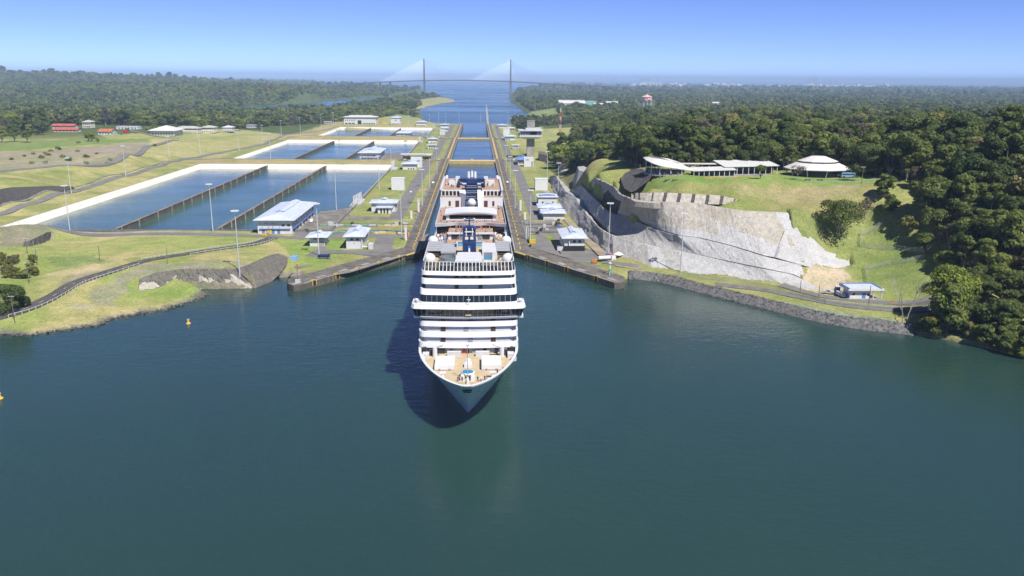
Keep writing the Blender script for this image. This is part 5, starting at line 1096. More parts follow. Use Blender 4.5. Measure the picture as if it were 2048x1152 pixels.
b = MB(); b.grid([octa(R0*0.74, ZP)+octa(R0*.74, ZP)[:1], octa(R0*.74, ZP+5.6)+octa(R0*.74, ZP+5.6)[:1]]); b.build('glazed_wall', MT['window'], root, og)
for i in range(10):
    a = octa(R0*0.95, ZP+4.8)[i]; c2 = octa(R0*0.82, ZP-0.5)[i]; MB().tube(c2, a, 0.25, n=6).build('slanted_column', MT['white'], root, og)
b = MB(); b.prism([(x, y) for x, y, z in octa(R0*0.9, 0)], ZP-1, ZP+0.25); b.build('floor_slab', MT['concrete'], root, og)

# ------------------------------------------------------------------ village on the left
def vill(label, pl, pr, py, z, pytop, depth, **k):
    return small(label, pl, pr, py, z, pytop, depth, name='village_house', **k)
vill('long red-roofed house, rear of two by the trees', 104, 150, 258, 14, 251.5, 12, roof='gable', ridge='x', rise=3, rmat='roofred', wmat='cream', front=row(6, .05, .95, .8, 2.4, 'w', .4))
vill('long red-roofed house, front of two by the trees', 107, 156, 264, 14, 259.5, 11, roof='gable', ridge='x', rise=3, rmat='roofred', wmat='cream', front=row(6, .05, .95, .8, 2.4, 'w', .4))
vill('two-storey cream house with grey hipped roof on a knoll', 165, 182, 256, 14, 244.5, 16, rise=3, rmat='roofgrey', wmat='cream', monitor=False, front=row(4, .05, .95, 1, 3, 'w', .6)+row(4, .05, .95, 5, 7, 'w', .6))
vill('white house with orange tiled roof beside a red truck', 196, 222, 270, 14, 263, 22, roof='gable', ridge='x', rise=3.4, rmat='rooforange', vis=1, front=row(4, .05, .95, 1, 2.6, 'w', .4), side=row(6, .05, .95, 1, 2.6, 'w', .4))
vill('white flat-topped house with a dark red roof crown', 232, 277, 259, 14, 253.5, 14, roof='flat', rmat='offwhite', eave=.4, front=row(6, .05, .95, 1, 3, 'w', .4))
vill('large pale grey hip-roofed hall in the village', 300, 350, 271, 12, 261.5, 34, rise=6.5, rmat='roofwhite', wmat='offwhite', monitor=False, eave=3, front=row(8, .05, .95, 1, 3, 'w', .6))
vill('long cream barracks with pale grey roof, left of two', 349, 396, 266.5, 11, 257, 22, rise=3, ridge='x', rmat='roofgrey', wmat='cream', monitor=False, front=row(10, .03, .97, 1, 2.6, 'w', .4)+row(10, .03, .97, 5.2, 6.8, 's', .8))
vill('shorter cream barracks with pale grey roof, right of two', 402, 428, 265.5, 10, 255.5, 22, rise=3, ridge='x', rmat='roofgrey', wmat='cream', monitor=False, front=row(6, .03, .97, 1, 2.6, 'w', .4)+row(6, .03, .97, 5.2, 6.8, 's', .8))
vill('white house with white roof between the village trees', 445, 464, 262.5, 9, 255, 16, rise=2.6, rmat='white', monitor=False, front=row(5, .05, .95, 1, 2.6, 'w', .4)+row(5, .05, .95, 4.6, 6, 'w', .4))
vill('small white house at the right end of the village', 493, 510, 255.5, 6, 250.5, 12, roof='flat', rmat='offwhite', front=row(4, .05, .95, 1, 2.6, 'w', .4))
# ------------------------------------------------------------------ distance: hangar, water tower, quarters, port
a = P(1118, 212, -4); c2 = P(1190, 212, -4)
root = thing('hangar', 'long white barrel-roofed hangar with pale green end', 'hangar', (a.x, a.y, -5)); og = (a.x, a.y, -5); b = MB(); n = 10
prof = [(math.cos(math.pi*i/n), math.sin(math.pi*i/n)) for i in range(n+1)]; w2 = 60.0; ym = a.y+w2
pts0 = [(a.x, ym-cc*w2, -5+12+ss*10) for cc, ss in prof]; pts1 = [(c2.x-40, ym-cc*w2, -5+12+ss*10) for cc, ss in prof]
b.grid([pts0, pts1]); b.build('roof', MT['roofwhite'], root, og)
MB().box(a.x+1, c2.x-41, a.y+1, a.y+2*w2-1, -6, 7).build('wall', MT['offwhite'], root, og); MB().box(c2.x-40, c2.x, a.y, a.y+90, -6, 14).build('green_end', M('pale_green_sheet', (.22, .42, .38), .6, .1, .05), root, og)
tw = P(1293, 209, 6); zt2 = ZTOP(1293, 194, tw.x, tw.y); zb2 = ZTOP(1293, 200.5, tw.x, tw.y); ztp = ZTOP(1293, 188.5, tw.x, tw.y); Rw = 10.2*math.hypot(tw.x, tw.y)/1600
root = thing('water_tower', 'red and white chequered water tower above the forest', 'water tower', (tw.x, tw.y, 0)); og = (tw.x, tw.y, 0)
b = MB(); n = 12; nz = 3
for j in range(nz):
    for i in range(n):
        b.mi = (i+j) % 2; t0, t1 = 2*math.pi*i/n, 2*math.pi*(i+1)/n; z0, z1_ = zb2+(zt2-zb2)*j/nz, zb2+(zt2-zb2)*(j+1)/nz
        b.quad((tw.x+Rw*math.cos(t0), tw.y+Rw*math.sin(t0), z0), (tw.x+Rw*math.cos(t1), tw.y+Rw*math.sin(t1), z0), (tw.x+Rw*math.cos(t1), tw.y+Rw*math.sin(t1), z1_), (tw.x+Rw*math.cos(t0), tw.y+Rw*math.sin(t0), z1_))
b.build('tank', [MT['white'], MT['red']], root, og)
b = MB(); b.lathe((tw.x, tw.y, 0), [(Rw*1.05, zt2), (0.2, ztp)], 16); b.build('tank_roof', M('pale_red_cap', (.62, .38, .34), .6, .1, .1), root, og)
MB().lathe((tw.x, tw.y, 0), [(Rw, zb2-0.3), (Rw*.3, zb2-4)], 16).build('tank_bottom', MT['white'], root, og)
for i in range(8):
    t0 = 2*math.pi*i/8; MB().tube((tw.x+Rw*1.0*math.cos(t0), tw.y+Rw*math.sin(t0), -3), (tw.x+Rw*.9*math.cos(t0), tw.y+Rw*.9*math.sin(t0), zb2), 0.9, n=5).build('leg', MT['offwhite'], root, og)
random.seed(21)
for k, (px, py) in enumerate(((1352, 214), (1366, 216), (1384, 213), (1398, 217), (1412, 214), (1430, 216), (1446, 213), (1458, 216))):
    v = P(px, py+2, -2); L = random.uniform(26, 40); house('quarters_house', 'red-roofed quarters beyond the forest, right of the water tower', v.x-L/2, v.x+L/2, v.y, v.y+18, -3, 7, roof='gable', ridge='x', rise=6, rmat='roofred', wmat='cream', group='red-roofed quarters', front=row(4, .05, .95, 2, 5, 'w', .5), plinth=False, eave=2)
for k, (px, py, L, lab) in enumerate(((1205, 213, 60, 'low pale warehouse right of the hangar'), (1225, 209, 50, 'pale warehouse between the hangar and the water tower'), (1250, 214, 70, 'wide grey warehouse just left of the water tower'), (1432, 210, 26, 'white chapel-like house among the red roofs'), (1545, 207, 40, 'pale house in the forest distance, centre right'))):
    v = P(px, py, -2); house('warehouse', lab, v.x-L/2, v.x+L/2, v.y, v.y+30, -3, 9, roof='gable', ridge='x', rise=4, rmat='roofwhite', wmat='offwhite', plinth=False, front=row(5, .05, .95, 2, 6, 'k', .4))
# port: cranes, tanks and blocks far away on the coast
def port_crane(px, py, pytop, label, boom=1):
    v = P(px, py, SEA_Z+4); h = ZTOP(px, pytop, v.x, v.y)-v.z; s = h/70
    root = thing('port_crane', label, 'crane', v, 0, 'dockside cranes on the horizon'); og = v; m = MT['grey']
    for sx in (-9, 9):
        for sy in (-10, 10): MB().box(v.x+(sx-1.2)*s, v.x+(sx+1.2)*s, v.y+(sy-1)*s, v.y+(sy+1)*s, v.z-5, v.z+42*s).build('leg', m, root, og)
    MB().box(v.x-12*s, v.x+12*s, v.y-11*s, v.y+11*s, v.z+40*s, v.z+45*s).build('portal', m, root, og)
    MB().tube((v.x, v.y, v.z+42*s), (v.x+boom*6*s, v.y, v.z+h), 1.8*s, n=4).build('raised_boom', m, root, og)
    MB().tube((v.x-boom*10*s, v.y, v.z+42*s), (v.x+boom*1*s, v.y, v.z+60*s), 1.5*s, n=4).build('mast', m, root, og)
for k, (px, yt) in enumerate(((1203, 152.5), (1214, 153), (1225, 153), (1232, 153.5))): port_crane(px, 164.5, yt, 'grey dockside crane in the left group of four on the horizon', 1)
for k, (px, yt) in enumerate(((1282, 151.5), (1288.5, 152), (1294, 152), (1299.5, 152), (1315, 152))): port_crane(px, 167.5, yt, 'grey dockside crane in the middle group on the horizon', 1)
for k, (px, yt) in enumerate(((1620, 150), (1627, 150.5), (1631, 150.5), (1648, 157), (1660, 158), (1672, 158))): port_crane(px, 169.5, yt, 'dark dockside crane in the right group on the horizon', 1)
random.seed(5)
for k in range(34):
    px = random.choice((random.uniform(1255, 1340), random.uniform(1340, 1480), random.uniform(1480, 1780))); py = random.uniform(167.5, 172) if px < 1500 else random.uniform(169.5, 174)
    v = P(px, py, SEA_Z+3); d = math.hypot(v.x, v.y)/1600; W_ = random.uniform(3, 9)*d; H_ = random.uniform(1.2, 4.0)*d
    b = MB(); b.box(v.x-W_/2, v.x+W_/2, v.y, v.y+W_, v.z-4, v.z+H_); b.box(v.x-W_*.3, v.x+W_*.1, v.y+W_*.2, v.y+W_*.5, v.z+H_, v.z+H_*1.25)
    tag(b.build('port_building', MT[random.choice(('roofwhite', 'offwhite', 'cream', 'wall'))]), 'pale block among the port buildings near the horizon', 'building', 'port buildings near the horizon')
for k in range(7):
    px = 1288+k*5+random.uniform(-1, 1); v = P(px, 169, SEA_Z+3); d = math.hypot(v.x, v.y)/1600
    b = MB(); b.lathe(v, [(1.6*d, -3), (1.6*d, 4.6*d), (0.4*d, 5.2*d)], 12); tag(b.build('silo', MT['roofwhite']), 'white silo in the row near the middle cranes', 'silo', 'port silos')
# ships at anchor on the horizon
random.seed(9)
for k, (px, py, L) in enumerate(((620, 156.5, 40), (647, 157, 24), (723, 154, 5), (760, 159, 16), (830, 155, 4), (912, 157, 10), (926, 158, 12), (950, 157.5, 8), (976, 158.5, 8), (988, 157, 12), (1003, 157.2, 10), (1034, 157.5, 5), (1190, 164, 8))):
    v = P(px, py+1.6, SEA_Z); d = math.hypot(v.x, v.y)/1600; L *= d; hh = 1.1*d
    root = thing('anchored_ship', f'tiny freighter at anchor on the horizon, {["leftmost long","second from left","small","fourth from left","small","left of the centre span","under the centre span","under the centre span","under the centre span","under the centre span","left of the right pylon","right of the right pylon","near the right coast"][k]}', 'ship', v, 0, 'ships at anchor'); og = v
    b = MB(); b.prism([(v.x-L/2, v.y), (v.x-L*.42, v.y-L*.07), (v.x+L*.42, v.y-L*.07), (v.x+L/2, v.y), (v.x+L*.42, v.y+L*.07), (v.x-L*.42, v.y+L*.07)], v.z-2, v.z+hh); b.build('hull', MT[random.choice(('roofred', 'offwhite', 'terracotta', 'grey'))], root, og)
    MB().box(v.x+L*.25, v.x+L*.4, v.y-L*.06, v.y+L*.06, v.z+hh, v.z+hh*2.6).build('superstructure', MT['white'], root, og)
    MB().box(v.x-L*.35, v.x+L*.2, v.y-L*.05, v.y+L*.05, v.z+hh, v.z+hh*1.35).build('cargo', MT[random.choice(('offwhite', 'cream', 'rooforange'))], root, og)
# ------------------------------------------------------------------ cable-stayed bridge
TL = P(849, 186.5, SEA_Z); TR = P(1021, 186.5, SEA_Z); zl = ZTOP(848.5, 117, TL.x, TL.y); zr = ZTOP(1020.5, 119, TR.x, TR.y)
root = thing('cable_bridge', 'long pale cable-stayed bridge across the far channel', 'bridge', (TL.x, TL.y, SEA_Z)); og = (TL.x, TL.y, SEA_Z)
ax = (TR-TL); ax.z = 0; span = ax.length; ax.normalize()
bm = M('bridge_concrete', (.11, .11, .12), .8, .08, .01); 
def bdeck(px, py):
    """deck point in the bridge's vertical plane"""
    d = CF + CR*((px-1024)/FPX) + CU*((576-py)/FPX); o = Vector((CAM_X, 0, CAM_H))
    nrm = Vector((-ax.y, ax.x, 0)); t = (TL-o).dot(nrm)/d.dot(nrm); return o+d*t
dk = [bdeck(*q) for q in ((628, 171.5), (680, 167.5), (740, 164), (800, 161.5), (849, 160.2), (935, 159.6), (1021, 162), (1080, 165.5), (1140, 168.8), (1220, 172.2), (1330, 177), (1440, 181.5))]
nrm = Vector((-ax.y, ax.x, 0))
b = MB(); dkr = resample(dk, 60); ww = 17
b.grid([[p+nrm*ww+Vector((0, 0, -7)) for p in dkr], [p+nrm*ww for p in dkr], [p-nrm*ww for p in dkr], [p-nrm*ww+Vector((0, 0, -5)) for p in dkr], [p+nrm*ww+Vector((0, 0, -5)) for p in dkr]]); b.build('deck', bm, root, og)
for T_, zz, px in ((TL, zl, 849), (TR, zr, 1021)):
    b = MB(); zd = bdeck(px, 161).z; b.prism([(T_.x-8, T_.y-10), (T_.x+8, T_.y-10), (T_.x+8, T_.y+10), (T_.x-8, T_.y+10)], SEA_Z-5, zz, True, [(T_.x-3.6, T_.y-4), (T_.x+3.6, T_.y-4), (T_.x+3.6, T_.y+4), (T_.x-3.6, T_.y+4)])
    b.build('pylon', bm, root, og); MB().box(T_.x-26, T_.x+26, T_.y-24, T_.y+24, SEA_Z-5, SEA_Z+6).build('pile_cap', bm, root, og)
    cb = MB()
    for s in (-1, 1):
        for k in range(1, 21):
            dist = span*0.0235*k; q = T_+ax*(s*dist); px_q = None
            f = (q-TL).dot(ax); best = min(dkr, key=lambda p: abs((p-TL).dot(ax)-f)); h = zd+(zz-zd)*(0.42+0.56*k/20)
            cb.tube((T_.x, T_.y, h), (q.x, q.y, best.z), 0.5, n=3, cap=False)
    cb.build('stay_cables', M('stay_cable', (.75, .76, .78), .5, .03, .01), root, og)
for px in (686, 713, 740, 765, 790): 
    p = bdeck(px, 168 if px < 700 else 164); z = p.z; p2 = min(dkr, key=lambda q: abs(q.x-p.x)); MB().box(p2.x-5, p2.x+5, p2.y-9, p2.y+9, SEA_Z-3, p2.z-4.9).build('pier', bm, root, og)
for px in (1079, 1104, 1128, 1155, 1181, 1210, 1240):
    p = bdeck(px, 168); p2 = min(dkr, key=lambda q: abs(q.x-p.x)); MB().box(p2.x-5, p2.x+5, p2.y-9, p2.y+9, SEA_Z-3, p2.z-4.9).build('pier', bm, root, og)
# ------------------------------------------------------------------ cruise ship
SX = 3.25; SO = (SX, 229.0, 0.0)
ship = thing('cruise_ship', 'large white cruise ship leaving the lock, bow towards the viewer', 'cruise ship', SO)
def sb(b, name, mat, parent=None):
    """link a ship part; coordinates given with x from the centre line, y along the lock, z above water"""
    b.v = [(x+SX, y, z) for x, y, z in b.v]
    return b.build(name, MT[mat] if isinstance(mat, str) else [MT[m] for m in mat] if isinstance(mat, (list, tuple)) else mat, parent or ship, SO)
def ystem(z):
    t = max(min(z/17.4, 1.0), -0.5); return 229.0-22.4*(0.86*t+0.14*t*t) if t >= 0 else 229.0
def halfb(y, z):
    t = max(0.0, min(z/17.0, 1.0))**0.78; s = (y-ystem(z))/(72-34*t)
    if s <= 0: return 0.0
    s = min(s, 1.0); b_ = 16.1*math.sin(math.pi/2*s)**(0.95-0.33*t)
    if y > 470: b_ *= 1-0.10*((y-470)/32)**2*(1.6-t)
    return b_
def sheer(y): return 17.3-1.5*min(1, max(0, (y-208)/36))
stat = [206.7+0.6*(i/12)**2.0*12 if i < 0 else None for i in range(0)]
ys = [0, .15, .4, .8, 1.4, 2.2, 3.2, 4.5, 6, 8, 10.5, 13.5, 17, 21, 26, 32, 40, 50, 62, 80, 110, 150, 190, 230, 262, 280, 291, 294.5]
zs = [-6, -2, 0, 2, 4, 6, 8, 10, 12, 13.6, 15, 16, 17]
for s in (-1,):
    b = MB(); b.smooth = True; rows = []
    for zi, z in enumerate(zs):
        zz = z
        left, right = [], []
        for q in ys:
            top = sheer(206.7+q); zr = -6+(z+6)/23*(top+6)
            y0 = ystem(zr); y = y0+q*(502-y0)/294.5
            hb_ = halfb(y, zr); left.append((-hb_, y, zr)); right.append((hb_, y, zr))
        rows.append(right[::-1]+left[1:])
    b.grid(rows)
    hull = sb(b, 'hull', 'hull')
# stern plate and forward bulwark rail
b = MB(); b.poly([(x, 502.0, z) for x, z in [(-halfb(502, zz)+0, zz) for zz in (-5, 4, 10, 16.3)]+[(halfb(502, zz), zz) for zz in (16.3, 10, 4, -5)]]); sb(b, 'stern_plate', 'hull')
rail = []; yy = [ystem(17)+q*(502-ystem(17))/294.5 for q in ys if q < 42]
out = [(halfb(y, sheer(y)), y, sheer(y)) for y in yy]; ring = out[::-1]+[(-x, y, z) for x, y, z in out[1:]]
def ring_off(d, dz):
    res = []
    for i, (x, y, z) in enumerate(ring):
        a = ring[max(i-1, 0)]; c2 = ring[min(i+1, len(ring)-1)]; t = Vector((c2[0]-a[0], c2[1]-a[1])).normalized(); n_ = Vector((-t.y, t.x))
        if n_.dot(Vector((0-x, 240-y))) < 0: n_ = -n_
        res.append((x+n_.x*d, y+n_.y*d, z+dz))
    return res
_l = [(lambda y: (max(halfb(y, 14.2)-.3, .02), y+.3, 14.12))(ystem(14.2)+q*(502-ystem(14.2))/294.5) for q in ys if q < 42]; low_ = _l[::-1]+[(-x, y, z) for x, y, z in _l[1:]]
b = MB(); b.smooth = False; b.grid([ring_off(0.0, -0.3), ring_off(-0.12, 0.12), ring_off(0.7, 0.12), low_]); sb(b, 'bulwark_rail', 'shipwhite')
_ya = [ystem(14.1)+.25+(250-ystem(14.1))*(i/30)**1.6 for i in range(31)]; _o = [(max(halfb(y, 14.1)-.25, .05), y, 14.1) for y in _ya]; dk_ = _o[::-1]+[(-x, y, z) for x, y, z in _o]; b = MB(); b.poly(dk_[::-1]+[]); sb(b, 'foredeck', 'foredeck')
# emblem on the stem
for sx in (-1, 1):
    b = MB(); 
    for k in range(10):
        a0 = 2*math.pi*k/10; a1 = 2*math.pi*(k+1)/10; cx = sx*0.62; R0_, R1_ = 0.62, 0.30
        def ep(r, a): x = cx+r*math.cos(a); z = 14.3+r*math.sin(a)*0.95; return (x, ystem(z)-0.35+abs(x)**2*0.10, z)
        b.quad(ep(R1_, a0), ep(R0_, a0), ep(R0_, a1), ep(R1_, a1))
    sb(b, 'emblem_ring', 'black')
b = MB(); b.box(-1.4, 1.4, ystem(15.0)-0.5, ystem(15.0)-0.2, 14.95, 15.15); b.box(-1.1, 1.1, ystem(13.4)-0.45, ystem(13.4)-0.15, 13.4, 13.55); sb(b, 'emblem_bar', 'black')
for sx in (-1, 1):
    b = MB()
    for k in range(6):
        y0 = 217+k*0.55
        for z in (11.6,): b.quad((sx*(halfb(y0, z-k*.25)+.06), y0, z-k*.25), (sx*(halfb(y0+.5, z-k*.25)+.06), y0+.5, z-k*.25), (sx*(halfb(y0+.5, z+.3-k*.25)+.06), y0+.5, z+.3-k*.25), (sx*(halfb(y0, z+.3-k*.25)+.06), y0, z+.3-k*.25))
    sb(b, 'bow_marking', 'shipwhite')
# foredeck fittings
for sx in (-1, 1):
    x0, x1 = sorted((sx*4.1, sx*10.1)); b = MB(); b.box(x0, x1, 228.0, 236.6, 14.3, 15.7); b.box(x0+.1, x1-.1, 228.1, 236.5, 15.7, 15.82); o = sb(b, 'hatch_cover', 'shipwhite')
    for k in (-1.5, 1.5): b = MB(); b.box((x0+x1)/2+k-.25, (x0+x1)/2+k+.25, 227.8, 227.99, 14.4, 14.7); sb(b, 'hatch_latch', 'grey', o)
    b = MB(); b.tube((sx*7.3, 222, 14.1), (sx*7.3, 222, 15.6), .45); b.box(sx*7.3-.9, sx*7.3+.9, 221.5, 222.5, 15.5, 15.9); sb(b, 'vent', 'shipwhite')
    b = MB(); b.tube((sx*10.6, 240.5, 14.1), (sx*10.6, 240.5, 17.4), 0.75, n=10); b.tube((sx*10.6, 240.5, 17.2), (sx*7.8, 239.4, 18.4), 0.35); sb(b, 'deck_crane', 'shipwhite')
    b = MB(); b.tube((sx*14.2, 236.6, 14.1), (sx*14.2, 236.6, 15.2), .9, n=10); b.box(sx*13.4-1, sx*13.4+1, 238.4, 241, 14.1, 15.6); sb(b, 'mooring_winch', 'offwhite')
    b = MB(); b.box(sx*4.5-2.2, sx*4.5+2.2, 240.4, 241.4, 14.1, 15.7); sb(b, 'winch', 'offwhite')
    b = MB(); b.box(sx*13.9-.5, sx*13.9+.5, 241.8, 243, 14.1, 16.6); b.box(sx*12-.6, sx*12+.6, 241.2, 242.2, 14.1, 16.0); sb(b, 'locker', 'dark')
b = MB(); b.smooth = True; b.lathe((0, 222.6, 14.1), [(1.0, 0), (1.3, .4), (2.05, 1.2), (2.1, 1.6), (1.75, 1.65)], 20); sb(b, 'whirlpool', 'shipwhite')
b = MB(); b.lathe((0, 222.6, 15.72), [(1.7, 0), (1.7, .04)], 20); sb(b, 'whirlpool_water', 'pool')
for q in ((-2.1, -.9, 219, 221.2, 15.3), (.9, 2.1, 219, 221.2, 15.3), (-1.2, 1.2, 230.2, 232.4, 15.2), (-.7, .7, 233, 236, 15.0)):
    b = MB(); b.box(*q[:4], 14.1, q[4]); b.box(q[0]+.2, q[1]-.2, q[2]+.2, q[3]-.2, q[4], q[4]+.25); sb(b, 'capstan', 'shipwhite')
b = MB(); b.tube((0, 216.8, 14.1), (0, 216.8, 15.4), .35); b.tube((0, 217.9, 14.1), (0, 217.9, 15.8), .5, .25); b.box(-2.6, 2.6, 217.0, 217.12, 14.9, 15.0); sb(b, 'bow_fitting', 'shipwhite')
b = MB(); b.tube((0, 219.2, 14.1), (-.05, 219.2, 25.2), .14, .07, 6); b.box(-.45, .45, 219.1, 219.3, 25, 25.2); sb(b, 'jack_mast', 'grey')

# front outline of a deck: rounded corners, slight bulge, then straight back along the sides
def front(yf, hw, bulge, rc, yback, nb=12):
    pts = [(-hw, yback), (-hw, yf+bulge+rc)]
    for k in range(1, 6): a = math.pi/2*k/6; pts.append((-hw+rc*(1-math.cos(a)), yf+bulge+rc*(1-math.sin(a))))
    for k in range(nb+1):
        x = (-hw+rc)*(1-2*k/nb); pts.append((x, yf+bulge*(abs(x)/(hw-rc))**2))
    for k in range(1, 6): a = math.pi/2*(1-k/6); pts.append((hw-rc*(1-math.cos(a)), yf+bulge+rc*(1-math.sin(a))))
    pts += [(hw, yf+bulge+rc), (hw, yback)]
    return pts
def band(name, mat, yf, hw, z0, z1, yback, lean=0.0, th=0.5, bulge=0.9, rc=2.2, parent=None, floor=None):
    o0 = front(yf, hw, bulge, rc, yback); o1 = front(yf+lean, hw, bulge, rc, yback); i1 = front(yf+lean+th, hw-th, bulge, rc-.1, yback); i0 = front(yf+th, hw-th, bulge, rc-.1, yback)
    b = MB(); b.grid([[(x, y, z0) for x, y in i0], [(x, y, z0) for x, y in o0], [(x, y, z1) for x, y in o1], [(x, y, z1) for x, y in i1], [(x, y, z0) for x, y in i0]])
    o = sb(b, name, mat, parent)
    if floor is not None:
        b = MB(); b.poly([(x, y, floor) for x, y in front(yf+.2, hw-.2, bulge, rc, yback)]); sb(b, 'deck_floor', 'offwhite', o)
    return o
YB = 486.0
tiers = [  # y front, half width, z0, z1, recess
    (242.4, 16.05, 16.2, 17.9), (244.7, 16.0, 19.0, 20.7), (247.0, 16.0, 21.9, 23.5)]
for k, (yf, hw, z0, z1) in enumerate(tiers):
    band('balcony_parapet', 'shipwhite', yf, hw, z0, z1, YB, 0.4, floor=z0+.05)
    # recessed cabin front with brown doors and side glazing
    yr = yf+3.0
    b = MB(); o0 = front(yr, hw-1.6, .9, 1.6, YB); b.grid([[(x, y, z0+.1) for x, y in o0], [(x, y, z1+1.1) for x, y in o0]]); nfront = len(o0)-1
    for i in range(nfront):
        if i in (0, nfront-1): b.m[i] = 1
    w_ = sb(b, 'cabin_front', ['shipwhite', 'glass'])
    for xd in (-8.2, 8.0, 0.6 if k != 1 else -0.8):
        b = MB(); b.box(xd-.75, xd+.75, yr-.02+.9*(abs(xd)/14)**2-.12, yr+.5, z0+.1, z1+.85); sb(b, 'door', 'brown' if abs(xd) > 2 else 'grey', w_)
    for sx in (-1, 1):
        yb_ = yf+6
        while yb_ < YB-4:     # balcony dividers along the ship's side
            b = MB(); b.box(sx*(hw-1.6) if sx > 0 else -hw+.05, hw-.05 if sx > 0 else -(hw-1.6), yb_, yb_+.12, z0+.1, z1+1.0); sb(b, 'balcony_divider', 'shipwhite', w_); yb_ += 14.0
for k, z0 in enumerate((12.4,)):
    b = MB()
    for sx in (-1, 1): b.box(sx*16.12-.02, sx*16.12+.02, 262, 478, z0, z0+1.6)
    sb(b, 'side_window_band', 'glass')
# space under tier one: open mooring gallery
b = MB(); o0 = front(243.8, 15.2, .6, 1.5, 270); b.grid([[(x, y, 14.0) for x, y in o0], [(x, y, 16.7) for x, y in o0]]); sb(b, 'gallery_wall', 'offwhite')
for xd, wd, mt in ((-9, 3, 'dark'), (-5.5, 1.2, 'grey'), (-1.4, .8, 'red'), (-.2, .7, 'dark'), (5.2, 1.2, 'dark'), (8.9, 1.0, 'navy'), (-13, 2, 'dark'), (11.5, 1.6, 'foredeck'), (2.2, 2.2, 'grey')):
    b = MB(); b.box(xd-wd/2, xd+wd/2, 243.3, 243.9, 14.1, 16.2); sb(b, 'gallery_locker', mt)
# bridge with wings
band('bridge_sill', 'shipwhite', 247.2, 16.6, 24.45, 25.15, 262, -0.4, floor=24.8)
gw = [(-17.4, 252), (-17.2, 249.0), (-16, 248.4), (0, 247.4), (16, 248.4), (17.2, 249.0), (17.4, 252)]; gt = [(-18.2, 252), (-18.0, 248.0), (-16, 247.2), (0, 246.1), (16, 247.2), (18.0, 248.0), (18.2, 252)]
b = MB(); b.grid([[(x, y, 25.1) for x, y in gw], [(x, y, 28.2) for x, y in gt]]); wg = sb(b, 'bridge_windows', 'glass')
for k in range(23):
    x = -16.5+1.5*k; f = abs(x)/16; y0 = 247.4+1.0*f; y1 = 246.1+1.1*f
    b = MB(); b.tube((x, y0-.05, 25.15), (x*1.01, y1-.05, 28.15), .06, n=4); sb(b, 'window_post', 'grey', wg)
b = MB(); b.box(-1.0, .9, 246.75, 246.95, 25.6, 26.4); sb(b, 'name_plate', 'foredeck', wg)
for sx in (-1, 1):
    b = MB(); b.box(*sorted((sx*15.5, sx*17.8)), 249.2, 253, 24.3, 25.1); sb(b, 'wing_floor', 'shipwhite')
rt = [(-18.4, 254), (-18.5, 248.6), (-17.6, 247.0), (-15, 246.5), (0, 245.5), (15, 246.5), (17.6, 247.0), (18.5, 248.6), (18.4, 254)]
b = MB(); b.prism(rt, 28.05, 29.3, True, [(x*.985, y+.5) for x, y in rt]); b.m[len(rt)] = 1; sb(b, 'bridge_roof', ['shipwhite', 'offwhite'])
b = MB(); b.tube((0.1, 246.9, 29.3), (0.1, 246.9, 31.8), .16, .1, 6); b.box(-.5, .7, 246.8, 247.0, 30.9, 31.1); sb(b, 'foremast_light', 'shipwhite')
for sx in (-1, 1):
    b = MB(); b.sphere((sx*16.6, 249.8, 30.2), .55, 10, 6); b.tube((sx*17.2, 250.4, 29.5), (sx*17.2, 250.4, 30.6), .2); sb(b, 'wing_light', 'shipwhite')
# lounge window band and the tiers above
b = MB(); o0 = front(248.4, 15.9, 1.0, 2.2, 300); o1 = front(250.3, 15.85, 1.0, 2.2, 300); b.grid([[(x, y, 29.3) for x, y in o0], [(x, y, 31.5) for x, y in o1]]); lw = sb(b, 'lounge_windows', 'glass')
band('lounge_sill', 'shipwhite', 248.0, 16.0, 28.9, 29.6, 300, .3)
for k in range(17):
    x = -13.6+1.7*k; y0 = 248.4+1.0*(x/13.7)**2-.04; b = MB(); b.tube((x, y0, 29.4), (x, y0+1.8, 31.5), .05, n=4); sb(b, 'window_post', 'navy', lw)
for k, (yf, hw, z0, z1, doors) in enumerate(((250.4, 15.85, 31.35, 33.0, True), (252.7, 15.65, 34.5, 36.2, True), (253.7, 15.5, 37.3, 38.5, False))):
    band('upper_parapet', 'shipwhite', yf, hw, z0, z1, YB if k == 0 else (300 if k == 1 else 296), (1.7, .8, .6)[k], floor=z0+.05)
    if k < 2:
        yr = yf+4.2; b = MB(); o0 = front(yr, hw-1.5, .9, 1.6, YB if k == 0 else 300); b.grid([[(x, y, z0+.1) for x, y in o0], [(x, y, z1+1.3) for x, y in o0]]); nfront = len(o0)-1; b.m[0] = b.m[nfront-1] = 1
        w_ = sb(b, 'cabin_front', ['shipwhite', 'glass'])
        for xd in (-3.9, 3.9):
            b = MB(); b.box(xd-.6, xd+.6, yr-.14, yr+.5, z0+.1, z1+.9); sb(b, 'door', 'brown', w_)
        if k == 1:
            for xd in (-1.4, 1.4): b = MB(); b.box(xd-.8, xd+.8, yr-.12, yr+.4, z0+1.6, z1+.5); sb(b, 'window', 'dark', w_)
            b = MB(); b.box(-7.5, 7.5, yr-.1, yr+.3, z0+.1, z0+1.3); sb(b, 'glazed_screen', 'clearglass', w_)
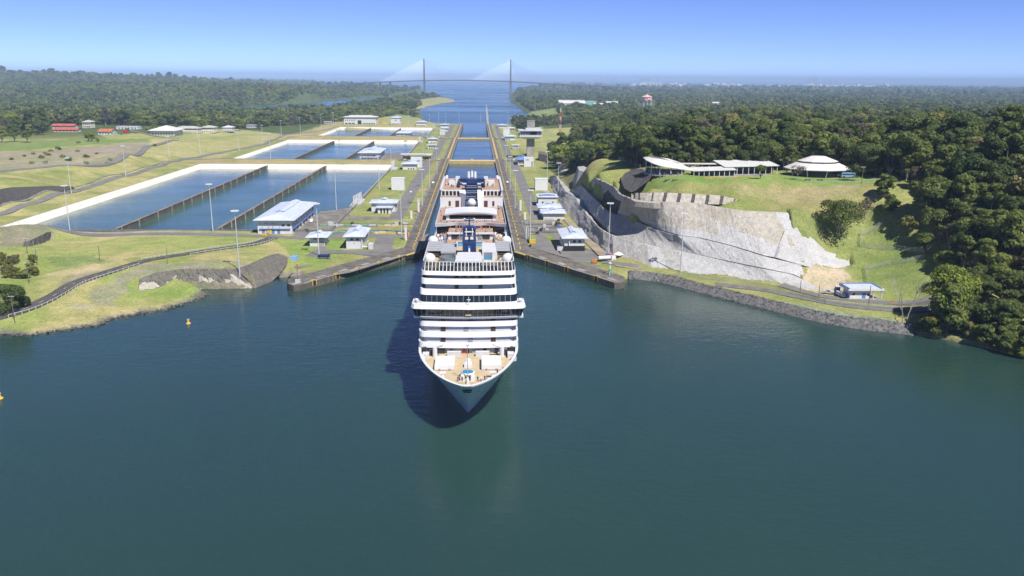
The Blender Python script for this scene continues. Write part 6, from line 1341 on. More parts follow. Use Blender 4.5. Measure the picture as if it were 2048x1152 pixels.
# forward top deck
b = MB(); b.box(-15.3, 15.3, 255.5, 300, 37.0, 37.5); sb(b, 'forward_top_deck', 'foredeck'); b = MB(); b.box(-14.4, 14.4, 255.9, 263.5, 37.5, 37.54); sb(b, 'dark_deck_covering', 'walltop')
b = MB(); o0 = front(254.6, 15.3, .9, 2.2, 290); o1 = front(257.0, 15.1, .9, 2.2, 290); b.grid([[(x, y, 38.45) for x, y in o0], [(x, y, 40.9) for x, y in o1]]); wb = sb(b, 'windbreak_glass', 'tintglass')
for k in range(25):
    x = -14.4+1.2*k; y0 = 254.6+.9*(x/13.1)**2; b = MB(); b.tube((x, y0-.06, 38.3), (x*.99, y0+2.3, 41.0), .1, n=4); sb(b, 'windbreak_post', 'shipwhite', wb)
b = MB(); q = [(x, y, 40.95) for x, y in front(257.0, 15.1, .9, 2.2, 290)]
b.grid([q, [(x, y, z+.16) for x, y, z in q], [(x*.985, y+.2, z+.16) for x, y, z in q]]); sb(b, 'windbreak_rail', 'shipwhite', wb)
for sx in (-1, 1):
    b = MB()
    for k in range(12): b.tube((sx*15.15, 260+k*2.6, 38.4), (sx*15.05, 260+k*2.6, 41.0), .09, n=4)
    sb(b, 'side_windbreak_post', 'shipwhite', wb)
    for y, z, r in ((268.5, 39.5, 2.08), (301, 39.3, 1.98)):
        b = MB(); b.smooth = True; b.sphere((sx*(13.4 if y < 290 else 14.0), y, z), r, 24, 14); o = sb(b, 'radar_dome', 'shipwhite'); b = MB(); b.lathe((sx*(13.4 if y < 290 else 14.0), y, 36.4), [(1.5, 0), (1.1, 1.6)], 14); sb(b, 'dome_pedestal', 'offwhite', o)
    x0, x1 = sorted((sx*9.6, sx*15.0)); b = MB()
    for k in range(5): b.box(x0, x1, 278.5+k*3.0, 281.1+k*3.0, 40.1+.1*k, 40.35+.1*k)
    sb(b, 'slatted_roof', 'slat'); b = MB()
    for xx in (x0+.2, x1-.2):
        for yy_ in (278.7, 286, 293): b.box(xx-.12, xx+.12, yy_, yy_+.24, 37.5, 40.1)
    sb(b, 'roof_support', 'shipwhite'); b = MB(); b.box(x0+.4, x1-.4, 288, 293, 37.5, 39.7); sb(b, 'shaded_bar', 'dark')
    b = MB(); b.box(*sorted((sx*4.2, sx*9.8)), 260.8, 262.0, 37.5, 38.9); sb(b, 'deck_windows', 'glass'); 
    b = MB()
    for k in range(5): b.box(sx*4.6+sx*1.2*k-.06, sx*4.6+sx*1.2*k+.06, 260.7, 260.79, 37.5, 39.1)
    b.box(*sorted((sx*4.1, sx*9.9)), 260.6, 262.2, 38.95, 39.1); sb(b, 'deck_window_frame', 'shipwhite')
# central house in front of the mast
b = MB(); b.prism([(-4.0, 259.6), (4.0, 259.6), (4.6, 268), (4.0, 276), (-4.0, 276), (-4.6, 268)], 37.5, 40.3); b.m[6] = 1; sb(b, 'mast_house', ['shipwhite', 'offwhite'])
b = MB(); b.box(-4.6, 4.6, 258.8, 261.2, 40.3, 41.0); b.box(-.05, .05, 258.6, 258.79, 38.4, 41); sb(b, 'mast_house_front', 'shipwhite')
b = MB(); b.box(-10, -4.7, 277, 292, 39.6, 40.2); sb(b, 'left_flat_roof', 'slat'); b = MB(); b.box(-9.8, -5, 279.5, 291.8, 37.5, 39.6); sb(b, 'left_deckhouse', 'wall')
b = MB(); b.tube((-7.2, 272.5, 37.5), (-7.2, 272.5, 39.5), 3.0, n=18, cap=False); sb(b, 'round_screen', 'clearglass')
b = MB()
for k in range(10): a = math.pi*2*k/10; b.tube((-7.2+3.05*math.cos(a), 272.5+3.05*math.sin(a), 37.5), (-7.2+3.05*math.cos(a), 272.5+3.05*math.sin(a), 39.7), .07, n=4)
sb(b, 'screen_post', 'grey')
b = MB(); b.prism([(4.6, 276), (9.6, 276), (9.6, 292), (4.6, 292)], 37.5, 40.4); b.m[4] = 1; sb(b, 'right_deckhouse', ['wall', 'offwhite'])
b = MB(); b.box(5.0, 8.4, 272.6, 276.6, 37.55, 38.2); sb(b, 'pool_rim', 'wall'); b = MB(); b.box(5.2, 8.2, 272.8, 275.95, 38.201, 38.24); sb(b, 'plunge_pool', 'pool'); b = MB(); b.box(5.2, 8.2, 275.9, 275.99, 38.3, 40.2); sb(b, 'pool_window', 'clearglass')
for k in range(4): b = MB(); b.box(5.6+k*.5, 9.4, 264.5+k*1.9, 265.3+k*1.9, 37.9, 38.05); sb(b, 'lounger_bench', 'shipwhite')
# navy mast
b = MB(); b.prism([(-2.3, 276.5), (2.3, 276.5), (2.5, 284), (-2.5, 284)], 37.5, 43.2, True, [(-2.3, 277.4), (2.3, 277.4), (2.4, 284), (-2.4, 284)]); sb(b, 'mast_base', 'navy')
for sx in (-1, 1):
    b = MB(); b.prism([(sx*1.55, 280), (sx*2.5, 280), (sx*2.5, 284), (sx*1.55, 284)], 43.2, 47.4, True, [(sx*1.3, 282), (sx*2.2, 282), (sx*2.2, 285), (sx*1.3, 285)]); sb(b, 'mast_leg', 'navy')
b = MB(); b.box(-2.2, 2.2, 281.6, 285.4, 45.6, 47.4); b.prism([(-2.6, 281), (2.6, 281), (2.6, 285.6), (-2.6, 285.6)], 47.4, 48.2, True, [(-1.6, 282.5), (1.6, 282.5), (1.6, 285), (-1.6, 285)]); sb(b, 'mast_head', 'navy')
b = MB(); b.box(-1.6, 1.6, 280.9, 281.5, 46.4, 46.8); b.box(-1.2, -.9, 280.7, 281.4, 45.2, 47.9); b.box(1.0, 1.3, 280.7, 281.4, 45.2, 47.9); b.tube((0, 283.5, 43.2), (0, 283.5, 45.6), .35); b.box(-.6, .6, 282.6, 283.2, 44.4, 46.0); sb(b, 'mast_platform', 'shipwhite')
b = MB(); b.tube((0, 283.6, 48.2), (0, 283.6, 51.8), .28, .14, 8); b.box(-1.8, 1.8, 283.4, 283.8, 50.2, 50.5); b.box(-1.0, 1.0, 283.4, 283.8, 51.2, 51.4); sb(b, 'mast_pole', 'navy')
for sx in (-1, 1): b = MB(); b.sphere((sx*1.75, 283.6, 50.8), .35, 8, 6); sb(b, 'antenna', 'shipwhite'); b = MB(); b.tube((sx*2.2, 284, 47), (sx*6.5, 304, 37), .09, n=4); sb(b, 'mast_stay', 'shipwhite')
b = MB(); b.tube((0, 276.2, 40.4), (0, 276.2, 41.6), .4, .3); sb(b, 'horn', 'shipwhite'); b = MB(); b.box(-.45, .45, 276.5, 277.2, 41.0, 42.2); sb(b, 'blue_lamp', 'blue')

# pool deck amidships
b = MB(); b.box(-15.2, 15.2, 300, 470, 31.9, 32.4); sb(b, 'main_pool_deck', 'teak')
b = MB(); b.box(-9.6, 9.6, 338, 351.5, 32.4, 34.9); b.box(-10, 10, 337.2, 338.3, 34.9, 35.5); sb(b, 'pool_house', 'shipwhite'); b = MB(); b.box(-9.7, 9.7, 338.4, 351.4, 34.91, 34.97); sb(b, 'pool_house_deck', 'teak')
for sx in (-1, 1):
    b = MB(); b.box(*sorted((sx*5, sx*8.2)), 337.85, 338.05, 32.6, 34.6); sb(b, 'pool_house_window', 'dark'); b = MB(); b.box(*sorted((sx*3, sx*4.8)), 337.85, 338.05, 32.6, 34.7); sb(b, 'pool_house_glass', 'clearglass')
    b = MB(); b.box(*sorted((sx*15.0, sx*15.3)), 296, 352, 32.4, 33.6); sb(b, 'pool_deck_rail', 'shipwhite')
    b = MB(); b.box(*sorted((sx*9.8, sx*10.0)), 301, 350, 32.4, 33.5); sb(b, 'inner_rail', 'clearglass')
    b = MB(); b.tube((sx*4.5, 306, 32.4), (sx*4.5, 306, 32.75), 2.2, n=18); sb(b, 'hot_tub', 'shipwhite'); b = MB(); b.lathe((sx*4.5, 306, 32.76), [(1.8, 0), (1.8, .03)], 18); sb(b, 'hot_tub_water', 'pool')
b = MB(); b.box(-6, 6, 313, 332, 32.4, 32.8); sb(b, 'pool_surround', 'shipwhite'); b = MB(); b.box(-5.3, 5.3, 314, 331, 32.81, 32.84); sb(b, 'swimming_pool', 'pool')
random.seed(31)
for k in range(64):
    sx = random.choice((-1, 1)); x = sx*random.uniform(10.5, 14.5); y = random.uniform(303, 349); b = MB(); b.box(x-.32, x+.32, y, y+1.7, 32.5, 32.8); b.quad((x-.32, y+1.3, 32.8), (x+.32, y+1.3, 32.8), (x+.32, y+1.9, 33.3), (x-.32, y+1.9, 33.3)); sb(b, 'sun_lounger', random.choice(('shipwhite', 'shipwhite', 'foredeck', 'blue')))
# curved gallery overlooking the pool
def wave(x): return 350.5+1.8*math.exp(-((abs(x)-6.5)/3.2)**2)-2.2*(abs(x)/15.5)**4
gx = [-15.6+31.2*i/40 for i in range(41)]
b = MB(); b.grid([[(x, wave(x)+1.4, 33.4) for x in gx], [(x, wave(x)+1.4, 36.3) for x in gx]]); sb(b, 'gallery_glazing', 'glass')
b = MB(); b.grid([[(x, wave(x)+1.6, 36.0) for x in gx], [(x, wave(x), 36.0) for x in gx], [(x, wave(x)-.5, 37.4) for x in gx], [(x, wave(x)+.3, 37.4) for x in gx]]); sb(b, 'gallery_fascia', 'shipwhite')
b = MB(); b.grid([[(x, wave(x)+.1, 38.0) for x in gx], [(x, wave(x)+.1, 38.1) for x in gx]])
for x in gx: b.box(x-.05, x+.05, wave(x)+.05, wave(x)+.15, 37.2, 38.05)
sb(b, 'gallery_railing', 'grey')
b = MB(); pts = [(x, wave(x)+.2, 36.3) for x in gx]+[(15.6, 402, 36.3), (-15.6, 402, 36.3)]; b.poly(pts); sb(b, 'upper_deck', 'teak')
for sx in (-1, 1):
    b = MB(); b.box(*sorted((sx*15.5, sx*15.7)), 352, 474, 36.3, 37.3); sb(b, 'upper_deck_rail', 'shipwhite')
    for k in range(8): b = MB(); b.tube((sx*15, 305+k*6, 33.5), (sx*15, 305+k*6, 36.2), .09, n=4); sb(b, 'awning_post', 'shipwhite')
# outdoor screen
b = MB(); b.box(-11.4, -10.0, 364, 374, 36.3, 39.4); b.box(10.0, 11.4, 364, 374, 36.3, 39.4); b.box(-10.0, 10.0, 364.2, 374, 36.3, 36.7); b.box(-10.0, 10.0, 369.8, 374, 36.7, 39.4); sb(b, 'screen_frame', 'shipwhite')
b = MB(); b.box(-9.6, 9.6, 369.5, 369.78, 36.75, 39.3); sb(b, 'outdoor_screen', 'dark')
gx2 = [-12+24*i/24 for i in range(25)]
b = MB(); zz = lambda x: 40.2-1.0*(abs(x)/12)**2.4
b.grid([[(x, 363.0, zz(x)-.7) for x in gx2], [(x, 362.8, zz(x)) for x in gx2], [(x, 374.5, zz(x)+.7) for x in gx2], [(x, 374.5, zz(x)-.4) for x in gx2], [(x, 363.0, zz(x)-.7) for x in gx2]]); sb(b, 'screen_canopy', 'shipwhite')
b = MB(); b.grid([[(x, 363.3, zz(x)-.75) for x in gx2], [(x, 364.6, 38.5) for x in gx2]]); sb(b, 'canopy_soffit', 'grey')
b = MB(); b.smooth = True; b.sphere((0.2, 380, 41.9), 2.0, 20, 12); sb(b, 'rear_dome', 'shipwhite')
# aft superstructure and funnel
for sx in (-1, 1):
    x0, x1 = sorted((sx*5.2, sx*15.8)); b = MB(); b.box(x0, x1, 402, 455, 36.3, 41.2); o = sb(b, 'aft_block', 'shipwhite')
    b = MB(); b.box(sx*7.2-.9, sx*7.2+.9, 401.8, 402.05, 36.4, 39.6); sb(b, 'door', 'brown', o); b = MB(); b.box(sx*11-.5, sx*11+.5, 401.8, 402.05, 37, 39.4); sb(b, 'window', 'brown', o)
    b = MB(); b.box(x0+.2, x1-.2, 408, 409, 41.2, 44.2); sb(b, 'bar_front', 'shipwhite', o)
    for k in range(5): b = MB(); b.box(x0+.8+k*1.9, x0+2.1+k*1.9, 407.85, 408.05, 41.5, 43.6); sb(b, 'window', 'glass', o)
    b = MB(); b.box(x0, x1, 409, 455, 44.2, 44.5); sb(b, 'aft_top_deck', 'teak', o); b = MB(); b.box(x0, x1, 402.3, 408, 41.21, 41.3); sb(b, 'aft_terrace', 'teak', o)
    b = MB(); b.box(*sorted((sx*14.9, sx*15.9)), 404, 455, 44.5, 45.5); sb(b, 'aft_rail', 'shipwhite', o)
    b = MB(); b.box(*sorted((sx*6.4, sx*8.6)), 426, 430, 44.5, 48.6); sb(b, 'vent_tower', 'shipwhite'); b = MB(); b.box(*sorted((sx*8.7, sx*12)), 424, 431, 44.5, 46.6); sb(b, 'vent_house', 'shipwhite')
    b = MB(); b.prism([(sx*2.9, 398), (sx*6.2, 404), (sx*6.2, 440), (sx*2.9, 440)], 36.3, 43.5); sb(b, 'funnel_casing', 'hull')
    b = MB(); b.prism([(sx*2.6, 414), (sx*7.0, 414), (sx*7.4, 430), (sx*2.6, 430)], 43.5, 44.3); sb(b, 'funnel_wing', 'navy'); b = MB(); b.box(*sorted((sx*3.2, sx*6.0)), 415, 422, 44.31, 44.4); sb(b, 'funnel_terrace', 'teak')
    b = MB(); b.box(*sorted((sx*6.1, sx*6.9)), 414, 430, 44.3, 47.4); b.box(*sorted((sx*2.8, sx*7.0)), 424, 430, 46.2, 47.8); sb(b, 'funnel_bracket', 'navy')
    b = MB()
    for yy_ in (440, 448): b.sphere((sx*14, yy_, 46.2), .8, 10, 6)
    sb(b, 'small_dome', 'shipwhite')
    for k in range(6): # lifeboats along the side
        y = 290+k*26; b = MB(); b.smooth = True; b.lathe((sx*16.4, y, 13.0), [(0.3, -1.4), (1.4, -1.0), (1.9, 0), (1.8, .5)], 14, 1, 3.4); ob = sb(b, 'lifeboat', 'shipwhite'); b = MB(); b.smooth = True; b.lathe((sx*16.4, y, 13.5), [(1.75, 0), (1.5, .8), (.5, 1.1)], 14, 1, 3.3); sb(b, 'lifeboat_canopy', 'orange', ob)
b = MB(); b.prism([(-3.4, 384), (3.4, 384), (3.0, 438), (-3.0, 438)], 36.3, 46.5, True, [(-2.7, 417), (2.7, 417), (2.6, 434), (-2.6, 434)]); fn = sb(b, 'funnel', 'navy')
for k in range(16):
    t = (k+.5)/16; y = 384+33*t; z = 36.3+10.2*t; hw = 3.4-.7*t; b = MB(); b.box(-hw*.9, hw*.9, y-.75, y-.15, z+.05, z+.28); sb(b, 'louvre', 'grey' if k % 3 else 'navy', fn)
b = MB(); b.prism([(-2.9, 415), (2.9, 415), (2.7, 434), (-2.7, 434)], 46.5, 48.2, True, [(-2.3, 421), (2.3, 421), (2.2, 432), (-2.2, 432)]); sb(b, 'funnel_top', 'navy')
for x, z in ((-1.75, 51.4), (0, 51.8), (1.75, 51.4)):
    b = MB(); b.tube((x, 427, 47.6), (x, 427, z-3.4), .8, n=12); sb(b, 'exhaust_pipe_base', 'navy'); b = MB(); b.tube((x, 427, z-3.4), (x, 427.3, z), .78, .66, 12); sb(b, 'exhaust_pipe', 'shipwhite')
b = MB(); b.sphere((-1.3, 420.5, 49.0), .5, 8, 6); sb(b, 'funnel_light', 'shipwhite')
b = MB(); b.box(-15.4, 15.4, 455, 478, 32.4, 36.2); b.box(-15, 15, 478, 490, 29, 33); sb(b, 'stern_block', 'shipwhite')
# ------------------------------------------------------------------ foliage
def leaf_material(name, dark, light, extra=None):
    m = bpy.data.materials.new(name); t, b, o = nodes_of(m)
    oi = t.nodes.new('ShaderNodeObjectInfo'); r = ramp(t, oi.outputs['Random'], [(0.0, dark), (0.35, tuple((a+c2)/2 for a, c2 in zip(dark, light))), (0.72, light), (1.0, extra or light)])
    n = nnoise(t, 0.55, 3, 0.6); r2 = ramp(t, n.outputs['Fac'], [(0.3, (0.6, 0.64, 0.6)), (0.7, (1.35, 1.28, 1.2))])
    x = mixc(t, r.outputs[0], r2.outputs[0], 1.0, 'MULTIPLY'); t.links.new(x, b.inputs['Base Color'])
    b.inputs['Roughness'].default_value = 0.6; b.inputs['Specular IOR Level'].default_value = 0.25
    tl = t.nodes.new('ShaderNodeBsdfTranslucent'); t.links.new(x, tl.inputs['Color']); mx = t.nodes.new('ShaderNodeMixShader'); mx.inputs[0].default_value = 0.36
    t.links.new(b.outputs[0], mx.inputs[1]); t.links.new(tl.outputs[0], mx.inputs[2]); t.links.new(mx.outputs[0], o.inputs[0]); return m
LEAF = leaf_material('leaves', (0.085, 0.128, 0.030), (0.205, 0.25, 0.06), (0.24, 0.21, 0.09))
LEAFD = leaf_material('dark_leaves', (0.062, 0.10, 0.028), (0.13, 0.17, 0.045))
LEAFB = leaf_material('bright_leaves', (0.16, 0.21, 0.034), (0.23, 0.28, 0.046))
LEAFY = leaf_material('yellow_leaves', (0.13, 0.15, 0.03), (0.17, 0.17, 0.04))
LEAFG = leaf_material('dry_leaves', (0.12, 0.105, 0.075), (0.155, 0.135, 0.10))
def crown_mesh(name, lobes, nleaf, size, seed, mat, trunk=None, tmat=None, flat=0.75):
    """lobes: (x, y, z, r); leaf-sized faces spread through the outer shell of every lobe"""
    rg = np.random.default_rng(seed); V = []; F = []
    tot = sum(l[3]**2 for l in lobes)
    for (lx, ly, lz, lr) in lobes:
        n = int(nleaf*lr*lr/tot); d = rg.normal(size=(n, 3)); d /= np.linalg.norm(d, axis=1)[:, None]; d[:, 2] = np.where(d[:, 2] < -0.35, -d[:, 2], d[:, 2])
        rr = lr*(0.62+0.42*rg.random(n)**0.6); c_ = np.array([lx, ly, lz])+d*rr[:, None]*np.array([1, 1, flat])
        nn = d+rg.normal(size=(n, 3))*0.32; nn /= np.linalg.norm(nn, axis=1)[:, None]
        a = np.cross(nn, rg.normal(size=(n, 3))); a /= np.linalg.norm(a, axis=1)[:, None]; b_ = np.cross(nn, a)
        s = size*(0.6+0.8*rg.random(n)); k = len(V)*4 if False else None
        q = np.stack([c_-a*s[:, None]*.62, c_-b_*s[:, None]*.45+nn*s[:, None]*.1, c_+a*s[:, None]*.62, c_+b_*s[:, None]*.45+nn*s[:, None]*.1], 1)
        V.append(q.reshape(-1, 3))
    V = np.concatenate(V); F = np.arange(len(V)).reshape(-1, 4)
    if trunk is None:
        me = fast_mesh(name, V, F); me.materials.append(mat); return me
    me = bpy.data.meshes.new(name); k = len(V)
    me.from_pydata(V.tolist()+trunk.v, [], F.tolist()+[tuple(i+k for i in f) for f in trunk.f]); me.materials.append(mat); me.materials.append(tmat)
    mi = np.zeros(len(F)+len(trunk.f), np.int32); mi[len(F):] = 1; me.polygons.foreach_set('material_index', mi); return me
def lobes_for(rx, h0, h1, n, seed, spread=0.62):
    rg = random.Random(seed); L = [(0, 0, (h0+h1)/2+(h1-h0)*.12, rx*.62)]
    for i in range(n):
        a = 2*math.pi*i/n+rg.uniform(-.5, .5); q = rx*spread*rg.uniform(.65, 1.1); t = rg.random(); L.append((q*math.cos(a), q*math.sin(a), h0+(h1-h0)*(0.22+.62*t), rx*rg.uniform(.30, .50)*(1.05-.25*t)))
    for i in range(max(2, n//3)): L.append((rg.uniform(-.3, .3)*rx, rg.uniform(-.3, .3)*rx, h1-rx*.28*rg.uniform(.8, 1.3), rx*rg.uniform(.3, .42)))
    return L
def trunk_mb(h, r, rx, h0, seed, nb=5):
    rg = random.Random(seed); b = MB(); b.tube((0, 0, -1.5), (rg.uniform(-.3, .3), rg.uniform(-.3, .3), h0*.9), r, r*.7, 7, False)
    for i in range(nb):
        a = 2*math.pi*i/nb+rg.uniform(-.4, .4); b.tube((0, 0, h0*.8), (rx*.55*math.cos(a), rx*.55*math.sin(a), h0+(h-h0)*rg.uniform(.25, .6)), r*.5, r*.18, 5, False)
    b.tube((0, 0, h0*.8), (0, 0, h*.8), r*.6, r*.2, 6, False); return b
# kinds: (crown radius, crown base, height, lobes, leaves, leaf size, material)
KINDS = [(5.6, 1.6, 13.5, 13, 3000, .78, LEAF), (6.8, 3.0, 17.5, 14, 3400, .82, LEAF), (4.4, .5, 10.0, 10, 2000, .7, LEAF), (7.6, 4.0, 15.5, 16, 3600, .85, LEAFD), (5.0, 3.0, 18.5, 12, 2600, .78, LEAFD), (6.0, 1.2, 12.0, 13, 2800, .78, LEAFB), (5.4, 3.5, 14.0, 10, 1500, .7, LEAFG), (6.4, 1.5, 14.5, 14, 3200, .8, LEAF)]
CROWN, TRUNK, PROTO, LOW = [], [], [], []
proto_col = bpy.data.collections.new('tree_sources'); low_col = bpy.data.collections.new('far_tree_sources')
for i, (rx, h0, h1, nl, nf, sz, mt) in enumerate(KINDS):
    L = lobes_for(rx, h0, h1, nl, 100+i); tb = trunk_mb(h1, .32+.02*rx, rx, h0, 200+i)
    me = crown_mesh('crown', L, nf, sz, 300+i, mt); CROWN.append(me)
    tm = bpy.data.meshes.new('trunk'); tm.from_pydata(tb.v, [], tb.f); tm.materials.append(MT['palebark' if i in (4, 6) else 'bark']); TRUNK.append(tm)
    o = bpy.data.objects.new(f'tree_source_{i:02d}', crown_mesh('tree_source', L, nf, sz, 300+i, mt, tb, MT['palebark' if i in (4, 6) else 'bark'])); proto_col.objects.link(o)
    o = bpy.data.objects.new(f'far_tree_source_{i:02d}', crown_mesh('far_tree_source', [(x, y, z-h0*.5, r) for x, y, z, r in L], nf//10, sz*2.9, 400+i, mt)); low_col.objects.link(o)

# where the forest stands (land minus clearings)
CLEAR = [[(-345, 360), (95, 360), (95, 1000), (150, 960), (165, 1345), (95, 1480), (90, 2010), (-345, 2010)],
         [(60, 300), (60, 640), (88, 760), (100, 740), (118, 690), (122, 645), (112, 600), (112, 560), (130, 528), (180, 520), (238, 512), (250, 470), (246, 440), (244, 415), (236, 395), (232, 372), (228, 350), (222, 330), (212, 318), (200, 318), (196, 306), (183, 306), (180, 296), (120, 330)],
         [(-2000, 200), (-85, 200), (-85, 600), (-330, 1000), (-330, 1200), (-410, 1240), (-440, 1300), (-560, 1230), (-720, 1205), (-1100, 1150), (-2000, 1000)],
         pxpoly([(100, 252), (290, 252), (520, 246), (520, 275), (90, 275)], 12),
         pxpoly([(845, 214), (905, 204), (880, 197), (835, 205)], -12), pxpoly([(670, 252), (860, 252), (850, 236), (800, 226), (700, 246), (640, 262)], -8),
         pxpoly([(1276, 204), (1312, 204), (1315, 222), (1274, 222)], -2),
         pxpoly([(1050, 225), (1112, 216), (1125, 240), (1060, 247)], -8), pxpoly([(1115, 204), (1270, 206), (1310, 214), (1200, 220), (1115, 216)], -4), pxpoly([(1340, 210), (1470, 210), (1470, 221), (1340, 221)], -2),
         pxpoly([(1075, 243), (1150, 243), (1150, 300), (1060, 300)], 2), [(-345, 1300), (-420, 1350), (-430, 1700), (-345, 1900)]]
PORT = pxpoly([(1170, 174.5), (1500, 175.5), (1800, 177), (1800, 168.5), (1170, 167)], -11)
def forest_pts(r0, r1, sp, seed, a0=-47, a1=50, keep=1.0):
    rg = np.random.default_rng(seed); x0, x1 = -r1*.75, r1*.78
    gx_, gy_ = np.meshgrid(np.arange(x0, x1, sp), np.arange(150, r1, sp)); x = (gx_+rg.uniform(-.45, .45, gx_.shape)*sp).ravel(); y = (gy_+rg.uniform(-.45, .45, gy_.shape)*sp).ravel()
    r = np.hypot(x-CAM_X, y); a = np.degrees(np.arctan2(x-CAM_X, y)); m = (r >= r0) & (r < r1) & (a > a0) & (a < a1) & (rg.random(x.shape) < keep); x, y = x[m], y[m]
    m = ~inpoly(x, y, LAKE)
    for q in CLEAR: m &= ~inpoly(x, y, q)
    x, y = x[m], y[m]; r = np.hypot(x, y)
    m = (~inpoly(x, y, SEA)) & (polydist(x, y, SEA) > np.maximum(8, r*.006)) & (polydist(x, y, LAKE) > 4.0); x, y = x[m], y[m]
    # sparse at the port flats
    m = ~inpoly(x, y, PORT) | (rg.random(x.shape) < .12); x, y = x[m], y[m]
    return x, y, terrain_z(x, y)
near = forest_pts(150, 760, 7.2, 1); mid = forest_pts(760, 1600, 10.5, 2); far1 = forest_pts(1600, 3200, 14, 3); far2 = forest_pts(3200, 6500, 25, 4); far3 = forest_pts(6500, 16000, 70, 5)
rg = np.random.default_rng(77)
def pick_kind(x, y, rg):
    n = fbm(x/70, y/70, 15, 3); u = rg.random(len(x)); k = np.zeros(len(x), int)
    k[:] = np.where(u < .24, 0, np.where(u < .44, 1, np.where(u < .56, 2, np.where(u < .72, 3, np.where(u < .82, 4, 7)))))
    n2 = fbm(x/260, y/260, 19, 3); k = np.where(rg.random(len(x)) < np.clip((n2-.40)*2.6, .05, .6), 5, k); k = np.where((n2 < .42) & (rg.random(len(x)) < .6), np.where(u < .5, 3, 4), k); k = np.where((rg.random(len(x)) < .055) | ((n > .66) & (rg.random(len(x)) < .3)), 6, k); return k  # n2 groups bright and dark kinds: lighter woods, and cloud shadows put into leaf colour
# visible size decides which trees stand as single things
X = np.concatenate([near[0], mid[0]]); Y_ = np.concatenate([near[1], mid[1]]); Z = np.concatenate([near[2], mid[2]]); K = pick_kind(X, Y_, rg); S = np.clip(rg.lognormal(-.10, .30, len(X)), .45, 1.75); S = np.where(np.hypot(X, Y_) > 760, S*1.2, S); ROT = rg.uniform(0, 6.283, len(X))
S = np.where((X > 200) & (X < 262) & (Y_ < 360), S*.75, S)
ang_ = np.degrees(np.arctan2(X-CAM_X, Y_))-math.degrees(YAW); D = np.hypot(X, Y_); inview = (np.abs(ang_) < 33.5)
score = np.where(inview, S*np.array([kk[2] for kk in KINDS])[K]/D, 0)
# prefer the front rows facing the viewer
front_ok = np.ones(len(X), bool); order = np.argsort(-score); single = order[:262]
mask = np.zeros(len(X), bool); mask[single] = True
NAMES = ['broad green forest tree', 'tall green forest tree', 'low green forest tree', 'wide dark forest tree', 'tall slender dark forest tree', 'bright green forest tree', 'greyish sparse forest tree', 'round green forest tree']
def region(x, y):
    if x < 0: return 'beside the village on the left'
    if y < 360: return 'on the steep bank by the right shore'
    if y < 520 and x > 235: return 'on the ridge right of the round pavilion'
    if y < 620: return 'behind the visitor centre roofs'
    return 'in the woods behind the grass hill'
def place_tree(k, x, y, z, s, rot, label, group, name='forest_tree'):
    t = thing(name, label, 'tree', (x, y, z), rot, group); t.scale = (s, s, s*1.0)
    for nm, me in (('crown', CROWN[k]), ('trunk', TRUNK[k])):
        o = bpy.data.objects.new(nm, me); COL.objects.link(o); o.parent = t
    return t
for i in single: place_tree(int(K[i]), float(X[i]), float(Y_[i]), float(Z[i])-.4, float(S[i]), float(ROT[i]), NAMES[K[i]]+' '+region(X[i], Y_[i]), 'forest trees')
def instancer(name, x, y, z, k, s, rot, coll, label):
    me = bpy.data.meshes.new(name); me.vertices.add(len(x)); me.vertices.foreach_set('co', np.stack([x, y, z], -1).astype(np.float32).ravel())
    for nm, tp, dat in (('kind_index', 'INT', k.astype(np.int32)), ('size', 'FLOAT', s.astype(np.float32)), ('turn', 'FLOAT', rot.astype(np.float32))):
        a = me.attributes.new(nm, tp, 'POINT'); a.data.foreach_set('value', dat)
    me.update(); o = bpy.data.objects.new(name, me); COL.objects.link(o)
    ng = bpy.data.node_groups.new(name+'_nodes', 'GeometryNodeTree'); ng.interface.new_socket('Geometry', in_out='INPUT', socket_type='NodeSocketGeometry'); ng.interface.new_socket('Geometry', in_out='OUTPUT', socket_type='NodeSocketGeometry')
    N = ng.nodes; gi = N.new('NodeGroupInput'); go_ = N.new('NodeGroupOutput'); ip = N.new('GeometryNodeInstanceOnPoints'); ci = N.new('GeometryNodeCollectionInfo'); ci.inputs['Collection'].default_value = coll
    ci.inputs['Separate Children'].default_value = True; ci.inputs['Reset Children'].default_value = True; ip.inputs['Pick Instance'].default_value = True
    def attr(nm, tp): q = N.new('GeometryNodeInputNamedAttribute'); q.data_type = tp; q.inputs['Name'].default_value = nm; return q
    ai = attr('kind_index', 'INT'); as_ = attr('size', 'FLOAT'); ar = attr('turn', 'FLOAT'); cx = N.new('ShaderNodeCombineXYZ'); L = ng.links
    L.new(ar.outputs[0], cx.inputs['Z']); L.new(gi.outputs[0], ip.inputs['Points']); L.new(ci.outputs[0], ip.inputs['Instance']); L.new(ai.outputs[0], ip.inputs['Instance Index']); L.new(cx.outputs[0], ip.inputs['Rotation']); L.new(as_.outputs[0], ip.inputs['Scale']); L.new(ip.outputs[0], go_.inputs[0])
    md = o.modifiers.new('scatter', 'NODES'); md.node_group = ng
    return tag(o, label, 'forest', kind='stuff')
m = ~mask
instancer('forest', X[m], Y_[m], Z[m]-.4, K[m], S[m], ROT[m], proto_col, 'dense tropical forest filling the land behind the front trees')
fx = np.concatenate([far1[0], far2[0], far3[0]]); fy = np.concatenate([far1[1], far2[1], far3[1]]); fz = np.concatenate([far1[2], far2[2], far3[2]])
fs_ = np.concatenate([np.full(len(far1[0]), 1.25), np.full(len(far2[0]), 1.6), np.full(len(far3[0]), 3.6)])*np.clip(rg.lognormal(-.08, .25, len(fx)), .5, 1.35); fk = pick_kind(fx, fy, rg)
fz = np.where(np.hypot(fx, fy) > 3200, fz-9, fz); fz = np.where(np.hypot(fx, fy) > 6500, fz-26, fz)
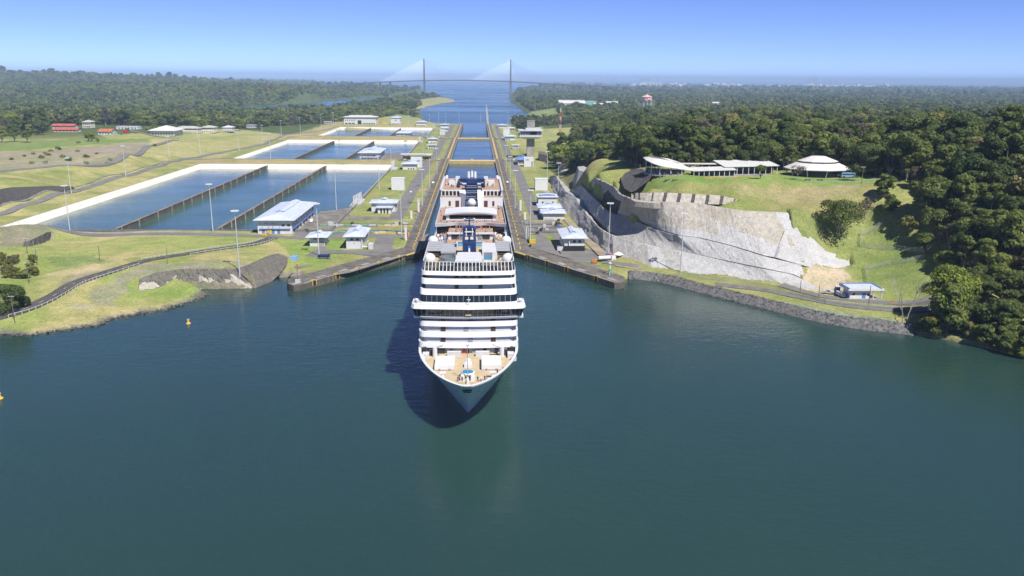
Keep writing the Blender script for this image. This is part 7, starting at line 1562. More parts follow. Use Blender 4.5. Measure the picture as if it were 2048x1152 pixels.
instancer('distant_forest', fx, fy, fz-1.0, fk, fs_, rg.uniform(0, 6.28, len(fx)), low_col, 'far forest reaching to the coast and the blue hills')
print('FOREST', len(single), m.sum(), len(fx))

# ------------------------------------------------------------------ single trees and shrubs
def special(name, label, base, rx, h0, h1, nl, nf, sz, mt, seed, bark='bark', cat='tree', tr=.4, spread=.62, lean=(0, 0)):
    t = thing(name, label, cat, base); L = lobes_for(rx, h0, h1, nl, seed, spread)
    me = crown_mesh('crown', L, nf, sz, seed+1, mt); o = bpy.data.objects.new('crown', me); COL.objects.link(o); o.parent = t
    tb = trunk_mb(h1, tr, rx, h0, seed+2, 6); tb.build('trunk', MT[bark], t); return t
def gp(px, py, z0=4): v = ground_hit(px, py, z0); return (v.x, v.y, v.z-.3)
special('big_tree', 'tall bright green tree with forked trunk by the right shore', gp(1893, 648, 3), 10.5, 9.0, 25.0, 14, 5200, .9, LEAFB, 41, tr=.6, spread=.66)
special('shore_bush', 'yellow-green bush at the water edge below the big tree', gp(1858, 668, 2), 5.2, .8, 8.0, 8, 2200, .7, LEAFY, 44, cat='bush', tr=.15)
special('shore_bush', 'dark green bush at the water edge right of the yellow-green bush', gp(1915, 668, 2), 4.6, .4, 6.5, 8, 1800, .7, LEAF, 47, cat='bush', tr=.15)
special('shore_bush', 'low bush between the riprap end and the bare tree', gp(1835, 660, 2), 2.6, .2, 3.4, 6, 900, .55, LEAF, 46, cat='bush', tr=.1)
special('shore_tree', 'rounded grey-green tree leaning over the water at the right edge', gp(1985, 672, 4), 8.5, 2.5, 15.0, 12, 3600, .85, LEAFD, 50, tr=.4)
special('shore_bush', 'yellow-leaved bush hanging over the water at the right edge', gp(1996, 700, 2), 3.6, .2, 5.0, 7, 1500, .65, LEAFY, 53, cat='bush', tr=.1)
special('shore_bush', 'broad bush touching the water in the right corner', gp(2034, 712, 2), 4.6, .2, 6.5, 8, 1700, .7, LEAFB, 56, cat='bush', tr=.1)
for k, (px, py, rx, h, mt) in enumerate(sorted(((1928, 672, 4, 6, LEAFD), (1942, 676, 4.5, 7, LEAF), (1958, 681, 4, 6, LEAFB), (1972, 688, 4.5, 8, LEAFD), (1985, 692, 3.6, 5, LEAF), (2010, 704, 4.5, 7, LEAFD), (2022, 708, 3.6, 6, LEAFY), (2046, 716, 4.5, 8, LEAFD), (1950, 662, 5, 9, LEAFB), (2019, 690, 6, 10, LEAF)), key=lambda q: q[0])):
    special('bank_bush', ('leafy bush, %s from the left in the row lining the right bank' % ('first', 'second', 'third', 'fourth', 'fifth', 'sixth', 'seventh', 'eighth', 'ninth', 'tenth')[k]), gp(px, py-3, 2), rx, -.3, h, 8, 1600, .68, mt, 1500+k, cat='bush', tr=.12)
special('slope_tree', 'dark spreading tree with pale trunk on the green slope', gp(1677, 478, 17), 12.5, 6.5, 21.0, 15, 4200, .75, LEAFD, 59, 'palebark', tr=.32)
special('slope_tree', 'thin greyish tree just right of the dark slope tree', gp(1727, 447, 25), 5.0, 5.0, 13.0, 7, 650, .6, LEAFG, 62, 'palebark', tr=.22)
special('lawn_tree', 'round dark tree on the visitor lawn', gp(1521, 358, 42), 4.2, 2.2, 8.8, 7, 1500, .6, LEAFD, 65, tr=.25)
special('lawn_tree', 'sparse flat-topped tree left of the round pavilion', gp(1594, 360, 42), 5.2, 4.2, 8.2, 7, 420, .5, LEAFG, 68, 'palebark', tr=.2)
special('lawn_tree', 'flat-topped tree right of the round pavilion', gp(1708, 362, 42), 5.6, 5.0, 9.5, 7, 1100, .6, LEAFD, 71, 'palebark', tr=.22)
for px, py, rx, h, lab in ((1768, 395, 6, 13, 'tree at the corner where the terrace meets the forest'), (1780, 430, 5.5, 11, 'upper edge tree above the green slope'), (1812, 470, 5.5, 11, 'edge tree halfway down the green slope'), (1850, 505, 5, 10, 'edge tree low on the green slope'), (1888, 535, 5, 9, 'lowest edge tree beside the grassy bank')):
    special('edge_tree', lab, gp(px, py, 25), rx, 1.0, h, 9, 2000, .85, LEAF, int(px), tr=.3)
for px, py, rx, h, lab in ((15, 625, 7.5, 12, 'large round dark green bush clump at the left edge'), (35, 612, 5.5, 9, 'smaller dark green bush beside the clump at the left edge')):
    special('round_bush', lab, gp(px, py, 5), rx, -.5, h, 10, 3000, .7, LEAFD, int(px)+5, cat='bush', tr=.2)
random.seed(15)
for k in range(26):
    px, py = random.uniform(0, 68), random.uniform(520, 560); px = px+max(0, (py-530))*.5
    special('reed_clump', 'tall reed clump in the thicket left of the road', gp(px, py, 6), random.uniform(1.8, 3.0), -.3, random.uniform(3.2, 5.0), 5, 420, .55, random.choice((LEAF, LEAFY, LEAFG)), 500+k, cat='reeds', tr=.05)['group'] = 'roadside thicket'
for k in range(14):
    px = random.uniform(20, 460); py = 262+random.uniform(-6, 8) if px > 100 else random.uniform(262, 285)
    if 100 < px < 240 and py > 258: py = 280+random.uniform(0, 6)
    place_tree(random.choice((0, 2, 2, 5, 7)), *gp(px, py-3 if px > 240 else py, 13), random.uniform(.6, .95), random.uniform(0, 6), 'shade tree among the village houses', 'village trees', 'village_tree')
for px, py, s, lab in ((80, 270, 1.25, 'large dark tree left of the red-roofed houses'), (30, 283, 1.3, 'large spreading tree at the left edge of the scrubland'), (5, 285, 1.2, 'big tree cut by the left edge above the scrubland'), (55, 285, 1.0, 'low dark tree before the scrubland, left'), (435, 265, 1.1, 'dark tree between the barracks and the white house'), (478, 262, 1.2, 'broad tree right of the white village house'), (518, 258, 1.35, 'rounded dark tree at the village end'), (505, 250, 1.2, 'bright tree behind the village end')):
    place_tree(3 if 'dark' in lab else 5 if 'bright' in lab else 1, *gp(px, py, 12), s, random.uniform(0, 6), lab, None, 'village_tree')
for k in range(30):
    px, py = random.uniform(10, 330), random.uniform(285, 330)
    if px > 230 and py > 300: continue
    special('scrub_bush', 'low scrub bush on the open ground left of the basins', gp(px, py, 15), random.uniform(1.8, 4.2), -.4, random.uniform(1.6, 3.6), 5, 240, .8, random.choice((LEAF, LEAF, LEAFB)), 700+k, cat='bush', tr=.06)['group'] = 'scrubland bushes'
# palms in the village
def palm(label, base, h):
    t = thing('palm_tree', label, 'palm', base, 0, 'village palms'); MB().tube((0, 0, -.5), (.4, .2, h), .25, .16, 6, False).build('trunk', MT['bark'], t); b = MB()
    for k in range(13):
        a = 2*math.pi*k/13; q = Vector((math.cos(a), math.sin(a), 0)); s = Vector((-q.y, q.x, 0)); o = Vector((.4, .2, h)); p1 = o+q*1.8+Vector((0, 0, .9)); p2 = o+q*3.6+Vector((0, 0, -.6))
        b.quad(o-s*.1, p1-s*.5, p1+s*.5, o+s*.1); b.quad(p1-s*.5, p2-s*.15, p2+s*.15, p1+s*.5)
    b.build('fronds', LEAFD, t)
for px, py in ((138, 256), (146, 257), (226, 262), (179, 270), (216, 271)): palm('palm among the village houses', gp(px, py, 13), random.uniform(9, 14))
# dead pale tree by the shore
random.seed(8)
def bare_tree(label, base, h, seed):
    rg = random.Random(seed); t = thing('bare_tree', label, 'tree', base); b = MB(); br = MB()
    def grow(mb, p, d, L, r, depth):
        q = p+d*L; mb.tube(p, q, r, r*.68, 6 if depth < 2 else 4, False)
        if depth >= 6: return
        for k in range(2 if depth else 2):
            nd = (d+Vector((rg.uniform(-.55, .55), rg.uniform(-.55, .55), rg.uniform(-.05, .3)))).normalized(); grow(br, q, nd, L*rg.uniform(.66, .86), r*.62, depth+1)
    for dx in (-.14, .12): grow(b, Vector((dx*3, 0, -.5)), Vector((dx, .02, 1)).normalized(), h*.30, .32, 0)
    b.build('trunk', MT['palebark'], t); br.build('branches', MT['palebark'], t)
bare_tree('leafless pale tree with twin trunks at the end of the riprap', gp(1808, 655, 3), 22, 3)
v = gp(2012, 320, 40)
bare_tree('leafless dead tree standing out of the forest ridge', (300, 500, TZ(300, 500)), 17, 6)
# tall grass tufts on banks
def tufts(name, label, pts, h, mat, n_per, seed):
    rg = np.random.default_rng(seed); V = []; zz = TZa(pts)
    for (x, y), z in zip(pts, zz):
        for _ in range(n_per):
            a = rg.uniform(0, 6.28); r = rg.uniform(0, .9); bx, by = x+r*math.cos(a), y+r*math.sin(a); hh = h*rg.uniform(.5, 1.1); w_ = rg.uniform(.25, .5); dx, dy = rg.normal(size=2)*.35*hh; t = rg.uniform(0, 6.28); ux, uy = math.cos(t)*w_, math.sin(t)*w_
            V += [(bx-ux, by-uy, z-.1), (bx+ux, by+uy, z-.1), (bx+dx+ux*.3, by+dy+uy*.3, z+hh), (bx+dx-ux*.3, by+dy-uy*.3, z+hh)]
    V = np.array(V); me = fast_mesh(name, V, np.arange(len(V)).reshape(-1, 4)); me.materials.append(mat); o = bpy.data.objects.new(name, me); COL.objects.link(o); return tag(o, label, 'grass', kind='stuff')
GR = leaf_material('tall_grass', (.17, .185, .06), (.20, .20, .07))
def rnd_in(poly, n, seed):
    rg = np.random.default_rng(seed); a = np.array([q[:2] for q in poly]); x = rg.uniform(a[:, 0].min(), a[:, 0].max(), n*4); y = rg.uniform(a[:, 1].min(), a[:, 1].max(), n*4); m = inpoly(x, y, poly); return list(zip(x[m][:n], y[m][:n]))
tufts('bank_grass', 'long grass on the bank above the right shore road', rnd_in(pxpoly([(1900, 520, 15), (2048, 500, 22), (2060, 600, 12), (1980, 600, 8), (1900, 590, 7)], 12), 900, 1), 1.6, GR, 5, 2)
0 and tufts('bank_grass', 'rough grass on the terrace bank below the visitor lawn', rnd_in(pxpoly([(1300, 368, 41), (1600, 370, 41), (1740, 380, 40), (1700, 410, 34), (1560, 418, 32), (1440, 398, 35), (1290, 384, 36)], 38), 1300, 3), .55, GR, 4, 4)
0 and tufts('bank_grass', 'long grass clumps along the left shore', rnd_in([(-185, 311), (-150, 322), (-140, 338), (-126, 360), (-130, 364), (-146, 342), (-160, 322), (-186, 318)], 120, 5), .8, GR, 5, 6)
# ------------------------------------------------------------------ floodlight masts
def light_mast(x, y, z, h, label, group='floodlight masts', n=8, name='floodlight_mast'):
    root = thing(name, label, 'light mast', (x, y, z), 0, group)
    MB().tube((0, 0, -.5), (0, 0, h), .34, .16, 8).build('pole', MT['galv'], root); MB().lathe((0, 0, 0), [(.8, -.3), (.8, .35)], 8).build('footing', MT['concrete'], root)
    hd = MB().lathe((0, 0, h-.5), [(.9, 0), (1.1, .15), (.9, .3), (.7, .15), (.9, 0)], 10, cap=False).build('head_ring', MT['galv'], root)
    b = MB()
    for k in range(n):
        a = 2*math.pi*k/n; cx, cy = 1.55*math.cos(a), 1.55*math.sin(a); b.box(cx-.38, cx+.38, cy-.38, cy+.38, h-.62, h-.18); b.tube((.8*math.cos(a), .8*math.sin(a), h-.35), (cx, cy, h-.35), .06, n=4)
    b.build('floodlights', MT['white'], hd); return root
MASTS = [(128, 370, 140, 462, 4, 'on the near bank left of the nearest basin'), (421, 367, 426, 462, 4, 'on the near bank in the middle of the nearest basin'), (471, 420, 479, 542, 7.6, 'on the dark rock bank left of the boat ramp'), (634, 406, 638, 511.5, 3, 'beside the small white house with garage door'), (671, 338, 673, 420, 3, 'at the corner of the right nearest basin'),
 (800, 378, 803, 471, 3, 'beside the ship on the left lawn'), (757, 311, 758.6, 378.6, 3, 'left of the windowless block on the left lawn'), (782, 289, 782.6, 342, 3, 'behind the white weir posts'), (135, 315, 143, 388, 6, 'above the black rock cut on the upper road'), (246, 291, 252, 355, 6, 'on the upper road beside the straw hillside'), (337, 272, 339, 317.5, 4, 'at the road junction above the nearest basin'),
 (398, 269, 401, 311, 0, 'left on the road below the barracks'), (475, 259, 478, 302, 0, 'right on the road below the barracks'), (539, 267, 541.7, 319, 4, 'on the bank between the first and second basins'), (524, 250, 525.5, 286, 0, 'on the hill road left of the middle basins'), (561, 240.6, 563, 272, -4, 'at the bend of the hill road'), (600, 235, 601, 267, -5, 'on the yellow bank beyond the hill road'),
 (641, 229, 642.5, 256, -7, 'left of the low white shed'), (667, 225, 667, 250, -7, 'left of the long white workshop'), (672, 238, 673, 274.5, -4, 'on the bank before the farthest basins'), (816.5, 224, 817, 251, -8, 'right of the tall white building'), (859, 228, 859, 247, -8, 'behind the corner house of the farthest basins'), (877.5, 225, 877.5, 248, -8, 'far left of the lower lock, first'), (892, 226, 892, 249, -8, 'far left of the lower lock, second'), (918, 226, 918, 248, -8, 'at the far left lock end'),
 (843.8, 338, 845, 412, 3, 'beside the left service road, near'), (858, 309, 859.4, 376, 3, 'beside the left service road, middle'), (873.6, 296, 874, 347, 3, 'beside the left service road, far'), (846, 265, 846, 303, -3, 'left of the middle chamber'), (1012, 290, 1012, 343, 3, 'right of the lock by the nearest gate'), (1020, 312, 1020, 381, 3, 'on the right lawn, far'), (1029, 340, 1030, 417, 3, 'on the right lawn, middle'), (1060, 379, 1060.4, 480, 3, 'on the right lawn, nearest'),
 (1094, 302, 1094, 362, 3, 'behind the right windowless block'), (1116, 325, 1116, 391, 3, 'at the top of the lowest grey cut'), (1218, 405, 1216.7, 510, 3.6, 'at the corner of the sprayed cliff'), (1369, 426, 1361, 544, 4, 'in front of the pale sprayed cliff'), (1016, 224.5, 1016, 248, -8, 'far right of the lower lock, first'), (1029.4, 226, 1029.4, 251, -8, 'far right of the lower lock, second'), (1021, 236, 1021, 258, -8, 'far right of the lower lock, third'), (961, 226, 961, 244, -9, 'at the start of the guide wall')]
for xt, yt, xb, yb, z, lab in MASTS:
    v = P(xb, yb, z); zt = ZTOP(xt, yt, v.x, v.y); zg = max(TZ(v.x, v.y), z-3) if abs(v.x) > 30 else z
    light_mast(v.x, v.y, min(zg, z+1.5), zt-min(zg, z+1.5), 'tall grey floodlight mast '+lab)
for px, py, h in ((198, 232, 22), (257, 227, 20), (262, 229, 18), (308, 222, 16), (55, 228, 18), (21, 232, 18), (119, 226, 18), (186, 228, 18)):
    v = ground_hit(px, py, 10); light_mast(v.x, v.y, v.z, h+14, 'thin lamp mast rising out of the woods behind the village', 'woodland masts', 4)
# long guide wall beyond the lower lock
a = Vector((31.5, 1957, -10)); e = P(972.5, 217, -10); root = thing('guide_wall', 'long narrow guide wall with lamps reaching into the far channel', 'wall', a); og = a
d = (e-a).normalized(); n_ = Vector((-d.y, d.x, 0)); q = [a+n_*3, e+n_*3, e-n_*3, a-n_*3]; MB().prism([(p.x, p.y) for p in q], -18, -9.5).build('wall_body', MT['concrete'], root, og)
for k in range(14):
    p = a.lerp(e, (k+.5)/14); MB().tube((p.x, p.y, -9.5), (p.x, p.y, 4), .45, .3, 5).build('lamp_post', MT['white'], root, og); MB().box(p.x-2.4, p.x+2.4, p.y-.6, p.y+.6, 3.6, 4.3).build('lamp_head', MT['white'], root, og)
# ------------------------------------------------------------------ bollards along the walls
bol = MB(); bol.lathe((0, 0, 0), [(.55, 0), (.45, .25), (.32, .5), (.34, .75), (.62, .85), (.5, 1.05)], 8); bme = bol.build('mooring_bollard', MT['yellow']); tag(bme, 'x', 'bollard'); first = True
for side in (-1, 1):
    for (y0, y1, zt) in LEVELS[:2]:
        y = y0+8
        while y < y1-6:
            o = bme if first else bme.copy()
            if not first: COL.objects.link(o)
            first = False; o.location = (side*(31.2+random.uniform(-.15, .15)), y, zt)
            tag(o, f"yellow mooring bollard on the {'left' if side < 0 else 'right'} lock wall {'beside the ship chamber' if zt > 0 else 'of the middle chamber'}", 'bollard', 'yellow wall bollards'); y += 9.2 if zt > 0 and side < 0 else 13.0
# red marker posts and junction boxes along the lawns
for side in (-1, 1):
    y = 575
    while y < 960:
        x = side*random.uniform(37.8, 39.2); root = tag(MB().lathe((x, y, 3), [(.3, 0), (.3, .7), (.1, .9)], 7).build('hydrant', MT['orange' if random.random() < .6 else 'red'], None), f"small red-orange hydrant on the {'left' if side < 0 else 'right'} lawn beside the chamber", 'hydrant', 'lawn hydrants'); y += random.uniform(24, 34)
for px0, py0, px1, py1, z, lab in ((811, 452, 812, 480, 3, 'on the left lawn by the quay'), (836.5, 398, 837.5, 424, 3, 'on the left lawn behind the pits'), (1053, 453, 1054, 478, 3, 'on the right lawn by the quay'), (1040.5, 400, 1041, 421, 3, 'on the right lawn behind the pit'), (823, 422, 823, 437, 3, 'between the two left pits'), (1050, 425, 1050, 439, 3, 'at the edge of the right pit')):
    v = P(px1, py1, z); h = ZTOP(px0, py0, v.x, v.y)-z; root = thing('white_pillar', 'slim white signal pillar '+lab, 'pillar', v, 0, 'signal pillars'); MB().box(-.7, .7, -.5, .5, -.2, h).build('shaft', MT['white'], root)
    if h > 8: MB().box(.72, 1.2, -.4, .4, .6, h*.55).build('red_panel', MT['red'], root); MB().box(-.9, .9, -.7, .7, h+.002, h+.4).build('cap', MT['offwhite'], root)
# ------------------------------------------------------------------ utility poles
def pole(label, pt, pb, z0, arm=True, red=False):
    v = ground_hit(pb[0], pb[1], z0); h = ZTOP(pt[0], pt[1], v.x, v.y)-v.z; root = thing('utility_pole', label, 'pole', v, random.uniform(-.3, .3))
    MB().tube((0, 0, -.6), (0, 0, h), .2, .13, 6).build('pole', MT['wood' if not red else 'grey'], root)
    if arm:
        MB().box(-1.3, 1.3, -.08, .08, h-.5, h-.32).build('crossarm', MT['offwhite'], root)
        for x in (-1.1, 0, 1.1): MB().tube((x, 0, h-.32), (x, 0, h-.05), .07, n=5).build('insulator', MT['offwhite'], root)
    if red: MB().box(-1.2, 1.2, -.3, .3, h-.1, h+.5).build('red_lamp', MT['orange'], root)
for lab, a, c2, z in (('wooden utility pole beside the road at the left edge', (22, 591), (30, 646), 3), ('utility pole behind the reed thicket', (52.5, 475), (55, 507), 7), ('short pale utility pole right of the reed thicket', (72, 496), (75, 530.6), 6), ('utility pole in front of the reed thicket', (54, 524), (59, 566), 6), ('thin utility pole in the yellow field', (197.5, 491), (200, 521), 6), ('thin pole beside the road bend', (333, 494), (335.6, 527.5), 7),
    ('utility pole at the top of the green slope', (1793, 416), (1792, 449), 26), ('utility pole at the forest edge above the big tree', (1894, 492), (1891.5, 518.7), 14), ('utility pole in the long grass at the right', (2006, 566), (2005, 585), 14), ('utility pole right of the round pavilion', (1726, 332.6), (1723, 367), 42), ('roadside pole left of the parked vehicles', (1600, 561), (1600, 585), 4), ('roadside pole in front of the parked vehicles', (1638, 571), (1637, 596), 4), ('roadside pole in front of the gatehouse', (1740, 571), (1737, 610), 4)):
    pole(lab, a, c2, z, arm='roadside' not in lab and 'thin' not in lab)
pole('grey pole with an orange lamp under the big tree', (1860.5, 598), (1859.5, 623), 4, False, True)
# radio mast
v = ground_hit(1120, 282, 4); h = ZTOP(1122, 216, v.x, v.y)-v.z; root = thing('radio_mast', 'slim red and white lattice radio mast at the forest edge', 'mast', v)
for k in range(8):
    b = MB(); z0, z1 = h*k/8, h*(k+1)/8; w_ = 1.3*(1-.55*k/8)
    for sx, sy in ((-1, -1), (1, -1), (1, 1), (-1, 1)): b.box(sx*w_-.22, sx*w_+.22, sy*w_-.22, sy*w_+.22, z0, z1)
    for j in range(3): zz_ = z0+(z1-z0)*(j+.5)/3; b.box(-w_, w_, -w_-.1, -w_+.1, zz_-.12, zz_+.12); b.box(-w_, w_, w_-.1, w_+.1, zz_-.12, zz_+.12)
    b.build('lattice_section', MT['red' if k % 2 == 0 else 'white'], root)
# ------------------------------------------------------------------ navigation marks and buoys
v = P(1219, 549, 3.1); h = ZTOP(1219, 527, v.x, v.y)-3.1; root = thing('navigation_mark', 'white and green pole on a tripod at the right quay tip', 'navigation mark', v)
MB().tube((0, 0, 0), (0, 0, h*.5), .45, .42, 10).build('green_column', M('sea_green', (.03, .33, .27), .5, .1), root); MB().tube((0, 0, h*.5), (0, 0, h), .42, .38, 10).build('white_column', MT['white'], root); MB().lathe((0, 0, h), [(.9, 0), (.9, .3), (.2, .8)], 8).build('lamp', MT['offwhite'], root)
for k in range(3): a = 2*math.pi*k/3+.4; MB().tube((2.2*math.cos(a), 2.2*math.sin(a), 0), (0, 0, h*.35), .12, n=5).build('tripod_leg', MT['galv'], root)
v = P(621, 560, 3.1); v = Vector((-80.5, 378.5, 3.1)); root = thing('navigation_mark', 'thin grey pole with orange light at the left quay tip', 'navigation mark', v); MB().tube((0, 0, 0), (0, 0, 8.5), .16, .12, 6).build('pole', MT['wood'], root); MB().box(-.5, .5, -.5, .5, 8.5, 9.3).build('lamp', MT['orange'], root); MB().box(-1.2, 1.2, -.6, .6, 0, 1.6).build('cabinet', MT['galv'], root)
def buoy(label, v):
    root = thing('buoy', label, 'buoy', v); b = MB(); b.smooth = True; b.lathe((0, 0, 0), [(.3, -.6), (1.3, -.3), (1.45, .1), (1.2, .45), (.4, .6)], 16); b.build('float', MT['yellow'], root)
    MB().lathe((0, 0, .5), [(.75, 0), (.42, 1.3), (.35, 2.0)], 8).build('tower', MT['yellow'], root); MB().lathe((0, 0, 2.5), [(.18, 0), (.28, .15), (.28, .4), (.08, .6)], 8).build('lantern', MT['dark'], root)
    for s in (-1, 1): MB().box(s*.42-.3, s*.42+.3, -.05, .05, 2.2, 2.9).build('solar_panel', MT['offwhite'], root)
buoy('yellow buoy floating off the left shore', P(377, 647, 0)); buoy('yellow buoy cut by the left edge of the picture', P(0, 797, 0))
for o in [q for q in COL.objects if q.name.startswith('buoy')]: o.scale = (.7, .7, .7)
# ------------------------------------------------------------------ vehicles and loose equipment
def car(label, v, rz, body, kind='pickup', name='parked_car', L=5.0, glassm='window'):
    root = thing(name, label, 'truck' if kind != 'car' else 'car', v, rz); W_ = .92
    if kind == 'car': prof = [(-L/2, .45), (-L/2, .85), (-L*.33, .95), (-L*.2, 1.5), (L*.22, 1.5), (L*.36, 1.0), (L/2, .9), (L/2, .45)]
    elif kind == 'van': prof = [(-L/2, .45), (-L/2, 1.1), (-L*.40, 1.25), (-L*.30, 2.0), (L*.48, 2.05), (L/2, .45)]
    else: prof = [(-L/2, .5), (-L/2, 1.0), (-L*.22, 1.08), (-L*.12, 1.72), (L*.14, 1.72), (L*.17, 1.08), (L/2, 1.08), (L/2, .5)]
    b = MB(); l = [(-W_, y, z) for y, z in prof]; r = [(W_, y, z) for y, z in prof]; b.poly(l); b.poly(r[::-1]); k = len(prof)
    for i in range(k): j = (i+1) % k; b.quad(l[i], r[i], r[j], l[j])
    b.build('body', body, root); b = MB(); z0, z1 = (1.05, 1.42) if kind != 'van' else (1.3, 1.85); ya, yb = (-L*.17, L*.2) if kind == 'car' else (-L*.14, L*.1) if kind == 'pickup' else (-L*.3, -L*.05)
    for s in (-1, 1): b.box(s*W_-.02, s*W_+.02, ya, yb, z0, z1 if kind != 'pickup' else 1.62)
    b.build('side_window', MT[glassm], root); MB().quad((-W_*.9, prof[2][0]+.02, prof[2][1]+.02), (W_*.9, prof[2][0]+.02, prof[2][1]+.02), (W_*.85, prof[3][0]-.02, prof[3][1]-.04), (-W_*.85, prof[3][0]-.02, prof[3][1]-.04)).build('windscreen', MT[glassm], root)
    for s in (-1, 1):
        for y in (-L*.31, L*.31): w_ = MB().tube((s*W_-s*.12, y, .34), (s*W_+s*.1, y, .34), .36, n=12).build('wheel', MT['black'], root); MB().tube((s*W_+s*.1, y, .34), (s*W_+s*.12, y, .34), .2, n=8).build('rim', MT['galv'], w_)
        MB().box(s*.62-.2, s*.62+.2, -L/2-.03, -L/2+.05, .68, .85).build('headlight', MT['white'], root)
    return root
def on(px, py, z=4): v = ground_hit(px, py, z); return Vector((v.x, v.y, v.z+.35))
VZ = 4.45
car('silver pickup parked left of the white truck by the gatehouse', on(1656, 588, 5), 1.15, M('silver_car', (.42, .45, .50), .3, .05), 'pickup', 'parked_pickup')
r = car('white truck parked between the blue cabin and the gatehouse', on(1681, 594, 5), .15, MT['white'], 'van', 'parked_truck', 5.4)
car('white van parked beside the largest blue-roofed building', Vector((-107, 545, 3.12)), .1, MT['white'], 'van', 'parked_van', 5.2)
car('white pickup on the left lock wall opposite the funnel', Vector((*P(866.5, 367, 3.12)[:2], 3.12)), .05, MT['white'], 'pickup', 'parked_pickup')
car('white pickup on the right lock wall opposite the funnel', Vector((*P(1015, 366, 3.12)[:2], 3.12)), -.04, MT['white'], 'pickup', 'parked_pickup')
car('silver car on the left service road near the windowless block', Vector((-51, 690, 3.06)), 0, MT['galv'], 'car', 'parked_car', 4.5)
car('small dark car under the largest blue-roofed building wall', Vector((-103.5, 512, 3.12)), .6, MT['dark'], 'car', 'parked_car', 4.3)
car('dark blue car in the village beside the orange roof', on(243, 270, 13), 1.2, MT['blue'], 'car', 'parked_car', 4.5)
v = on(252, 266, 13); root = thing('box_truck', 'red box truck beside the white village house', 'truck', v, 1.3); MB().box(-1.3, 1.3, -2, 5, .6, 3.6).build('cargo_box', MT['red'], root); MB().box(-1.2, 1.2, -3.8, -2.1, .5, 2.6).build('cab', MT['red'], root)
for s in (-1, 1):
    for y in (-3, 3.4): MB().tube((s*1.1, y, .5), (s*1.35, y, .5), .5, n=10).build('wheel', MT['black'], root)
# tanker truck on the right quay
v = Vector((*P(1213, 522, 3.15)[:2], 3.15)); root = thing('tanker_truck', 'white tanker truck parked at the foot of the sprayed cliff', 'truck', v, math.pi/2+.25)
MB().tube((0, -2, 1.9), (0, 5, 1.9), 1.1, n=14).build('tank', MT['white'], root); MB().box(-1.1, 1.1, -5, -2.6, .6, 2.7).build('cab', MT['white'], root); MB().box(-1.0, 1.0, -5.03, -4.95, 1.6, 2.4).build('windscreen', MT['window'], root); MB().box(-1, 1, -2.6, 5, .5, .8).build('chassis', MT['dark'], root)
for s in (-1, 1):
    for y in (-4, 2.4, 3.9): MB().tube((s*.95, y, .5), (s*1.2, y, .5), .5, n=10).build('wheel', MT['black'], root)
v = Vector((*P(1236, 517, 3.6)[:2], 3.6)); root = thing('tent', 'small white work tent beside the tanker truck', 'tent', v)
b = MB(); b.lathe((0, 0, 2.2), [(3.0, 0), (2.9, .2), (.15, 1.7)], 4); b.build('canopy', MT['white'], root)
for s in (-1, 1):
    for q in (-1, 1): MB().tube((s*1.4, q*1.4, 0), (s*1.4, q*1.4, 2.4), .06, n=4).build('post', MT['galv'], root)
for k, (px, py, mt, lab) in enumerate(((1203, 517, 'red', 'red machine left of the tanker truck'), (1222, 512, 'orange', 'orange compressor behind the tanker truck'), (1216, 513.5, 'blue', 'blue tank behind the tanker truck'), (1188, 526, 'orange', 'orange barrier block on the right quay edge'))):
    v = P(px, py, 3.15); root = thing('site_machine', lab, 'machine', v); MB().box(-1.2, 1.2, -.8, .8, .35, 1.7).build('housing', MT[mt], root); MB().box(-1.3, 1.5, -.7, .7, .12, .36).build('skid', MT['dark'], root); MB().tube((.6, 0, 1.7), (.6, 0, 2.3), .1, n=6).build('exhaust', MT['grey'], root)
v = on(1674, 586, 5); root = thing('portable_toilet', 'blue portable cabin behind the parked vehicles', 'cabin', v); MB().box(-.9, .9, -.9, .9, 0, 2.6).build('cabin', MT['blue'], root); MB().box(-.95, .95, -.95, .95, 2.6, 2.85).build('roof', MT['offwhite'], root); MB().box(-.45, .45, -.95, -.9, .1, 2.2).build('door', MT['trimblue'], root)
v = Vector((*P(589, 523, 3.0)[:2], 3.0)); root = thing('covered_crate', 'pale blue tarpaulin-covered crate on the lawn by the boat ramp', 'crate', v, -.1); b = MB(); b.prism([(-1.9, -2.4), (1.9, -2.4), (1.9, 2.4), (-1.9, 2.4)], 0, 3.0, True, [(-1.5, -2.1), (1.5, -2.1), (1.5, 2.1), (-1.5, 2.1)]); b.build('tarpaulin', MT['tarp'], root); MB().box(-2.0, 2.0, -2.5, 2.5, -.1, .3).build('pallet', MT['wood'], root)
v = Vector((*P(648, 517, 3.0)[:2], 3.0)); root = thing('tank_trailer', 'dark tank trailer parked on the lawn by the lamp mast', 'trailer', v, math.pi/2)
for s in (-.7, .7): MB().tube((s, -3.2, 1.5), (s, 3.2, 1.5), .75, n=10).build('tank', MT['navy'], root)
MB().box(-1.4, 1.4, -3.6, 3.6, .5, .75).build('frame', MT['grey'], root)
for y in (-2, 2):
    for s in (-1, 1): MB().tube((s*1.2, y, .4), (s*1.45, y, .4), .4, n=8).build('wheel', MT['black'], root)
v = P(1065, 487, 3.1); root = thing('yellow_box', 'yellow equipment box at the right quay corner', 'box', v); MB().box(-1.8, 1.8, -1, 1, .1, 2.0).build('body', MT['yellow'], root); MB().box(-1.9, 1.9, -1.1, 1.1, 2.0, 2.2).build('lid', MT['yellow'], root)
for k, (px, py, lab) in enumerate(((539, 468.5, 'yellow arrow board beside the largest building, right'), (529, 474, 'yellow arrow board at the road junction, left'))):
    v = P(px, py, 3.3); root = thing('arrow_board', lab, 'sign', v); MB().box(-1.6, 1.6, -.1, .1, .8, 2.4).build('board', MT['yellow'], root)
    for s in (-1, 1): MB().tube((s*1.2, 0, 0), (s*1.2, 0, .8), .08, n=5).build('leg', MT['grey'], root)
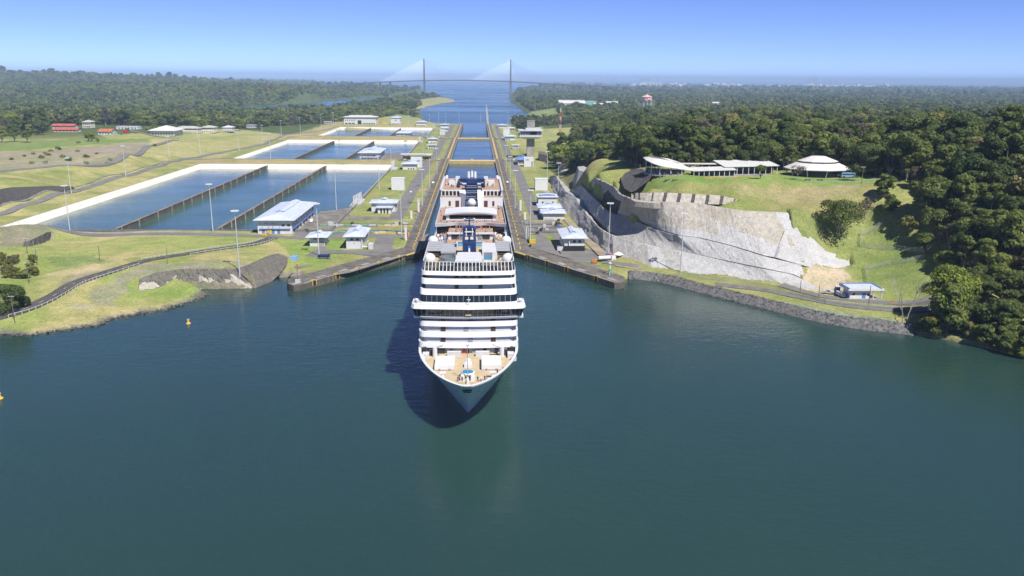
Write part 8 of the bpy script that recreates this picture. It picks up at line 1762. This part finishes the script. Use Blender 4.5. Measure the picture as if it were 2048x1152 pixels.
v = P(1112, 452, 3.1); root = thing('barrel_stack', 'blue drums beside the right quay house', 'drums', v)
for k in range(3): MB().tube((k*1.0, 0, 0), (k*1.0, 0, 1.4), .45, n=10).build('drum', MT['blue'], root)
v = P(1118, 447, 3.1); root = thing('yellow_loader', 'yellow loader parked behind the right quay house', 'loader', v, .8); MB().box(-1.1, 1.1, -1.6, 2.2, .8, 1.9).build('body', MT['yellow'], root); MB().box(-.9, .9, -.4, 1.0, 1.9, 3.1).build('cab', MT['window'], root); MB().box(-1.3, 1.3, -3.4, -2.6, .3, 1.3).build('bucket', MT['grey'], root); MB().box(-.2, .2, -2.7, -1.5, .8, 1.2).build('arm', MT['yellow'], root)
for s in (-1, 1):
    for y in (-1, 1.4): MB().tube((s*1.0, y, .6), (s*1.35, y, .6), .62, n=10).build('wheel', MT['black'], root)
for k, (px, py, lab) in enumerate(((706, 248, 'yellow site vehicle between the two far white buildings, left'), (760, 246, 'orange container between the two far white buildings'), (770, 247.5, 'yellow container between the two far white buildings'))):
    v = P(px, py, -7.2); root = thing('container', lab, 'container', v); MB().box(-6, 6, -1.3, 1.3, 0, 3).build('box', MT['yellow' if 'yellow' in lab else 'orange'], root); MB().box(5.98, 6.06, -1.2, 1.2, .2, 2.8).build('door', MT['grey'], root)
# ------------------------------------------------------------------ fences
def fence(label, pts, h, lift=0.0, step=5.0, name='chain_link_fence', panel=True):
    line = resample([(p[0], p[1], 0) for p in pts], step); zz = TZa(line)+lift; og = (line[0].x, line[0].y, float(zz[0])); root = thing(name, label, 'fence', og)
    b = MB(); b.grid([[(p.x, p.y, z) for p, z in zip(line, zz)], [(p.x, p.y, z+h) for p, z in zip(line, zz)]]); b.build('wire_mesh', MT['chainlink'], root, og)
    for p, z in zip(line, zz): MB().box(p.x-.07, p.x+.07, p.y-.07, p.y+.07, z-.4, z+h+.1).build('post', MT['fencegrey'], root, og)
    b = MB()
    for i in range(len(line)-1): b.tube((line[i].x, line[i].y, zz[i]+h), (line[i+1].x, line[i+1].y, zz[i+1]+h), .05, n=4, cap=False)
    b.build('top_rail', MT['fencegrey'], root, og)
fence('zigzag chain-link fence climbing the green slope', [ground_hit(*q) for q in ((1734, 566, 6), (1729, 540, 8), (1780, 530, 9), (1848, 519, 12), (1848, 506, 14), (1790, 500, 16), (1720, 494, 17), (1720, 472, 21), (1764, 449, 26))], 2.6)
fence('road fence between the cliff road and the gravel track', Pw([(1290, 543, 4), (1400, 556, 4), (1479, 565, 4), (1558, 580, 4), (1606, 594, 4), (1653, 607, 4), (1740, 615, 4), (1800, 620, 4)]), 2.0, .1)
fence('long fence beside the scrubland road on the left', Pw([(-40, 349, 17), (0, 340, 17), (70, 334, 17), (150, 328, 17), (230, 315, 16), (272, 302, 15), (292, 291, 14)]), 2.6, .3, 9)
fence('fence along the crest of the straw hillside', Pw([(355, 279, 12.5), (430, 272, 9), (500, 265, 6), (560, 262, 2)]), 2.6, .2, 14)
fence('fence at the back edge of the grass hill', [ground_hit(*q) for q in ((1238, 322, 39), (1262, 326, 41), (1280, 338, 42))], 2.6)
fence('low fence along the front of the visitor terrace', Pw([(1592, 364, 42), (1610, 366, 42), (1718, 366.5, 42), (1750, 366, 42)]), 1.2, .1)
# guard rails on the left road
def guard(label, off, i0, i1):
    seg = main_road[i0:i1]; og = (seg[0][0].x, seg[0][0].y, seg[0][2]); root = thing('guard_rail', label, 'guard rail', og); b = MB()
    pts = [(p.x+n2.x*off, p.y+n2.y*off, z) for p, n2, z in seg]; b.grid([[(x, y, z+.5) for x, y, z in pts], [(x, y, z+.72) for x, y, z in pts]]); b.build('rail', MT['galv'], root, og)
    for x, y, z in pts[::1]: MB().box(x-.08, x+.08, y-.08, y+.08, z-.8, z+.8).build('post', MT['offwhite'], root, og)
guard('silver guard rail on the lake side of the left road', -3.9, 6, 36); guard('pale guard rail on the upper bend of the left road', 3.9, len(main_road)-30, len(main_road)-4); guard('short guard rail where the left road meets the yard', -3.9, len(main_road)-22, len(main_road)-4)
# traffic cones by the gatehouse road
for k, (px, py) in enumerate(((1782, 606), (1786, 603), (1830, 606), (1833, 608))):
    v = P(px, py, 4.4); tag(MB().lathe((v.x, v.y, v.z), [(.42, 0), (.42, .1), (.22, .12), (.06, 1.0)], 8).build('traffic_cone', MT['orange']), 'orange traffic cone on the road right of the gatehouse', 'cone', 'road cones')
# benches and flower beds on the visitor lawn
random.seed(3)
for k, px in enumerate((1412, 1420, 1432, 1440, 1468, 1480, 1500)):
    v = ground_hit(px, 356+random.uniform(-1, 2), 42); root = thing('flower_bed', 'yellow flowering bed on the visitor lawn', 'flower bed', v, 0, 'flower beds')
    me = crown_mesh('blossom', [(0, 0, .1, 1.0), (1.1, .3, .1, .8), (-1, .2, .1, .8)], 120, .4, 900+k, M('yellow_flowers%d' % k, (.55, .42, .05), .8, .2, 2.0)) if k == 0 else bpy.data.meshes['blossom']
    o = bpy.data.objects.new('blossoms', me); COL.objects.link(o); o.parent = root; MB().lathe((0, 0, -.3), [(2.0, 0), (1.9, .35)], 10).build('bed_edge', MT['dirt'], root)
for px, lab in ((1335, 'picnic table set left on the visitor lawn'), (1350, 'picnic table set second on the visitor lawn'), (1615, 'bench left before the round pavilion'), (1640, 'bench right before the round pavilion')):
    v = ground_hit(px, 361, 42); root = thing('picnic_table', lab, 'table', v); MB().box(-1.6, 1.6, -.5, .5, .7, .8).build('table_top', MT['wood'], root)
    for s in (-1, 1): MB().box(-1.6, 1.6, s*.9-.2, s*.9+.2, .42, .5).build('bench', MT['wood'], root); MB().box(s*1.2-.08, s*1.2+.08, -.9, .9, 0, .7).build('leg', MT['wood'], root)
v = ground_hit(1695, 358, 42)
root = thing('parked_bus', 'white and blue minibus behind the round pavilion', 'bus', (v.x+3, v.y+6, v.z+.2), 1.4); MB().box(-1.2, 1.2, -4, 4, .5, 2.9).build('body', MT['tarp'], root); MB().box(-1.22, 1.22, -3.6, 3.6, 1.6, 2.4).build('window', MT['window'], root)
for s in (-1, 1):
    for y in (-2.6, 2.6): MB().tube((s*1.0, y, .5), (s*1.25, y, .5), .5, n=10).build('wheel', MT['black'], root)
# ------------------------------------------------------------------ people
random.seed(77)
for (px, py, sh, ps, lab) in ((916, 763, 'black', 'stand', 'person in black at the bow tip, leftmost of the group'), (924.6, 763, 'red', 'stand', 'person in red shirt at the bow tip, left of the bow fitting'), (955.5, 763, 'black', 'walk', 'person in black just right of the bow fitting'), (962, 763, 'white', 'stand', 'person in white shirt in the right bow group'), (969.5, 761.5, 'navy', 'stand', 'person in navy, second from right in the bow group'), (973.5, 760.5, 'blue', 'walk', 'person in blue shirt at the right end of the bow group'), (995, 748.5, 'black', 'walk', 'person in black walking near the right bulwark'), (1006, 744, 'navy', 'stand', 'person in navy standing closest to the right bulwark')):
    v = P(px, py, 14.12); person(v.x, v.y, 14.12, random.uniform(-.6, .6), sh, ps, lab)
for x, sh in ((-13.2, 'tan'), (8.9, 'navy'), (10.4, 'white'), (-5.0, 'red'), (13.2, 'black')): person(SX+x, 241.6, 14.12, random.uniform(-1, 1), sh, 'stand', f'crew member in {sh} standing in the shade aft of the hatch covers', 'crew on the foredeck')
def crowd(n, fx_, label, group, poses=('stand', 'lean', 'stand', 'sit'), sh=None):
    for k in range(n):
        x, y, z, rz = fx_(); s_ = random.choice(sh or SHIRTS); ps = random.choice(poses); person(x, y, z, rz, s_, ps, label.replace('@', s_), group, random.uniform(.92, 1.04))
for (yf, hw, z0, z1), n, nm in zip(tiers, (9, 15, 20), ('lowest', 'second', 'third')):
    crowd(n, lambda: (lambda x: (SX+x, yf+1.25+.9*(abs(x)/14)**2, z0+.06, random.uniform(-.5, .5)))(random.uniform(-14, 14)), f'passenger in @ at the rail of the {nm} balcony below the bridge', 'balcony passengers', ('lean', 'stand'))
crowd(14, lambda: (lambda x: (SX+x, 254.2+.9*(abs(x)/14)**2, 34.56, random.uniform(-.5, .5)))(random.uniform(-14, 14)), 'passenger in @ on the balcony above the dark lounge windows', 'balcony passengers', ('lean', 'stand'))
crowd(12, lambda: (lambda x: (SX+x, 252.9+.9*(abs(x)/14)**2, 31.42, random.uniform(-.5, .5)))(random.uniform(-14, 14)), 'passenger in @ behind the parapet over the dark lounge windows', 'balcony passengers', ('lean', 'stand'))
crowd(16, lambda: (SX+random.choice((-1, 1))*random.uniform(2, 11.5), random.uniform(256.6, 259.5), 37.52, random.uniform(-.5, .5)), 'passenger in @ behind the windbreak of the forward top deck', 'forward deck passengers', ('stand', 'walk', 'sit'))
crowd(10, lambda: (SX+random.choice((-1, 1))*random.uniform(9.8, 11.4), random.uniform(264, 277), 37.52, random.uniform(0, 6)), 'passenger in @ near the white domes', 'forward deck passengers', ('stand', 'walk'))
crowd(70, lambda: (SX+random.choice((-1, 1))*random.uniform(10.3, 14.8), random.uniform(303, 350), 32.42, random.uniform(0, 6.28)), 'sunbather in @ on the teak sides of the pool deck', 'pool deck passengers', ('stand', 'sit', 'walk', 'sit'), ['orange', 'pink', 'tan', 'white', 'red', 'blue', 'yellow'])
crowd(34, lambda: (SX+random.uniform(-9, 9), random.uniform(339, 350), 34.98, random.uniform(0, 6.28)), 'passenger in @ on the deck over the pool house', 'pool deck passengers', ('stand', 'sit', 'walk'), ['orange', 'pink', 'tan', 'white', 'red', 'blue'])
crowd(44, lambda: (lambda x: (SX+x, wave(x)+.9+random.uniform(0, 3), 36.32, random.uniform(-.6, .6)))(random.uniform(-15, 15)), 'passenger in @ along the curved gallery rail', 'gallery passengers', ('lean', 'stand'))
crowd(16, lambda: (SX+random.choice((-1, 1))*random.uniform(11.8, 15), random.uniform(358, 400), 36.32, random.uniform(0, 6.28)), 'passenger in @ beside the outdoor screen', 'gallery passengers', ('stand', 'walk', 'sit'))
crowd(10, lambda: (SX+random.choice((-1, 1))*random.uniform(8, 14), random.uniform(411, 423), 44.52, random.uniform(0, 6.28)), 'passenger in @ on the aft terrace beside the funnel', 'aft passengers', ('stand', 'walk'))
rowsv = []
for k in range(6): rowsv.append((k, [A_[i].lerp(B_[i], 0.12+0.12*k) for i in range(3, 21)]))
crowd(60, lambda: (lambda kr: (lambda p: (p.x+random.uniform(-1, 1), p.y+.2, ZP+.8+.55*kr[0], random.uniform(.2, 1.2)))(random.choice(kr[1])))(random.choice(rowsv)), 'visitor in @ on the steps under the curved viewing roof', 'grandstand visitors', ('stand', 'sit'))
crowd(14, lambda: (lambda p: (p.x+random.uniform(-1, 1), p.y+.9, TZ(p.x, p.y+.9)+.05, .6))(A_[random.randint(2, 22)]), 'visitor in @ at the rail below the curved viewing roof', 'grandstand visitors', ('lean', 'stand'))
for px, py, z, sh in ((1104, 455, 3.1, 'orange'), (1065, 462, 3.1, 'orange'), (1693, 590, 4.5, 'orange'), (1696, 588, 4.5, 'red'), (1668, 584, 4.5, 'yellow')): v = P(px, py, z) if px < 1200 else on(px, py, 5); person(v.x, v.y, v.z, random.uniform(0, 6), sh, 'stand', f'worker in {sh} standing {"by the right quay house" if px < 1200 else "near the parked vehicles"}', 'site workers')
# ------------------------------------------------------------------ air
hz = MB(); hz.box(-30000, 30000, -2500, 58000, -40, 228)
ho = hz.build('haze', []); hm = bpy.data.materials.new('haze_air'); hm.use_nodes = True; ht = hm.node_tree; ht.nodes.clear()
hout = ht.nodes.new('ShaderNodeOutputMaterial'); pv = ht.nodes.new('ShaderNodeVolumePrincipled'); pv.inputs['Color'].default_value = (0.50, 0.70, 1.0, 1); pv.inputs['Density'].default_value = 0.000065; pv.inputs['Anisotropy'].default_value = -0.25
ht.links.new(pv.outputs[0], hout.inputs['Volume']); ho.data.materials.append(hm); tag(ho, 'thin blue air haze over the whole landscape', 'haze', kind='stuff')
